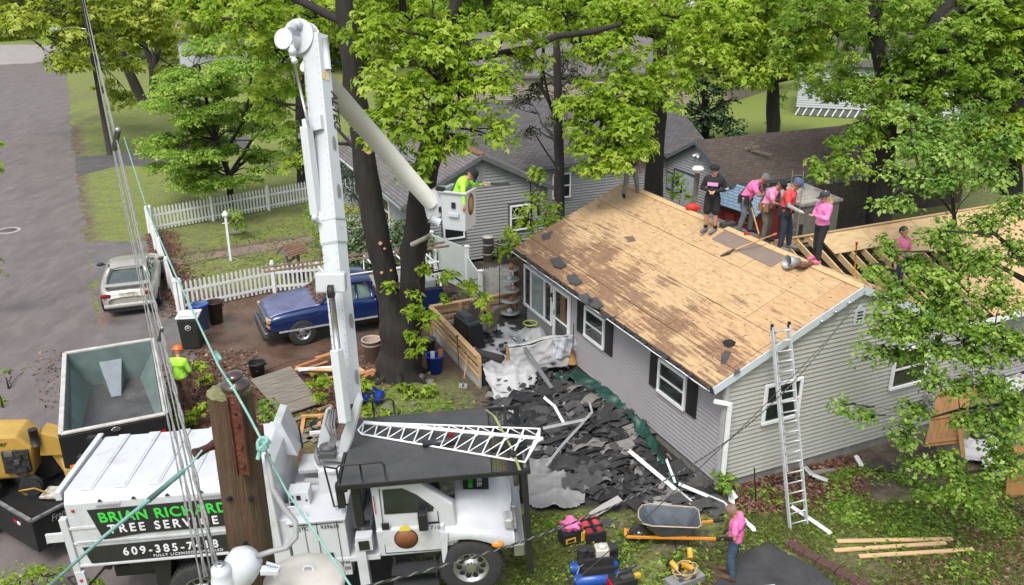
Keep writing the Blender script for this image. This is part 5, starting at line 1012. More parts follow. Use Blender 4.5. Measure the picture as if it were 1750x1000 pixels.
rl = thing('rubber_roll', 'short rolled black rubber mat lying on the cab platform', 'roll', M=TM @ T(6.2, .95, 2.60) @ RZ(2)); MB().tube([(-.3, 0, 0), (.3, 0, 0)], .06, 14).box((.31, 0, 0), (.02, .1, .14)).build('roll', mat('wet_black', (.03, .032, .04), .25, bump=.3), rl)
BW = mat('boom_white', (.48, .51, .54), .35, var=.04, scale=2, bump=.03, coat=.2, col2=(.33, .33, .31), amt=.36)
p0 = at(598, 690, 13.6); p1 = at(537, 62, 16.2); ax = (p1-p0).normalized()
def BP(px, py):  # point on the boom axis nearest to a photo row
 t = (py-690)/(62-690); return p0.lerp(p1, t)
side = ax.cross(Vector((0, -1, .1))).normalized()   # screen right
if side.x < 0: side = -side
fr = ax.cross(side).normalized(); fr = -fr if fr.y > 0 else fr     # toward the viewer
side = (side*.88+fr*.46).normalized(); side = (side-ax*side.dot(ax)).normalized(); fr = ax.cross(side).normalized(); fr = -fr if fr.y > 0 else fr
def bsec(name, t0, t1, w, d, m=BW):
 a = p0.lerp(p1, t0); c = p0.lerp(p1, t1); b = MB(); hw, hd = w/2, d/2
 vs = [q+side*sx*hw+fr*sy*hd for q in (a, c) for sx, sy in ((-1, -1), (1, -1), (1, 1), (-1, 1))]
 b.add(vs, [(3, 2, 1, 0), (4, 5, 6, 7), (0, 1, 5, 4), (1, 2, 6, 5), (2, 3, 7, 6), (3, 0, 4, 7)]); return wl(b).build(name, m, trk, bev=.012)
bsec('lower_boom', .0, .44, .36, .27); bsec('boom_collar', .43, .50, .39, .30); bm_ = bsec('upper_boom', .49, 1.0, .39, .28)
def on_front(t, u, off=.0, w=.39, d=.28): return p0.lerp(p1, t)+side*u+fr*(d/2+off)
def on_side(t, v, off=.0): return p0.lerp(p1, t)+side*(.195+off)+fr*v
b = MB()
for t in np.arange(.03, .99, .022):
 for u in (-.15, .15): q = on_front(t, u, .003); b.ball(q, .009, 6)
for t in (.435, .495):
 for u in np.arange(-.18, .19, .045): b.ball(on_front(t, u, .012), .012, 6); b.ball(on_side(t, u*.7, .004), .012, 6)
wl(b).build('rivet', mat('rivet_grey', (.3, .3, .3), .5), trk)
for t in (.07, .22, .57, .70):
 b = MB(); q = on_side(t, -.02, .004); pts = []
 for k in range(16): a = 2*PI*k/16; pts.append(q+ax*(math.sin(a)*.13)+fr*(math.cos(a)*.045))
 b.slab(pts, side, .01); wl(b).build('inspection_slot', mat('slot_grey', (.20, .2, .2), .5), trk)
rot = Matrix((( -ax.x, -fr.x*1, side.x, 0), (-ax.y, -fr.y, side.y, 0), (-ax.z, -fr.z, side.z, 0), (0, 0, 0, 1)))
rot = Matrix(((-ax.x, fr.x, side.x, 0), (-ax.y, fr.y, side.y, 0), (-ax.z, fr.z, side.z, 0), (0, 0, 0, 1)))
if rot.to_3x3().determinant() < 0: rot = Matrix(((-ax.x, -fr.x, side.x, 0), (-ax.y, -fr.y, side.y, 0), (-ax.z, -fr.z, side.z, 0), (0, 0, 0, 1)))
q = on_side(.845, -.08, .006); text_part('lettering', 'ALTEC', .23, SBK, trk, TI @ Matrix.Translation(q) @ rot, .002, 1, 1, .2, .008)
b = MB();
for k in range(2): q = on_side(.875+k*.0, -.02+k*.12, .006); b.slab([q+ax*.13+fr*.04, q-ax*.02+fr*.04, q-ax*.02-fr*.04, q+ax*.13-fr*.04], side, .004)
wl(b).build('boom_mark', mat('mark_gold', (.62, .48, .25), .6), trk)
b = MB(); q0 = on_side(.985, -.02, .03); q1 = on_side(.90, -.02, .03); b.tube([q0, q1], .06, 12); wl(b).build('boom_hose_cover', BW, trk)
b = MB(); a_ = on_front(.755, 0, .04); b.bar(a_-side*.28, a_+side*.15, .1, .26, up=ax); wl(b).build('boom_bracket', BW, trk, bev=.01)
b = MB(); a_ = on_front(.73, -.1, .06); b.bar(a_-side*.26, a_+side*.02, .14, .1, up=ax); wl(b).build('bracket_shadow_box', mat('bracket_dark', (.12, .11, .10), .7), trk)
e0 = at(484, 66, 15.8); e1 = at(545, 92, 16.9)
b = MB(); b.cyl(e0, e1, .17, n=28).cyl(at(508, 62, 16.1), at(520, 68, 16.3), .31, n=28); wl(b).build('elbow_drum', BW, trk, bev=.01)
b = MB(); c0 = at(507, 72, 15.9); b.tube([at(498, 52, 15.9), at(505, 40, 16.1), at(518, 44, 16.3), at(524, 60, 16.4)], .07, 10).tube([at(497, 50, 15.9), at(498, 75, 15.8), at(501, 100, 15.7)], .055, 10).ball(at(500, 88, 15.7), .075).ball(at(503, 104, 15.6), .06).ball(at(508, 42, 16.1), .09).ball(at(519, 50, 16.2), .1); wl(b).build('elbow_linkage', BW, trk)
b = MB(); b.tube([at(503, 110, 15.6), at(528, 218, 15.2)], .025, 10); wl(b).build('lift_rod', CHR, trk)
b = MB(); b.bar(at(523, 216, 15.25), at(541, 368, 14.9), .17, .17, up=fr); wl(b).build('lift_cylinder', BW, trk, bev=.02)
b = MB(); b.bar(at(536, 368, 14.9), at(560, 378, 14.9), .18, .2, up=ax).ball(at(538, 372, 14.7), .06); wl(b).build('cylinder_mount', BW, trk, bev=.01)
b = MB(); b.box((0, 0, 0), (.5, .2, .34), Matrix.Translation(at(566, 482, 13.7)) @ RX(-8)); wl(b).build('sheave_cover', BW, trk, bev=.03)
b = MB(); b.cyl(at(561, 498, 13.6), at(571, 498, 13.6), .12, n=18); wl(b).build('sheave', TB, trk)
b = MB(); b.tube([at(567, 510, 13.6), at(578, 604, 13.45)], .055, 10); wl(b).build('lower_rod', CHR, trk)
b = MB(); b.bar(at(575, 597, 13.4), at(590, 722, 13.1), .17, .17, up=fr); wl(b).build('lower_cylinder', BW, trk, bev=.02)
def plate(pix, Y, dY, name='turret_plate'):
 b = MB(); q = [at(x, y, Y) for x, y in pix]; b.slab(q, (.75, .66, 0), .05); return wl(b).build(name, BW, trk, bev=.008)
plate([(611, 672), (617, 684), (600, 752), (588, 784), (574, 786), (583, 745)], 13.3, 0)
plate([(556, 700), (564, 694), (563, 770), (545, 782), (540, 776), (545, 745)], 13.5, 0)
b = MB(); b.slab([at(541, 786, 13.2), at(590, 790, 13.2), at(596, 762, 13.7), at(548, 760, 13.7)], (0, 0, 1), .1); b.cyl(at(558, 766, 13.35), at(575, 775, 13.35), .1, n=16); wl(b).build('turret_base', mat('turret_grey', (.4, .42, .43), .5), trk)
b = MB(); b.ball(at(560, 765, 13.3), (.16, .14, .09)).box((0, 0, 0), (.3, .14, .12), Matrix.Translation(at(560, 776, 13.2))); wl(b).build('turret_motor', mat('motor_dark', (.06, .06, .065), .5), trk, bev=.02)
b = MB()
for k in range(4): b.tube([at(562+k*4, 700, 13.5), at(556+k*5, 725, 13.3), at(566+k*3, 748, 13.25), at(560+k*3, 765, 13.25)], .018, 6)
b.tube([at(541, 765, 13.3), at(540, 780, 13.2), at(546, 794, 13.1)], .04, 8); wl(b).build('hydraulic_hoses', mat('hose_grey', (.14, .14, .15), .5), trk)
b = MB(); b.cyl(at(588, 682, 13.9), at(588, 668, 13.9), .07, n=12); wl(b).build('red_canister', REDL, trk)
b = MB(); b.cyl(at(588, 700, 13.9), at(588, 682, 13.9), .08, n=12); wl(b).build('canister_base', TB, trk)
u0 = at(528, 108, 17.0); u1 = at(742, 352, 19.5); b = MB(); b.tube([u0, u0.lerp(u1, .5), u0.lerp(u1, .97)], [.21, .20, .185], 28); wl(b).build('upper_arm', mat('arm_fibreglass', (.55, .55, .51), .4, var=.05, scale=2), trk)
b = MB(); b.box((0, 0, 0), (.42, .35, .5), Matrix.Translation(u1) @ RY(-12)); b.cyl(at(735, 372, 19.4), at(752, 380, 19.4), .12, n=14); wl(b).build('arm_end', BW, trk, bev=.03)
bk = at(785, 388, 19.4); BM = Matrix.Translation(bk) @ RZ(-22); BI = BM.inverted()
b = MB(); hh = .92
outer = lambda z, s=1: [(-.31*s, -.31*s, z), (.31*s, -.31*s, z), (.31*s, .31*s, z), (-.31*s, .31*s, z)]
V_ = outer(0, .93)+outer(hh)+[(x*.92, y*.92, hh) for x, y, z in outer(hh)]+[(x*.92, y*.92, .08) for x, y, z in outer(.08, .93)]
b.add(V_, [(3, 2, 1, 0)]+[(i, (i+1) % 4, 4+(i+1) % 4, 4+i) for i in range(4)]+[(4+i, 4+(i+1) % 4, 8+(i+1) % 4, 8+i) for i in range(4)]+[(8+i, 8+(i+1) % 4, 12+(i+1) % 4, 12+i) for i in range(4)]+[(12, 13, 14, 15)], TI @ BM)
for s in (0, 1, 2, 3): b.box((0, -.33, hh-.02), (.68, .05, .05), TI @ BM @ RZ(90*s))
bkt = b.build('bucket', BW, trk, bev=.02)
b = MB(); b.box((-.46, 0, .62), (.3, .5, .55), TI @ BM); b.box((-.42, 0, .25), (.2, .3, .35), TI @ BM); b.build('bucket_mount', BW, trk, bev=.02)
b = MB(); b.box((-.30, -.30, .95), (.2, .12, .07), TI @ BM).box((-.33, -.28, .46), (.06, .08, .12), TI @ BM).box((.02, -.325, .6), (.1, .012, .14), TI @ BM); b.build('bucket_control', TB, trk)
b = MB(); b.box((.02, -.335, .38), (.26, .05, .09), TI @ BM); b.build('bucket_step', BW, trk, bev=.01)
b = MB(); b.lathe([(.15, 0), (.15, .008), (0, .008)], 30, TI @ BM @ T(.305, 0, .58) @ RY(90), sy=1, sx=1.7); e_ = b.build('bucket_emblem', EB, bkt)
b = MB(); b.lathe([(.10, 0), (.10, .006), (0, .006)], 24, TI @ BM @ T(.313, 0, .58) @ RY(90), sy=1, sx=1.6); b.build('emblem_field', mat('emblem_tan', (.4, .25, .12), .5), e_)
# ================================================================== DUMP TRAILER
A = G(104, 743, 1.7); DM = Matrix.Translation((A.x, A.y, 0)) @ RZ(24.5)
dt = thing('dump_trailer', 'empty open top dump trailer with grey green inside and black tailgate', 'trailer', M=DM)
INN = mat('trailer_inside', (.13, .18, .17), .5, var=.25, scale=2, bump=.25, col2=(.23, .25, .24), amt=.3); W_, L_, H0, H1 = 2.05, 4.3, .72, 1.7
b = MB(); t_ = .06
b.box((t_/2, L_/2, (H0+H1)/2), (t_, L_, H1-H0)).box((W_-t_/2, L_/2, (H0+H1)/2), (t_, L_, H1-H0)).box((W_/2, L_-t_/2, (H0+H1)/2), (W_-2*t_, t_, H1-H0)).box((W_/2, t_/2, (H0+H1)/2), (W_-2*t_, t_, H1-H0)); b.build('side_panel', INN, dt)
b = MB(); b.box((W_/2, L_/2, H0), (W_-.02, L_-.02, .05)); b.build('floor', mat('trailer_floor', (.07, .07, .072), .45, var=.4, scale=1.5, bump=.4, col2=(.22, .22, .22), amt=.32), dt)
b = MB()
for p, q in (((0, 0), (W_, 0)), ((0, L_), (W_, L_)), ((0, 0), (0, L_)), ((W_, 0), (W_, L_))): b.bar((*p, H1+.02), (*q, H1+.02), .1, .05)
b.build('rim', mat('rim_pale', (.5, .48, .46), .5, .2, var=.2, scale=5), dt, bev=.01)
b = MB(); b.prism([(.75, L_-.07), (1.25, L_-.07), (1.15, L_-.75), (.95, L_-.75)], H0+.02, H0+.05)
b.add([(.72, L_-.06, H1-.35), (1.25, L_-.06, H1-.35), (1.12, L_-.95, H0+.03), (.9, L_-.95, H0+.03), (.72, L_-.06, H0+.03), (1.25, L_-.06, H0+.03)], [(0, 3, 2, 1), (0, 4, 3), (1, 2, 5)]); b.build('hoist_housing', mat('hoist_cover', (.17, .20, .23), .5, var=.2, scale=3), dt)
for s in (0, 1):
 b = MB(); x = .07 if s == 0 else W_-.07; sg = 1 if s == 0 else -1
 b.add([(x, L_-.07, H1-.3), (x+sg*.38, L_-.07, H0+.03), (x, L_-.07, H0+.03), (x, .3, H0+.03), (x, .3, H0+.4)], [(0, 1, 3, 4), (0, 2, 1)]); b.build('inner_gusset', INN, dt)
b = MB(); b.box((W_/2, -.035, 1.2), (W_+.1, .06, .95)); b.box((W_/2, L_/2, .55), (1.2, L_, .2)).box((W_/2, -.02, .55), (W_, .08, .18)); b.build('tailgate', TB, dt, bev=.01)
b = MB()
for x in (-.04, W_+.04): b.box((x, L_/2, 1.2), (.03, L_, 1.0))
b.build('outer_side', TB, dt)
MB().box((.1, -.08, .95), (.1, .02, .07)).build('marker_light', ORL, dt); MB().box((W_-.1, -.08, 1.35), (.09, .02, .06)).build('tail_light', REDL, dt); MB().box((.1, -.08, .8), (.09, .02, .07)).build('reflector', SWH, dt)
b = MB(); b.tube([(.96, -.09, 1.62), (1.0, -.12, 1.68), (1.08, -.12, 1.68), (1.12, -.09, 1.62)], .012, 6).box((1.04, -.08, 1.6), (.14, .03, .04)); b.build('latch', CHR, dt)
for y in (1.6, 2.5):
 for s in (-1, 1): wheel(dt, (W_/2+s*(W_/2-.14), y, .38), .38, .22, 1, 5).rotation_euler = (0, 0, R(0))
b = MB(); b.bar((.5, L_, .5), (W_/2, L_+1.2, .5), .1).bar((W_-.5, L_, .5), (W_/2, L_+1.2, .5), .1); b.build('drawbar', TB, dt)
ladn = thing('aluminium_ramp', 'aluminium ramp rail lying between the dump trailer and the chip truck', 'ramp', G(130, 790)); b = MB(); b.bar(G(97, 772, .5)-ladn.location, G(150, 790, 1.0)-ladn.location, .05, .1); b.build('rail', CHR, ladn)
# ================================================================== STUMP GRINDER AND ITS TRAILER
K = G(54, 893, 1.1); e1 = G(124, 856, 1.1)-K; ang = math.degrees(math.atan2(e1.y, e1.x)); FM = Matrix.Translation((K.x, K.y, 0)) @ RZ(ang)
ft = thing('equipment_trailer', 'black low side equipment trailer carrying the yellow stump grinder', 'trailer', M=FM)
b = MB(); b.box((1.0, .03, .8), (2.0, .06, .62)).box((.03, 1.8, .8), (.06, 3.5, .62)).box((2.0, 1.8, .8), (.06, 3.5, .62)).box((1.0, 1.8, .45), (2.0, 3.6, .08)); b.build('body', TB, ft, bev=.01)
b = MB(); b.bar((0, 0, 1.13), (2.0, 0, 1.13), .06, .05).bar((0, 0, 1.13), (0, 3.5, 1.13), .06, .05); b.build('rim', mat('rim_worn', (.2, .2, .2), .5, .4, var=.5, scale=8), ft)
text_part('lettering', 'Franklin', .2, mat('paint_dull', (.3, .3, .3), .6), ft, T(.35, -.006, .9) @ RX(90), .002, .8, 1, .2)
MB().box((-.012, .6, .9), (.012, .12, .06)).build('reflector', REDL, ft); MB().box((-.012, .48, .9), (.012, .1, .06)).build('reflector', SWH, ft); MB().box((.35, -.012, .55), (.35, .012, .1)).build('reflector', SWH, ft)
for s in (-.14, 2.16): wheel(ft, (s, 1.9, .36), .36, .2, -1, 5)
YEL = mat('machine_yellow', (.40, .25, .05), .45, var=.15, scale=3, bump=.05, col2=(.16, .10, .04), amt=.34)
GM = Matrix.Translation(G(28, 850, .5)) @ RZ(ang-48)
sg = thing('stump_grinder', 'yellow stump grinder with exposed engine standing on the black trailer', 'stump grinder', M=GM)
b = MB(); b.prism([(-.75, .35), (.35, .35), (.45, 1.05), (.2, 1.35), (-.5, 1.4), (-.9, 1.1)], -.9, -.15, XZ); b.build('body', YEL, sg, bev=.06)
b = MB(); b.box((.12, .12, .78), (.5, .08, .5)).box((.1, .08, .9), (.3, .06, .12)).cyl((.2, .1, .6), (.2, .02, .6), .13); b.build('engine', mat('engine_dark', (.04, .04, .042), .5, .3, var=.8, scale=14, bump=.6), sg)
b = MB(); b.box((.02, .06, 1.0), (.16, .03, .12)).box((.15, .05, .8), (.1, .03, .1)); b.build('engine_part', CHR, sg)
MB().cyl((.5, .25, 1.05), (.5, .25, 1.42), .09).build('air_cleaner', TB, sg)
text_part('lettering', 'Vermeer', .17, SBK, sg, T(-.55, .135, 1.14) @ RX(90), .002, .9, 1)
b = MB(); b.prism([(.5, 0.75), (1.0, .72), (.95, 1.15), (.6, 1.3)], -.75, -.3, XZ); b.prism([(.85, .3), (1.02, .34), (.85, .95), (.6, .95)], -.55, -.38, XZ); b.bar((.9, .45, .6), (1.1, .1, .05), .16, .12); b.prism([(.8, .5), (1.55, .62), (1.5, .5), (.85, .2)], -.5, -.45, XZ @ T(0, .12, 0)); b.build('cutter_arm', YEL, sg, bev=.02)
b = MB(); b.bar((.55, .0, .06), (1.05, -.1, .06), .4, .04); b.build('sticker_plate', mat('worn_plate', (.45, .43, .38), .6, var=.7, scale=9), sg)
b = MB(); b.tube([(.25, -.1, .1), (.2, -.25, .3), (.5, -.28, .35), (.62, -.1, .12)], .018, 6).tube([(1.0, .2, .1), (1.05, .15, .4), (1.3, .18, .4), (1.35, .25, .1)], .018, 6); b.build('guard_rail', YEL, sg)
b = MB(); b.box((-.9, .5, .9), (.5, .5, .25)); b.build('side_cover', YEL, sg, bev=.03)
b = MB(); b.cyl((.4, .9, .28), (.4, .65, .28), .28).cyl((-.5, .9, .28), (-.5, .65, .28), .28).cyl((.3, .12, .2), (.3, .0, .2), .22).cyl((-.5, .12, .2), (-.5, .0, .2), .22); b.build('wheel', RUB, sg)
# ================================================================== CARS
def carloft(par, name, secs, m, sub=2):
 """secs: x, then (y, z) from the sill up to the middle of the top; mirrored"""
 S_ = [[(x, y, z) for y, z in pr]+[(x, -y, z) for y, z in reversed(pr)] for x, pr in secs]; n_ = len(S_[0]); b = MB()
 b.add([p for s in S_ for p in s], [(i*n_+k, i*n_+(k+1) % n_, (i+1)*n_+(k+1) % n_, (i+1)*n_+k) for i in range(len(S_)-1) for k in range(n_)]+[tuple(range(n_)), tuple((len(S_)-1)*n_+k for k in reversed(range(n_)))], None, 0, True)
 return b.build(name, m, par, sub=sub)
SILV = mat('car_champagne', (.40, .385, .35), .3, .35, var=.05, coat=.5, bump=0); CARBLK = mat('car_black_plastic', (.02, .02, .022), .5)
q = (G(190, 532)+G(268, 521))/2
sc = thing('silver_car', 'champagne silver sedan with rear spoiler parked beside the white picket fence', 'car', M=Matrix.Translation((q.x-.05, q.y, 0)) @ RZ(109) @ T(-.72, 0, 0))
hp = lambda w, zb, zs, zt, wt: [(w*.86, zb), (w, zb+.12), (w*1.0, zs-.12), (w*.95, zs), (wt, zt), (wt*.5, zt+.02)]
body = [(-.05, hp(.60, .34, .62, .66, .50)), (.05, hp(.76, .26, .84, .92, .60)), (.4, hp(.85, .2, .91, 1.0, .66)), (.9, hp(.90, .18, .93, .99, .74)), (1.6, hp(.90, .18, .90, .95, .74)), (2.6, hp(.90, .18, .88, .93, .74)), (3.4, hp(.90, .18, .86, .90, .70)), (4.0, hp(.88, .2, .78, .82, .64)), (4.4, hp(.80, .24, .66, .70, .56)), (4.55, hp(.62, .3, .56, .6, .4))]
carloft(sc, 'body', body, SILV)
gh = lambda wb, zb, wt, zt: [(wb*.9, zb-.1), (wb, zb), (wb*.98, zb+.08), ((wb+wt)/2, (zb+zt)/2), (wt, zt-.05), (wt*.6, zt)]
carloft(sc, 'glasshouse', [(.28, gh(.60, .95, .52, 1.0)), (.55, gh(.70, .95, .54, 1.14)), (1.08, gh(.76, .94, .52, 1.35)), (1.9, gh(.78, .93, .55, 1.37)), (2.5, gh(.76, .91, .54, 1.20)), (3.1, gh(.70, .88, .60, .93))], mat('car_glass', (.06, .075, .075), .08, spec=.8, bump=0, var=.3))
carloft(sc, 'roof', [(.98, [(.36, 1.31), (.44, 1.32), (.42, 1.345), (.24, 1.38)]), (1.15, [(.46, 1.33), (.56, 1.32), (.53, 1.375), (.28, 1.41)]), (1.75, [(.48, 1.35), (.59, 1.33), (.55, 1.39), (.28, 1.425)]), (2.1, [(.42, 1.29), (.53, 1.28), (.49, 1.33), (.26, 1.37)])], SILV)
b = MB()
for s in (-1, 1): b.tube([(.32, s*.66, .97), (.62, s*.64, 1.16), (1.05, s*.52, 1.345)], .055, 8).tube([(2.05, s*.56, 1.3), (2.6, s*.64, 1.1), (3.05, s*.70, .93)], .035, 8).tube([(1.6, s*.74, .96), (1.6, s*.58, 1.33)], .03, 6)
b.build('pillar', SILV, sc)
b = MB(); b.box((.12, 0, 1.07), (.24, 1.36, .035)).box((.2, .62, 1.0), (.16, .05, .14)).box((.2, -.62, 1.0), (.16, .05, .14)); b.build('spoiler', SILV, sc, bev=.015)
for s in (-1, 1):
 b = MB(); b.box((.0, s*.66, .76), (.10, .30, .13)); b.build('tail_light', mat('tail_red', (.16, .01, .015), .2), sc, bev=.03)
 b = MB(); b.ball((2.75, s*1.0, .98), (.07, .13, .07)).box((2.78, s*.9, .95), (.05, .12, .03)); b.build('mirror', CARBLK, sc)
b = MB(); b.box((-.05, 0, .77), (.02, .36, .15)); pl_ = b.build('number_plate', mat('plate_pale', (.5, .5, .42), .5, var=.5, scale=30), sc); b = MB()
b.tube([(-.065, -.26, .70), (-.065, -.26, .83), (-.065, .26, .83), (-.065, .26, .70)], .012, 6); b.build('plate_frame', CHR, sc)
b = MB(); b.box((-.05, 0, .42), (.12, 1.5, .14)); b.build('bumper', SILV, sc, bev=.05); b = MB(); b.box((.02, 0, .27), (.12, 1.3, .12)).box((2.2, 0, .25), (4.0, 1.4, .12)); b.build('underside', CARBLK, sc)
for x in (.85, 3.6):
 for s in (-1, 1): wheel(sc, (x, s*.80, .31), .31, .2, s, 5)
q = G(520, 590); PMx = Matrix.Translation((q.x-.41*.95, q.y+.91*.95, 0)) @ RZ(24.5+180)
pk = thing('pickup_truck', 'dark blue pickup with white ladder rack and leaf strewn windscreen', 'pickup truck', M=PMx)
BLU = mat('car_blue', (.008, .026, .12), .25, .3, var=.15, scale=2, coat=.7, bump=0); BH = mat('bonnet_reflection', (.13, .14, .25), .35, .2, var=.3, scale=2.5, coat=.3, bump=0, col2=(.03, .05, .17), amt=.3)  # bonnet colour has a greyish lavender reflection painted in over the blue
pp = lambda w, zb, zs, zt, wt: [(w*.92, zb), (w, zb+.1), (w, zs-.1), (w*.97, zs), (wt, zt), (wt*.5, zt+.02)]
carloft(pk, 'body', [(.98, pp(.80, .5, .85, .92, .66)), (.9, pp(.94, .46, .98, 1.06, .72)), (.3, pp(.97, .42, 1.06, 1.15, .76)), (-.55, pp(.98, .4, 1.10, 1.2, .80)), (-.75, pp(.98, .4, 1.12, 1.2, .84)), (-2.1, pp(.98, .4, 1.12, 1.16, .86)), (-2.3, pp(.98, .4, 1.12, 1.14, .86))][::-1], BLU)
carloft(pk, 'bonnet', [(.93, [(.66, .90), (.80, .93), (.78, .99), (.4, 1.03)]), (.7, [(.66, 1.0), (.84, 1.06), (.82, 1.11), (.4, 1.15)]), (0, [(.66, 1.05), (.88, 1.12), (.84, 1.18), (.4, 1.21)]), (-.6, [(.66, 1.05), (.88, 1.16), (.84, 1.22), (.4, 1.25)])][::-1], BH)
carloft(pk, 'glasshouse', [(-.55, gh(.80, 1.16, .72, 1.2)), (-.85, gh(.84, 1.16, .72, 1.42)), (-1.15, gh(.86, 1.15, .70, 1.66)), (-2.1, gh(.86, 1.14, .72, 1.68)), (-2.25, gh(.84, 1.14, .74, 1.2))][::-1], mat('pickup_glass', (.10, .15, .135), .12, spec=.7, bump=0, var=.3))
carloft(pk, 'roof', [(-1.02, [(.5, 1.60), (.70, 1.58), (.68, 1.66), (.3, 1.70)]), (-1.3, [(.5, 1.64), (.75, 1.62), (.72, 1.72), (.3, 1.75)]), (-2.1, [(.5, 1.64), (.75, 1.62), (.72, 1.72), (.3, 1.75)]), (-2.25, [(.5, 1.62), (.74, 1.60), (.70, 1.68), (.3, 1.71)])][::-1], BLU)
b = MB()
for s in (-1, 1): b.tube([(-.6, s*.84, 1.18), (-.9, s*.78, 1.45), (-1.1, s*.72, 1.62)], .04, 8).tube([(-2.2, s*.86, 1.15), (-2.2, s*.74, 1.64)], .07, 8).tube([(-1.72, s*.87, 1.16), (-1.72, s*.75, 1.64)], .035, 8)
b.build('pillar', BLU, pk)
b = MB(); x0, x1 = -2.34, -4.45
for s in (-1, 1): b.box(((x0+x1)/2, s*.94, .82), (x0-x1, .1, .68))
b.box((x1+.03, 0, .82), (.06, 1.9, .68)).box((x0-.02, 0, .85), (.05, 1.84, .6)).box(((x0+x1)/2, 0, .58), (x0-x1, 1.8, .05)); b.build('cargo_bed', BLU, pk, bev=.03)
b = MB()
for s in (-1, 1): b.box(((x0+x1)/2, s*.94, 1.18), (x0-x1, .12, .03))
b.build('bed_rail', CARBLK, pk)
b = MB()
for s in (-1, 1): b.box((-.8, s*.985, .55), (3.0, .02, .05))
b.build('side_strip', mat('strip_pale', (.35, .36, .38), .5), pk)
for s in (-1, 1): MB().box((x1-.01, s*.9, .92), (.06, .1, .34)).build('tail_light', mat('tail_red', (.16, .01, .015), .2), pk, bev=.01)
for s in (-1, 1):
 MB().box((.93, s*.72, .88), (.16, .3, .16)).build('headlight', mat('lamp_amber', (.42, .30, .18), .2), pk, bev=.04)
 MB().box((.94, s*.74, .70), (.12, .26, .1)).build('indicator', mat('lamp_amber2', (.4, .2, .08), .25), pk, bev=.03)
 b = MB(); b.box((-.95, s*1.1, 1.18), (.12, .2, .22)); b.build('mirror', CARBLK, pk, bev=.03)
b = MB(); b.box((.99, 0, .80), (.06, 1.1, .26)); gr = b.build('grille', CARBLK, pk); b = MB(); b.box((1.03, 0, .82), (.03, 1.2, .05)).box((1.0, 0, .66), (.05, 1.3, .03)).box((1.0, 0, .95), (.05, 1.3, .03)); b.build('grille_bar', CHR, gr)
b = MB(); b.box((1.06, 0, .50), (.16, 1.9, .2)); b.build('bumper', mat('chrome_dull', (.25, .25, .26), .25, .9), pk, bev=.05)
b = MB(); b.box((-1.6, 0, .42), (4.6, 1.6, .2)).box((1.08, 0, .34), (.1, 1.5, .14)); b.build('underside', CARBLK, pk)
for x in (0, -3.45):
 for s in (-1, 1): wheel(pk, (x, s*.86, .41), .41, .26, s, 6)
b = MB()
for s in (-1, 1):
 b.tube([(-2.45, s*.93, 1.2), (-2.45, s*.85, 1.95), (-4.3, s*.85, 1.95), (-4.42, s*.93, 1.2)], .03, 8); b.tube([(-.75, s*.85, 1.98), (-4.4, s*.85, 1.98)], .028, 8)
for x in (-.9, -2.45, -3.4, -4.3): b.tube([(x, -.86, 1.96), (x, .86, 1.96)], .028, 8)
b.build('ladder_rack', WHT, pk)
b = MB(); b.box((-3.0, -.05, 1.2), (1.2, 1.2, .28)); b.build('truck_box', mat('box_cream', (.40, .38, .33), .6, var=.3, scale=4, col2=(.2, .14, .1), amt=.3), pk, bev=.02); b = MB(); b.box((-4.1, .2, 1.2), (.5, .9, .24)); b.build('rear_box', mat('box_grey', (.35, .36, .36), .6), pk, bev=.02)
P = np.stack([rng.uniform(-.85, -.5, 260), rng.uniform(-.8, .8, 260), np.full(260, 0.)], 1); P[:, 2] = np.where(P[:, 0] < -.6, 1.22+(-.6-P[:, 0])*.9, 1.245)+rng.uniform(0, .02, 260)
V, Fc, r = leaves_mesh(P, np.array([.4, 0, 1.])+rng.normal(0, .3, P.shape), .08, 3); lf = leaf_object('leaf_litter', V, Fc, r, DEAD, pk); tag(lf, kind='stuff')
def ladder(name, label, p, q, w, n, m, rail=.03, dep=.07, up=(0, 0, 1), group=None, feet=True, cat='ladder'):
 p = Vector(p); q = Vector(q); t = thing(name, label, cat, p, 0, group); d = (q-p); L = d.length; d.normalize(); s = d.cross(Vector(up)).normalized()*(w/2); nn = s.cross(d).normalized()
 for sg in (-1, 1): MB().bar(s*sg, s*sg+d*L, rail, dep, up=nn).build('rail', m, t, bev=.004)
 for k in range(n): u = d*(L*(k+.5)/n); MB().tube([u-s, u+s], .015, 8).build('rung', m, t)
 return t
r0 = PMx @ Vector((.75, -.55, 2.03)); r1 = PMx @ Vector((-5.2, -.55, 2.03))
ladder('wooden_ladder', 'old green tipped extension ladder lying on the pickup rack', r0, r1, .42, 14, mat('ladder_old', (.24, .17, .12), .8, var=.4, scale=4, col2=(.1, .13, .11), amt=.3))
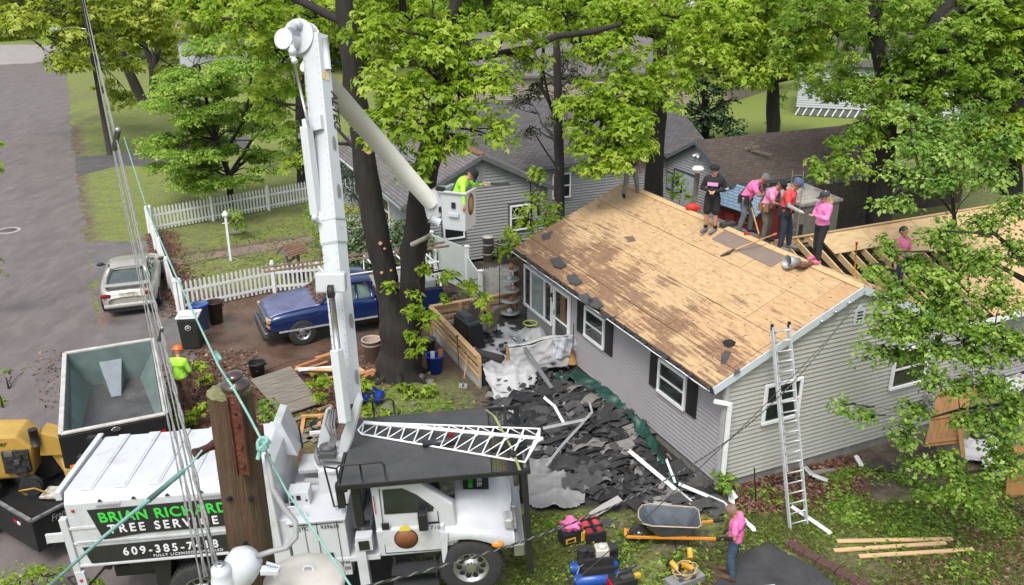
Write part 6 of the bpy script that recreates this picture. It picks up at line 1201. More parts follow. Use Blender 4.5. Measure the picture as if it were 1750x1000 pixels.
# ================================================================== PEOPLE
SKIN = mat('skin', (.42, .22, .15), .55, var=.06, bump=.02); SKIN2 = mat('skin_tan', (.32, .16, .10), .55, var=.06, bump=.02)
def cloth(name, c): return mat('cloth_'+name, c, .85, var=.25, scale=5, bump=1.0, bscale=11)
PINKC = cloth('pink', (.72, .16, .38)); PINKH = cloth('hoodie_pink', (.70, .20, .45)); REDC = cloth('red', (.60, .06, .07)); BLKC = cloth('black', (.012, .012, .014)); JEAN = cloth('denim', (.05, .085, .14)); NAVYC = cloth('navy', (.018, .025, .045)); GREYC = cloth('grey', (.12, .12, .13)); HIV = cloth('hi_vis', (.36, .78, .06)); KHA = cloth('khaki', (.15, .10, .06)); OLV = cloth('olive', (.09, .085, .065))
def capsules(caps, vox):
 """caps: list of (p, q, r0, r1) -> one continuous remeshed surface"""
 b = MB()
 for p, q, r0, r1 in caps:
  p = Vector(p); q = Vector(q); L = (q-p).length
  if L < 1e-4: b.ball(p, r0, 14); continue
  k = max(2, int(L/.05)); pts = [p.lerp(q, i/k) for i in range(k+1)]; rr = [r0+(r1-r0)*i/k for i in range(k+1)]
  b.tube(pts, rr, 12); b.ball(p, r0*.995, 12); b.ball(q, r1*.995, 12)
 me = bpy.data.meshes.new('tmp'); me.from_pydata(b.v, [], b.f); o = bpy.data.objects.new('tmp', me); C.objects.link(o)
 m = o.modifiers.new('r', 'REMESH'); m.mode = 'VOXEL'; m.voxel_size = vox; m.use_smooth_shade = True
 s = o.modifiers.new('s', 'SMOOTH'); s.iterations = 3; s.factor = .5
 dg = bpy.context.evaluated_depsgraph_get(); res = bpy.data.meshes.new_from_object(o.evaluated_get(dg)); bpy.data.objects.remove(o); return res
def put(me, name, m, par):
 me.name = name; me.materials.clear(); me.materials.append(m); o = bpy.data.objects.new(name, me); C.objects.link(o); o.parent = par
 me.polygons.foreach_set('use_smooth', [True]*len(me.polygons)); return o
def person(label, M, J, top, bottom, shoes, skin=SKIN, sleeve='short', shorts=False, hat=None, hair=None, height=1.75, gloves=None, belt=None, extra=None):
 """J: joints in a body frame (facing -y, z up, metres for a 1.75 m figure)"""
 s = height/1.75; t = thing('person', label, 'person', M=M @ Matrix.Scale(s, 4)); V = {k: Vector(v) for k, v in J.items()}
 pel, chest, neck, head = V['pelvis'], V['chest'], V['neck'], V['head']; caps = []
 up = (head-neck).normalized(); f = V.get('face', Vector((0, -1, 0))); f = (f-up*f.dot(up)).normalized(); sd_ = up.cross(f).normalized()
 caps += [(head+up*.03, head-f*.015+up*.03, .094, .097), (head+f*.03-up*.05, head+f*.045-up*.075, .062, .045), (head+f*.098-up*.005, head+f*.112-up*.028, .012, .015), (head+f*.085+up*.028-sd_*.035, head+f*.085+up*.028+sd_*.035, .014, .014), (head+f*.085-up*.058-sd_*.018, head+f*.085-up*.058+sd_*.018, .012, .012), (head+f*.07-up*.09, head+f*.07-up*.09, .026, .026)]
 for g in (-1, 1): caps.append((head+sd_*g*.092-up*.005, head+sd_*g*.098+up*.025-f*.01, .014, .018))
 caps.append((neck-up*.03, head-up*.04, .058, .055)); shl, shr = V['shL'], V['shR']
 caps += [(chest, neck-up*.05, .13, .07), (chest+(shl-chest)*.35, chest+(shr-chest)*.35, .125, .125), (shl, neck-up*.03, .06, .06), (shr, neck-up*.03, .06, .06), (pel+(V['hipL']-pel)*.6, pel+(V['hipR']-pel)*.6, .115, .115), (pel, chest, .12, .135)]
 for g in 'LR':
  sh, el, ha = V['sh'+g], V['el'+g], V['ha'+g]; hi, kn, an = V['hip'+g], V['kn'+g], V['an'+g]
  caps += [(sh, el, .052, .040), (el, el.lerp(ha, .35), .040, .042), (el.lerp(ha, .35), ha, .042, .026), (hi, kn, .088, .056), (kn, kn.lerp(an, .35), .055, .058), (kn.lerp(an, .35), an, .058, .038)]
  d = (ha-el).normalized(); n_ = d.cross(Vector((0, 0, 1))); n_ = n_.normalized() if n_.length > .1 else Vector((1, 0, 0)); w = n_; pm = d.cross(w).normalized()
  caps += [(ha, ha+d*.07, .026, .030), (ha+d*.04-w*.018, ha+d*.08-w*.022, .02, .018), (ha+d*.04+w*.018, ha+d*.08+w*.022, .02, .018)]
  for k, (o_, L) in enumerate(((-.030, .062), (-.010, .074), (.010, .070), (.030, .054))):
   a = ha+d*.085+w*o_; m1 = a+d*L*.55+pm*.012; caps += [(a, m1, .0095, .009), (m1, m1+d*L*.38+pm*.028, .009, .0078)]
  th = ha+d*.03-w*.03; caps += [(th, th+d*.035-w*.022+pm*.012, .012, .011), (th+d*.035-w*.022+pm*.012, th+d*.065-w*.026+pm*.025, .011, .009)]
  ft = V.get('toe'+g, an+Vector((0, -.19, -.05))); caps += [(an, ft, .036, .03)]
 put(capsules(caps, .0095), 'body', skin, t)
 for g in (-1, 1): MB().ball(head+f*.092+sd_*g*.033+up*.012, (.011, .011, .011), 8).build('eye', mat('eye_dark', (.02, .015, .012), .2), t)
 sc_ = [(pel+Vector((0, 0, .02)), chest, .150, .158), (chest+(shl-chest)*.45, chest+(shr-chest)*.45, .148, .148), (chest, neck-up*.07, .145, .082), (shl, neck-up*.05, .074, .075), (shr, neck-up*.05, .074, .075), (pel+(V['hipL']-pel)*.45+Vector((0, 0, .04)), pel+(V['hipR']-pel)*.45+Vector((0, 0, .04)), .148, .148)]
 for g in 'LR':
  sh, el, ha = V['sh'+g], V['el'+g], V['ha'+g]
  sc_.append((sh, sh.lerp(el, .62 if sleeve == 'short' else 1), .078, .066 if sleeve == 'short' else .056))
  if sleeve == 'long': sc_.append((el, el.lerp(ha, .93), .056, .040))
 put(capsules(sc_, .016), 'shirt' if sleeve == 'short' else 'sweatshirt', top, t)
 tc_ = [(pel+(V['hipL']-pel)*.6, pel+(V['hipR']-pel)*.6, .138, .138), (pel, pel+Vector((0, 0, .04)), .140, .136)]
 for g in 'LR':
  hi, kn, an = V['hip'+g], V['kn'+g], V['an'+g]
  if shorts: tc_.append((hi, hi.lerp(kn, .82), .115, .105))
  else: tc_ += [(hi, kn, .108, .078), (kn, an+(kn-an)*.06, .078, .064)]
 put(capsules(tc_, .016), 'shorts' if shorts else 'trousers', bottom, t)
 for g in 'LR':
  an = V['an'+g]; ft = V.get('toe'+g, an+Vector((0, -.19, -.05))); d = (ft-an); d.z = 0; d.normalize()
  put(capsules([(an+Vector((0, 0, .0)), an-d*.03+Vector((0, 0, -.03)), .052, .046), (an-d*.03+Vector((0, 0, -.035)), ft, .046, .042), (an, ft, .048, .042)], .012), 'shoe', shoes, t)
  if shorts: MB().tube([an+Vector((0, 0, .03)), an.lerp(V['kn'+g], .3)], [.046, .05], 14).build('sock', BLKC, t)
 if hair:
  hm, ln = hair; hc = [(head+up*.045-f*.02, head+up*.03-f*.035, .104, .10)]
  if ln: hc += [(head-f*.08, head-f*.12-up*.16, .085, .08), (head-f*.12-up*.16+sd_*.02, head-f*.12-up*.34+sd_*.03, .08, .04), (head-f*.10-up*.14-sd_*.03, head-f*.08-up*.26-sd_*.04, .05, .03), (head+sd_*.07-f*.03, head+sd_*.085-up*.16, .035, .02), (head-sd_*.07-f*.03, head-sd_*.085-up*.16, .035, .02)]
  put(capsules(hc, .010), 'hair', hm, t)
 def basis(): return Matrix(((sd_.x, f.x, up.x, head.x), (sd_.y, f.y, up.y, head.y), (sd_.z, f.z, up.z, head.z), (0, 0, 0, 1)))
 if hat:
  kind, hm = hat; b = MB(); Mh = basis() @ T(0, -.005, .045)
  if kind == 'helmet':
   b.lathe([(.135, -.01), (.132, .03), (.12, .075), (.085, .115), (.03, .13), (0, .132)], 24, Mh, sy=1.12); b.box((0, .14, -.005), (.17, .1, .012), Mh @ RX(-10)); b.box((0, 0, .12), (.03, .2, .03), Mh)
  else:
   b.lathe([(.113, -.01), (.114, .03), (.105, .065), (.07, .09), (0, .098)], 24, Mh, sy=1.08); g = -1 if kind == 'backcap' else 1; b.box((0, g*.15, .0), (.15, .11, .008), Mh @ RX(-8*g)); b.ball((0, 0, .1), .012, 8, Mh)
  b.build('helmet' if kind == 'helmet' else 'cap', hm, t, bev=.003)
 if gloves:
  for g in gloves[1]:
   ha, el = V['ha'+g], V['el'+g]; d = (ha-el).normalized(); put(capsules([(ha-d*.03, ha+d*.09, .034, .040), (ha+d*.09, ha+d*.15, .036, .022)], .01), 'glove', gloves[0], t)
 if belt:
  b = MB(); b.lathe([(.17, -.03), (.176, -.03), (.176, .03), (.17, .03)], 24, Matrix.Translation(pel+Vector((0, 0, .09))), sy=.88)
  for a in (.3, 2.6, 3.6, 5.6): b.box((.2*math.cos(a), .17*math.sin(a), -.05), (.12, .1, .2), Matrix.Translation(pel+Vector((0, 0, .07))))
  b.build('tool_belt', belt, t, bev=.01)
 if extra: extra(t, V, f, up, sd_)
 return t
def JN(**k):
 J = dict(pelvis=(0, 0, .95), chest=(0, 0, 1.25), neck=(0, .0, 1.47), head=(0, -.01, 1.62), shL=(.18, 0, 1.40), shR=(-.18, 0, 1.40), elL=(.25, .02, 1.12), elR=(-.25, .02, 1.12), haL=(.25, -.08, .88), haR=(-.25, -.08, .88),
   hipL=(.09, 0, .92), hipR=(-.09, 0, .92), knL=(.11, -.02, .50), knR=(-.11, -.02, .50), anL=(.12, .02, .09), anR=(-.12, .02, .09), toeL=(.13, -.16, .045), toeR=(-.13, -.16, .045)); J.update(k); return J
HGT = lambda v: (HI @ v)
def roofpos(px, py):
 """point on the main roof / ridge line surface under a photo pixel"""
 n_ = HM.to_3x3() @ Vector((-(ZR-ZE), 0, WX/2+OV)); p = onp(px, py, HM @ Vector((WX/2, 0, ZR+.014)), n_); return p
def ridgepos(px, py, back=.25):
 x_ = WX/2+back; v = HI @ onp(px, py, HM @ Vector((x_, 0, ZR)), HM.to_3x3() @ Vector((1, 0, 0))); return HM @ Vector((x_, v.y, ZR-.43*back+.02))
def PM(p, rz): return Matrix.Translation(p) @ RZ(rz)
PHONE = mat('phone_black', (.01, .01, .012), .2); WOODH = mat('ash_handle', (.55, .33, .12), .5, var=.15, scale=4); STEEL = mat('steel', (.10, .10, .105), .4, .7, var=.3, scale=10)
HANDLEO = mat('handle_orange', (.65, .25, .03), .5)
def phone(t, V, f, up, sd_):
 p = (V['haL']+V['haR'])/2+Vector((0, -.06, .03)); MB().box((0, 0, 0), (.075, .015, .14), Matrix.Translation(p) @ RX(35)).build('phone', PHONE, t, bev=.004)
def ex1(t, V, f, up, sd_):
 phone(t, V, f, up, sd_); MB().box((0, -.168, 1.30), (.26, .012, .09)).build('print_block', mat('print_pink', (.65, .28, .55), .7), t)
 put(capsules([(Vector((0, .10, 1.48)), Vector((0, .12, 1.40)), .08, .07)], .014), 'hood', BLKC, t)
 b = MB(); b.tube([V['elL']+Vector((0, 0, .02)), V['elL']+Vector((0, -.0, .045))], .068, 14); b.build('sleeve_stripe', SWH, t)
p = roofpos(1213, 398)
person('person in black hoodie with pink print, black shorts and backwards cap looking at a phone', PM(p, -22), JN(head=(.0, -.03, 1.62), elL=(.30, .02, 1.15), haL=(.07, -.24, 1.14), elR=(-.28, -.02, 1.15), haR=(-.06, -.24, 1.14), face=Vector((.6, -.7, -.3)), toeL=(.02, -.15, .045), toeR=(-.20, -.13, .045)), BLKC, BLKC, cloth('shoe_grey', (.13, .13, .14)), sleeve='long', shorts=True, hat=('backcap', BLKC), extra=ex1, height=1.80)
def susp(t, V, f, up, sd_):
 b = MB(); fw_ = Vector((0, -1, 0))
 for g in ('L', 'R'):
  s = V['sh'+g]*.55+V['neck']*.45; b.tube([V['pelvis']+(V['hip'+g]-V['pelvis'])*.8+Vector((0, .15, .1)), V['chest']+(s-V['chest'])*.4+Vector((0, .155, 0)), s+Vector((0, .03, .06)), V['chest']+(s-V['chest'])*.4+Vector((0, -.155, 0)), V['pelvis']+(V['hip'+g]-V['pelvis'])*.8+Vector((0, -.15, .1))], .018, 6)
 b.build('suspender', BLKC, t)
bend = dict(pelvis=(0, .05, .92), chest=(0, -.10, 1.20), neck=(0, -.24, 1.38), head=(0, -.37, 1.47), shL=(.18, -.17, 1.33), shR=(-.18, -.17, 1.33), face=Vector((0, -.65, -.76)))
p = ridgepos(1272, 392)
person('person in pink shirt and grey cap bending over a shovel beside the blue playhouse roof', PM(p, 62), JN(**bend, elL=(.24, -.30, 1.08), haL=(.06, -.45, .92), elR=(-.24, -.32, 1.10), haR=(-.04, -.42, 1.08), hipL=(.09, .05, .9), hipR=(-.09, .05, .9), anL=(.16, -.10, .09), anR=(-.14, .12, .09), toeL=(.18, -.29, .045), toeR=(-.16, -.07, .045), knL=(.14, -.12, .5), knR=(-.12, .02, .5)), PINKC, cloth('jean_grey', (.10, .115, .13)), BLKC, skin=SKIN2, hat=('cap', GREYC), belt=BLKC, gloves=(mat('glove_pale', (.5, .48, .42), .8), 'L'), extra=susp)
def tool(name, label, p, q, kind='shovel', m=WOODH, gm=None):
 p = Vector(p); q = Vector(q); t = thing(name, label, 'shovel' if kind != 'fork' else 'fork', q); d = (q-p); L = d.length; d.normalize(); MB().tube([p-q, p-q+d*(L*.5), Vector((0, 0, 0))], [.017, .019, .016], 8).build('handle', m, t)
 Mx = Matrix.Translation(Vector((0, 0, 0))) @ d.to_track_quat('Y', 'Z').to_matrix().to_4x4()
 b = MB(); b.prism([(-.11, 0), (.11, 0), (.125, .2), (.12, .24), (-.12, .24), (-.125, .2)], -.012, .008, Mx); b.tube([Mx @ Vector((0, -.12, 0)), Mx @ Vector((0, .1, .01))], [.02, .026], 8)
 for k in range(6): b.prism([(-.11+k*.04, .24), (-.085+k*.04, .24), (-.097+k*.04, .28)], -.01, .004, Mx)
 b.build('blade', STEEL, t); b = MB(); b.tube([p-q, p-q+d*.08], [.03, .026], 8); b.build('grip', gm or TB, t); return t
tool('shovel', 'long wooden shovel held upright by the bending person', at(1283, 350, (p.y-.15)), ridgepos(1300, 400, .15)+Vector((0, 0, .05)))
p = ridgepos(1308, 402)
person('person in pink shirt and black cap crouching between the shoveller and the man in red', PM(p, 55), JN(**{**bend, 'chest': (0, -.05, 1.20), 'neck': (0, -.14, 1.40), 'head': (0, -.25, 1.50), 'shL': (.18, -.1, 1.34), 'shR': (-.18, -.1, 1.34)}, elL=(.26, -.18, 1.10), haL=(.08, -.34, 1.02), elR=(-.25, -.2, 1.1), haR=(-.06, -.34, 1.02), hipL=(.09, .05, .9), hipR=(-.09, .05, .9)), cloth('pink_pale', (.66, .24, .42)), OLV, BLKC, skin=SKIN2, hat=('cap', BLKC), belt=cloth('leather_tan', (.2, .11, .05)), extra=susp)
p = ridgepos(1337, 414)
person('person in bright red shirt with grey sleeves, blue cap and dark jeans', PM(p, 60), JN(pelvis=(0, .0, .95), chest=(0, -.05, 1.25), neck=(0, -.1, 1.46), head=(0, -.18, 1.59), shL=(.19, -.05, 1.39), shR=(-.19, -.05, 1.39), elL=(.24, -.02, 1.12), haL=(.22, -.08, .86), elR=(-.27, -.1, 1.14), haR=(-.14, -.30, 1.02), face=Vector((.1, -.8, -.6)), anL=(.15, -.12, .09), toeL=(.16, -.3, .045), knL=(.13, -.1, .5)), REDC, NAVYC, cloth('shoe_grey', (.13, .13, .14)), skin=SKIN2, hat=('cap', cloth('blue_cap', (.07, .10, .2))), belt=BLKC, gloves=(mat('glove_pale', (.5, .48, .42), .8), 'LR'), height=1.82,
 extra=lambda t, V, f, up, sd_: [MB().tube([V['sh'+g].lerp(V['el'+g], .5), V['el'+g], V['ha'+g]], [.056, .05, .038], 12).build('grey_sleeve', cloth('sleeve_grey', (.3, .32, .34)), t) for g in 'LR'])
p = roofpos(1397, 447)
person('person with long blonde hair, pink hoodie and black leggings', PM(p, -72), JN(elL=(.24, -.08, 1.14), haL=(.06, -.28, 1.20), elR=(-.24, -.08, 1.14), haR=(-.05, -.28, 1.20), head=(0, -.03, 1.61), face=Vector((0, -.85, -.5)), toeL=(.14, -.17, .045), anL=(.15, -.1, .09), knL=(.12, -.1, .5)), PINKH, cloth('legging', (.014, .014, .018)), cloth('shoe_pink', (.75, .14, .30)), sleeve='long', hat=('cap', cloth('cap_dark', (.03, .035, .05))), hair=(mat('blonde_hair', (.42, .30, .16), .6, var=.3, scale=20, bump=.8, bscale=60), True), height=1.66, extra=phone)
p = roofpos(1076, 336)
person('person in grey trousers and black sneakers at the far end of the ridge', PM(p, 15), JN(anL=(.26, .02, .09), toeL=(.29, -.16, .045), knL=(.18, -.04, .5), anR=(-.20, 0, .09), toeR=(-.24, -.18, .045), knR=(-.14, -.02, .5)), cloth('teeshirt_black', (.03, .03, .035)), cloth('trouser_grey', (.16, .165, .18)), BLKC, skin=SKIN2, hat=('cap', BLKC))
p = HM @ Vector((6.3, 1.4, 2.95)); p = ridgepos(1506, 468)
person('person in pink floral top standing on the rafters behind leaves', PM(HW(6.1, 1.5, 3.1), 30), JN(elL=(.26, -.1, 1.12), haL=(.2, -.25, 1.0)), cloth('floral', (.5, .12, .25)), NAVYC, BLKC, hair=(mat('dark_hair', (.03, .02, .015), .6), False))
p = G(1250, 986)
person('person in pink shirt, brown cap and jeans standing on the lawn beside the asphalt path', PM(p, -118), JN(pelvis=(0, 0, .93), chest=(0, .0, 1.23), neck=(0, -.04, 1.43), head=(.0, -.12, 1.55), elL=(.28, .04, 1.12), haL=(.14, -.16, .98), elR=(-.28, .02, 1.12), haR=(-.16, -.17, .98), face=Vector((-.3, -.8, -.4)), anL=(.13, .05, .09), anR=(-.1, -.1, .09), toeR=(-.11, -.29, .045)), PINKC, JEAN, cloth('boot_brown', (.12, .055, .03)), skin=SKIN2, hat=('cap', cloth('cap_brown', (.2, .13, .10))), height=1.62, gloves=(BLKC, 'LR'), extra=lambda t, V, f, up, sd_: [MB().box((0, .162, 1.31), (.2, .012, .05)).build('back_print', cloth('print_dark', (.2, .03, .12)), t)]+[put(capsules([(V['elL'].lerp(V['haL'], .1), V['haL'], .05, .042)], .012), 'forearm_sleeve', BLKC, t)])
p = G(316, 700)
person('person in orange helmet, bright yellow green shirt and brown trousers by the dump trailer', PM(p, 175), JN(chest=(0, -.03, 1.25), neck=(0, -.07, 1.45), head=(.02, -.14, 1.58), elL=(.26, -.06, 1.14), haL=(.22, -.28, .98), elR=(-.27, -.02, 1.12), haR=(-.24, -.2, .92), face=Vector((.25, -.85, -.45)), anL=(.12, .0, .09), anR=(-.12, -.1, .09), toeR=(-.12, -.29, .045)), HIV, KHA, cloth('boot_brown', (.12, .055, .03)), sleeve='long', hat=('helmet', mat('helmet_orange', (.75, .12, .02), .35, var=.3, scale=9, bump=0, col2=(.6, .55, .05), amt=.3)))
Mb = BM @ T(.02, .0, .02) @ RZ(108)
person('person in black helmet and yellow green shirt leaning out of the raised bucket', Mb, JN(pelvis=(0, .04, .78), chest=(0, -.07, 1.06), neck=(0, -.2, 1.22), head=(0, -.31, 1.32), shL=(.18, -.12, 1.18), shR=(-.18, -.12, 1.18), elL=(.30, -.34, .98), haL=(.12, -.56, 1.05), elR=(-.36, -.14, .96), haR=(-.43, -.16, .66), hipL=(.09, .05, .75), hipR=(-.09, .05, .75), knL=(.1, -.08, .42), knR=(-.1, -.08, .42), face=Vector((0, -.85, -.5))), HIV, KHA, BLKC, sleeve='long', hat=('helmet', BLKC), height=1.62,
 extra=lambda t, V, f, up, sd_: [MB().tube([V['neck']+Vector((.1, -.02, .02)), V['chest']+Vector((.02, .17, .02)), V['pelvis']+Vector((0, .15, .1))], .025, 6).build('harness', BLKC, t), MB().tube([V['head']+f*.14+sd_*.09-up*.05, V['head']+f*.17-up*.05, V['head']+f*.14-sd_*.09-up*.05], .02, 8).build('visor', BLKC, t)])
sw = thing('pole_saw', 'small pruning saw held out of the bucket', 'saw', M=Mb @ T(.10, -.62, .99)); b = MB(); b.box((0, 0, 0), (.1, .2, .1)); b.build('saw_body', mat('saw_grey', (.25, .22, .18), .5), sw, bev=.02); b = MB(); b.box((0, -.3, 0), (.02, .45, .07)); b.build('bar', STEEL, sw)
# ================================================================== TARPS AND DEBRIS
def wr(x, y, s=1.0):
 a = 0
 for k, (ax_, f, p) in enumerate(((.3, 3.1, .4), (1.4, 4.3, 1.9), (2.3, 6.1, .7), (.9, 9.5, 2.2), (1.9, 14.2, 1.1), (2.8, 21., .2))):
  u = x*math.cos(ax_)+y*math.sin(ax_); v = -x*math.sin(ax_)+y*math.cos(ax_)
  a += (1-abs(math.sin(u*f+1.7*math.sin(v*f*.45+p)+p)))**2/(f**1.15)*3.6
 return a*s
def tarp(name, label, pix, m, zf=lambda x, y: .03, amp=.05, res=.06, frame=None, cat='tarp', world=None, rag=.05):
 P_ = world if world else [G(x, y) for x, y in pix]; F_ = frame or Matrix.Identity(4); I = F_.inverted()
 q = [(I @ v) for v in P_] if not world else [Vector((*v, 0)) for v in world]
 xa, xb = min(v.x for v in q), max(v.x for v in q); ya, yb = min(v.y for v in q), max(v.y for v in q)
 xs_ = np.arange(xa-.05, xb+.05, res); ys_ = np.arange(ya-.05, yb+.05, res); X, Y = np.meshgrid(xs_, ys_)
 Xj = X+rng.normal(0, res*.12, X.shape)+rag*np.sin(Y*5.1)*.5; Yj = Y+rng.normal(0, res*.12, X.shape)+rag*np.sin(X*6.3)*.5
 ins = inpoly(Xj, Yj, [(v.x, v.y) for v in q]); vid = -np.ones(X.shape, int); vs = []
 org = Vector((float(np.mean([v.x for v in q])), float(np.mean([v.y for v in q])), 0))
 fs = []
 for j in range(X.shape[0]-1):
  for i in range(X.shape[1]-1):
   if ins[j, i] and ins[j+1, i] and ins[j, i+1] and ins[j+1, i+1]:
    f = []
    for a, c in ((j, i), (j, i+1), (j+1, i+1), (j+1, i)):
     if vid[a, c] < 0:
      x, y = Xj[a, c], Yj[a, c]; vid[a, c] = len(vs); vs.append((x-org.x, y-org.y, zf(x, y)+wr(x, y, amp)))
     f.append(int(vid[a, c]))
    fs.append(tuple(f))
 b = MB(); b.add(vs, fs, None, 0, True); o = b.build(name, m); o.matrix_world = F_ @ Matrix.Translation(org)
 s = o.modifiers.new('t', 'SOLIDIFY'); s.thickness = .006; return tag(o, label, cat)
WTARP = mat('tarp_white', (.42, .425, .435), .6, var=.1, scale=3, bump=.3, col2=(.28, .28, .285), amt=.35); GTARP = mat('tarp_green', (.012, .055, .042), .45, var=.25, scale=3, bump=.2); YTARP = mat('tarp_greygreen', (.20, .20, .20), .5, var=.15, scale=2.5, bump=.2, col2=(.05, .13, .10), amt=.28)
BUN = mat('tarp_grey', (.13, .13, .135), .6, var=.2, bump=.3)
heap = lambda x, y: .05+.22*max(0, math.sin((x+y)*.9))*0+.12
tarp('tarp', 'dark green tarp bunched along the foot of the grey front wall', [(935, 652), (1005, 648), (1040, 668), (1075, 700), (1105, 740), (1130, 790), (1165, 845), (1152, 850), (1125, 812), (1100, 775), (1080, 745), (1055, 715), (1022, 690), (1000, 674), (955, 662)], GTARP, lambda x, y: .15, .17)
tarp('tarp', 'grey and green tarp corner spread on the lawn beside the cab platform', [(880, 770), (915, 760), (950, 790), (975, 830), (1005, 850), (1000, 868), (965, 878), (920, 878), (886, 860)], YTARP, lambda x, y: .05, .12)
tarp('tarp', 'grey tarp edge between the shingle heap and the bare soil', [(800, 712), (860, 690), (900, 690), (905, 720), (850, 735), (800, 735)], BUN, lambda x, y: .04, .12)
tarp('tarp', 'white tarp strewn with torn shingles across the deck floor', None, WTARP, lambda x, y: .34, .12, .05, HM, world=[(-2.3, 9.0), (-1.7, 9.6), (-.7, 9.7), (-.5, 8.9), (-.2, 8.2), (-.4, 7.2), (-.9, 6.9), (-2.4, 6.9), (-2.6, 7.6)])
tarp('tarp', 'white tarp spilling off the deck corner onto the shingle heap', None, WTARP, lambda x, y: .05+max(0, min(.42, (y-5.4)*.32)), .13, .05, HM, world=[(-2.75, 7.1), (-1.1, 7.1), (-1.2, 6.3), (-1.7, 5.7), (-1.9, 5.0), (-2.2, 5.5), (-2.5, 4.9), (-2.9, 4.6), (-2.9, 5.6)])
t = thing('covered_rail', 'white tarp draped over the near deck rail below the front door', 'tarp', M=HM)
b = MB(); n1, n2 = 60, 22; vs = []
for j in range(n2+1):
 for i in range(n1+1):
  u = i/n1; v = j/n2; x = -2.0+2.15*u; z = 1.04-.80*v-.03*math.sin(u*9); y = 6.72-.05-.16*v*(.6+.4*math.sin(u*3))-wr(x*1.3, z*1.2+3, .055)
  vs.append((x, y, max(.05, z)))
b.add(vs, [(j*(n1+1)+i, j*(n1+1)+i+1, (j+1)*(n1+1)+i+1, (j+1)*(n1+1)+i) for j in range(n2) for i in range(n1)], None, 0, True)
k0 = len(b.v); vs = []
for j in range(10):
 for i in range(n1+1):
  u = i/n1; v = j/9; x = -2.0+2.15*u; vs.append((x, 6.67+.38*v, 1.04-.03*math.sin(u*9)+.05*math.sin(v*3)+wr(x, v, .03)-.3*v*v))
b.add(vs, [(j*(n1+1)+i, (j+1)*(n1+1)+i, (j+1)*(n1+1)+i+1, j*(n1+1)+i+1) for j in range(9) for i in range(n1)], None, 0, True)
o_ = b.build('sheet', WTARP, t); s = o_.modifiers.new('t', 'SOLIDIFY'); s.thickness = .006
b = MB(); vs = []
for j in range(15):
 for i in range(21): u = i/20; v = j/14; x = -.75+.75*u+.1*math.sin(v*4); z = 1.12-.62*v; vs.append((x, 6.58-.05*math.sin(u*PI)-wr(x*1.8, z*1.8, .06), z))
b.add(vs, [(j*21+i, j*21+i+1, (j+1)*21+i+1, (j+1)*21+i) for j in range(14) for i in range(20)], None, 0, True); o_ = b.build('folded_cloth', mat('tarp_bluewhite', (.46, .49, .54), .6, var=.1, bump=.3), t); s = o_.modifiers.new('t', 'SOLIDIFY'); s.thickness = .012
b = MB(); b.bar((-2.0, 6.82, .98), (.1, 6.82, .98), .09, .05)
for x in (-1.95, -.9, .05): b.box((x, 6.82, .5), (.08, .08, .95))
b.build('rail_frame', DKW, t)
tarp('tarp', 'crumpled white cloth heaped against the wall under the triple window', None, WTARP, lambda x, y: .35+.35*math.exp(-((x+.55)**2+(y-8.1)**2)*5), .12, .05, HM, world=[(-1.1, 8.8), (-.25, 8.6), (-.1, 7.6), (-.6, 7.3), (-1.2, 8.0)])
b = MB(); hp_ = [G(x, y) for x, y in ((870, 655), (985, 640), (1060, 700), (1130, 790), (1215, 850), (1225, 875), (1150, 882), (1060, 855), (1000, 850), (950, 800), (895, 780), (850, 730), (845, 690))]
poly = [(v.x, v.y) for v in hp_]; xa, xb = min(p[0] for p in poly), max(p[0] for p in poly); ya, yb = min(p[1] for p in poly), max(p[1] for p in poly)
def heapz(x, y):
 v = HI @ Vector((x, y, 0)); return .08+.19*math.exp(-((v.x+1.5)**2/1.3+(v.y-3.6)**2/5))
def rand_in():
 while True:
  x, y = random.uniform(xa, xb), random.uniform(ya, yb)
  if inpoly(np.array([x]), np.array([y]), poly)[0]: return x, y
FELT = [mat('felt_a', (.028, .028, .030), .8, var=.4, scale=7, bump=.6, bscale=60), mat('felt_b', (.055, .054, .055), .85, var=.3, scale=7, bump=.6, bscale=60), mat('felt_c', (.17, .165, .16), .9, var=.2, scale=7, bump=.4, bscale=60), mat('felt_d', (.014, .014, .016), .7, var=.3, scale=7, bump=.5)]
hb = MB()
for i in range(1900):
 x, y = rand_in(); z = heapz(x, y)*random.uniform(.35, 1.15); w = random.uniform(.04, .22); L = random.uniform(.2, .8) if random.random() < .25 else random.uniform(.06, .28)
 if i % 19 == 0: w = random.uniform(.25, .5); L = random.uniform(.5, 1.0); z = heapz(x, y)*1.05
 M_ = T(x, y, z) @ RZ(24+random.gauss(0, 38)) @ RX(random.gauss(0, 13)) @ RY(random.gauss(0, 11)); c = random.uniform(-.05, .12)
 n_ = 4; vs = []
 for k in range(n_+1):
  for s in (-1, 1): vs.append((-L/2+L*k/n_, s*w/2*random.uniform(.8, 1.08), c*math.sin(PI*k/n_)))
 vs2 = [(a, bb, cc+.006) for a, bb, cc in vs]; m_ = random.choices([0, 1, 2, 3], [5, 5, 1.5, 3])[0]
 fs = [(2*k, 2*k+2, 2*k+3, 2*k+1) for k in range(n_)]; N0 = len(vs); fs += [tuple(q+N0 for q in f)[::-1] for f in fs]+[(0, 1, N0+1, N0), (2*n_, N0+2*n_, N0+2*n_+1, 2*n_+1)]+[(2*k, N0+2*k, N0+2*k+2, 2*k+2) for k in range(n_)]+[(2*k+1, 2*k+3, N0+2*k+3, N0+2*k+1) for k in range(n_)]
 hb.add(vs+vs2, fs, M_, m_)
tag(hb.build('shingle_debris', FELT), kind='stuff')
ds = MB()
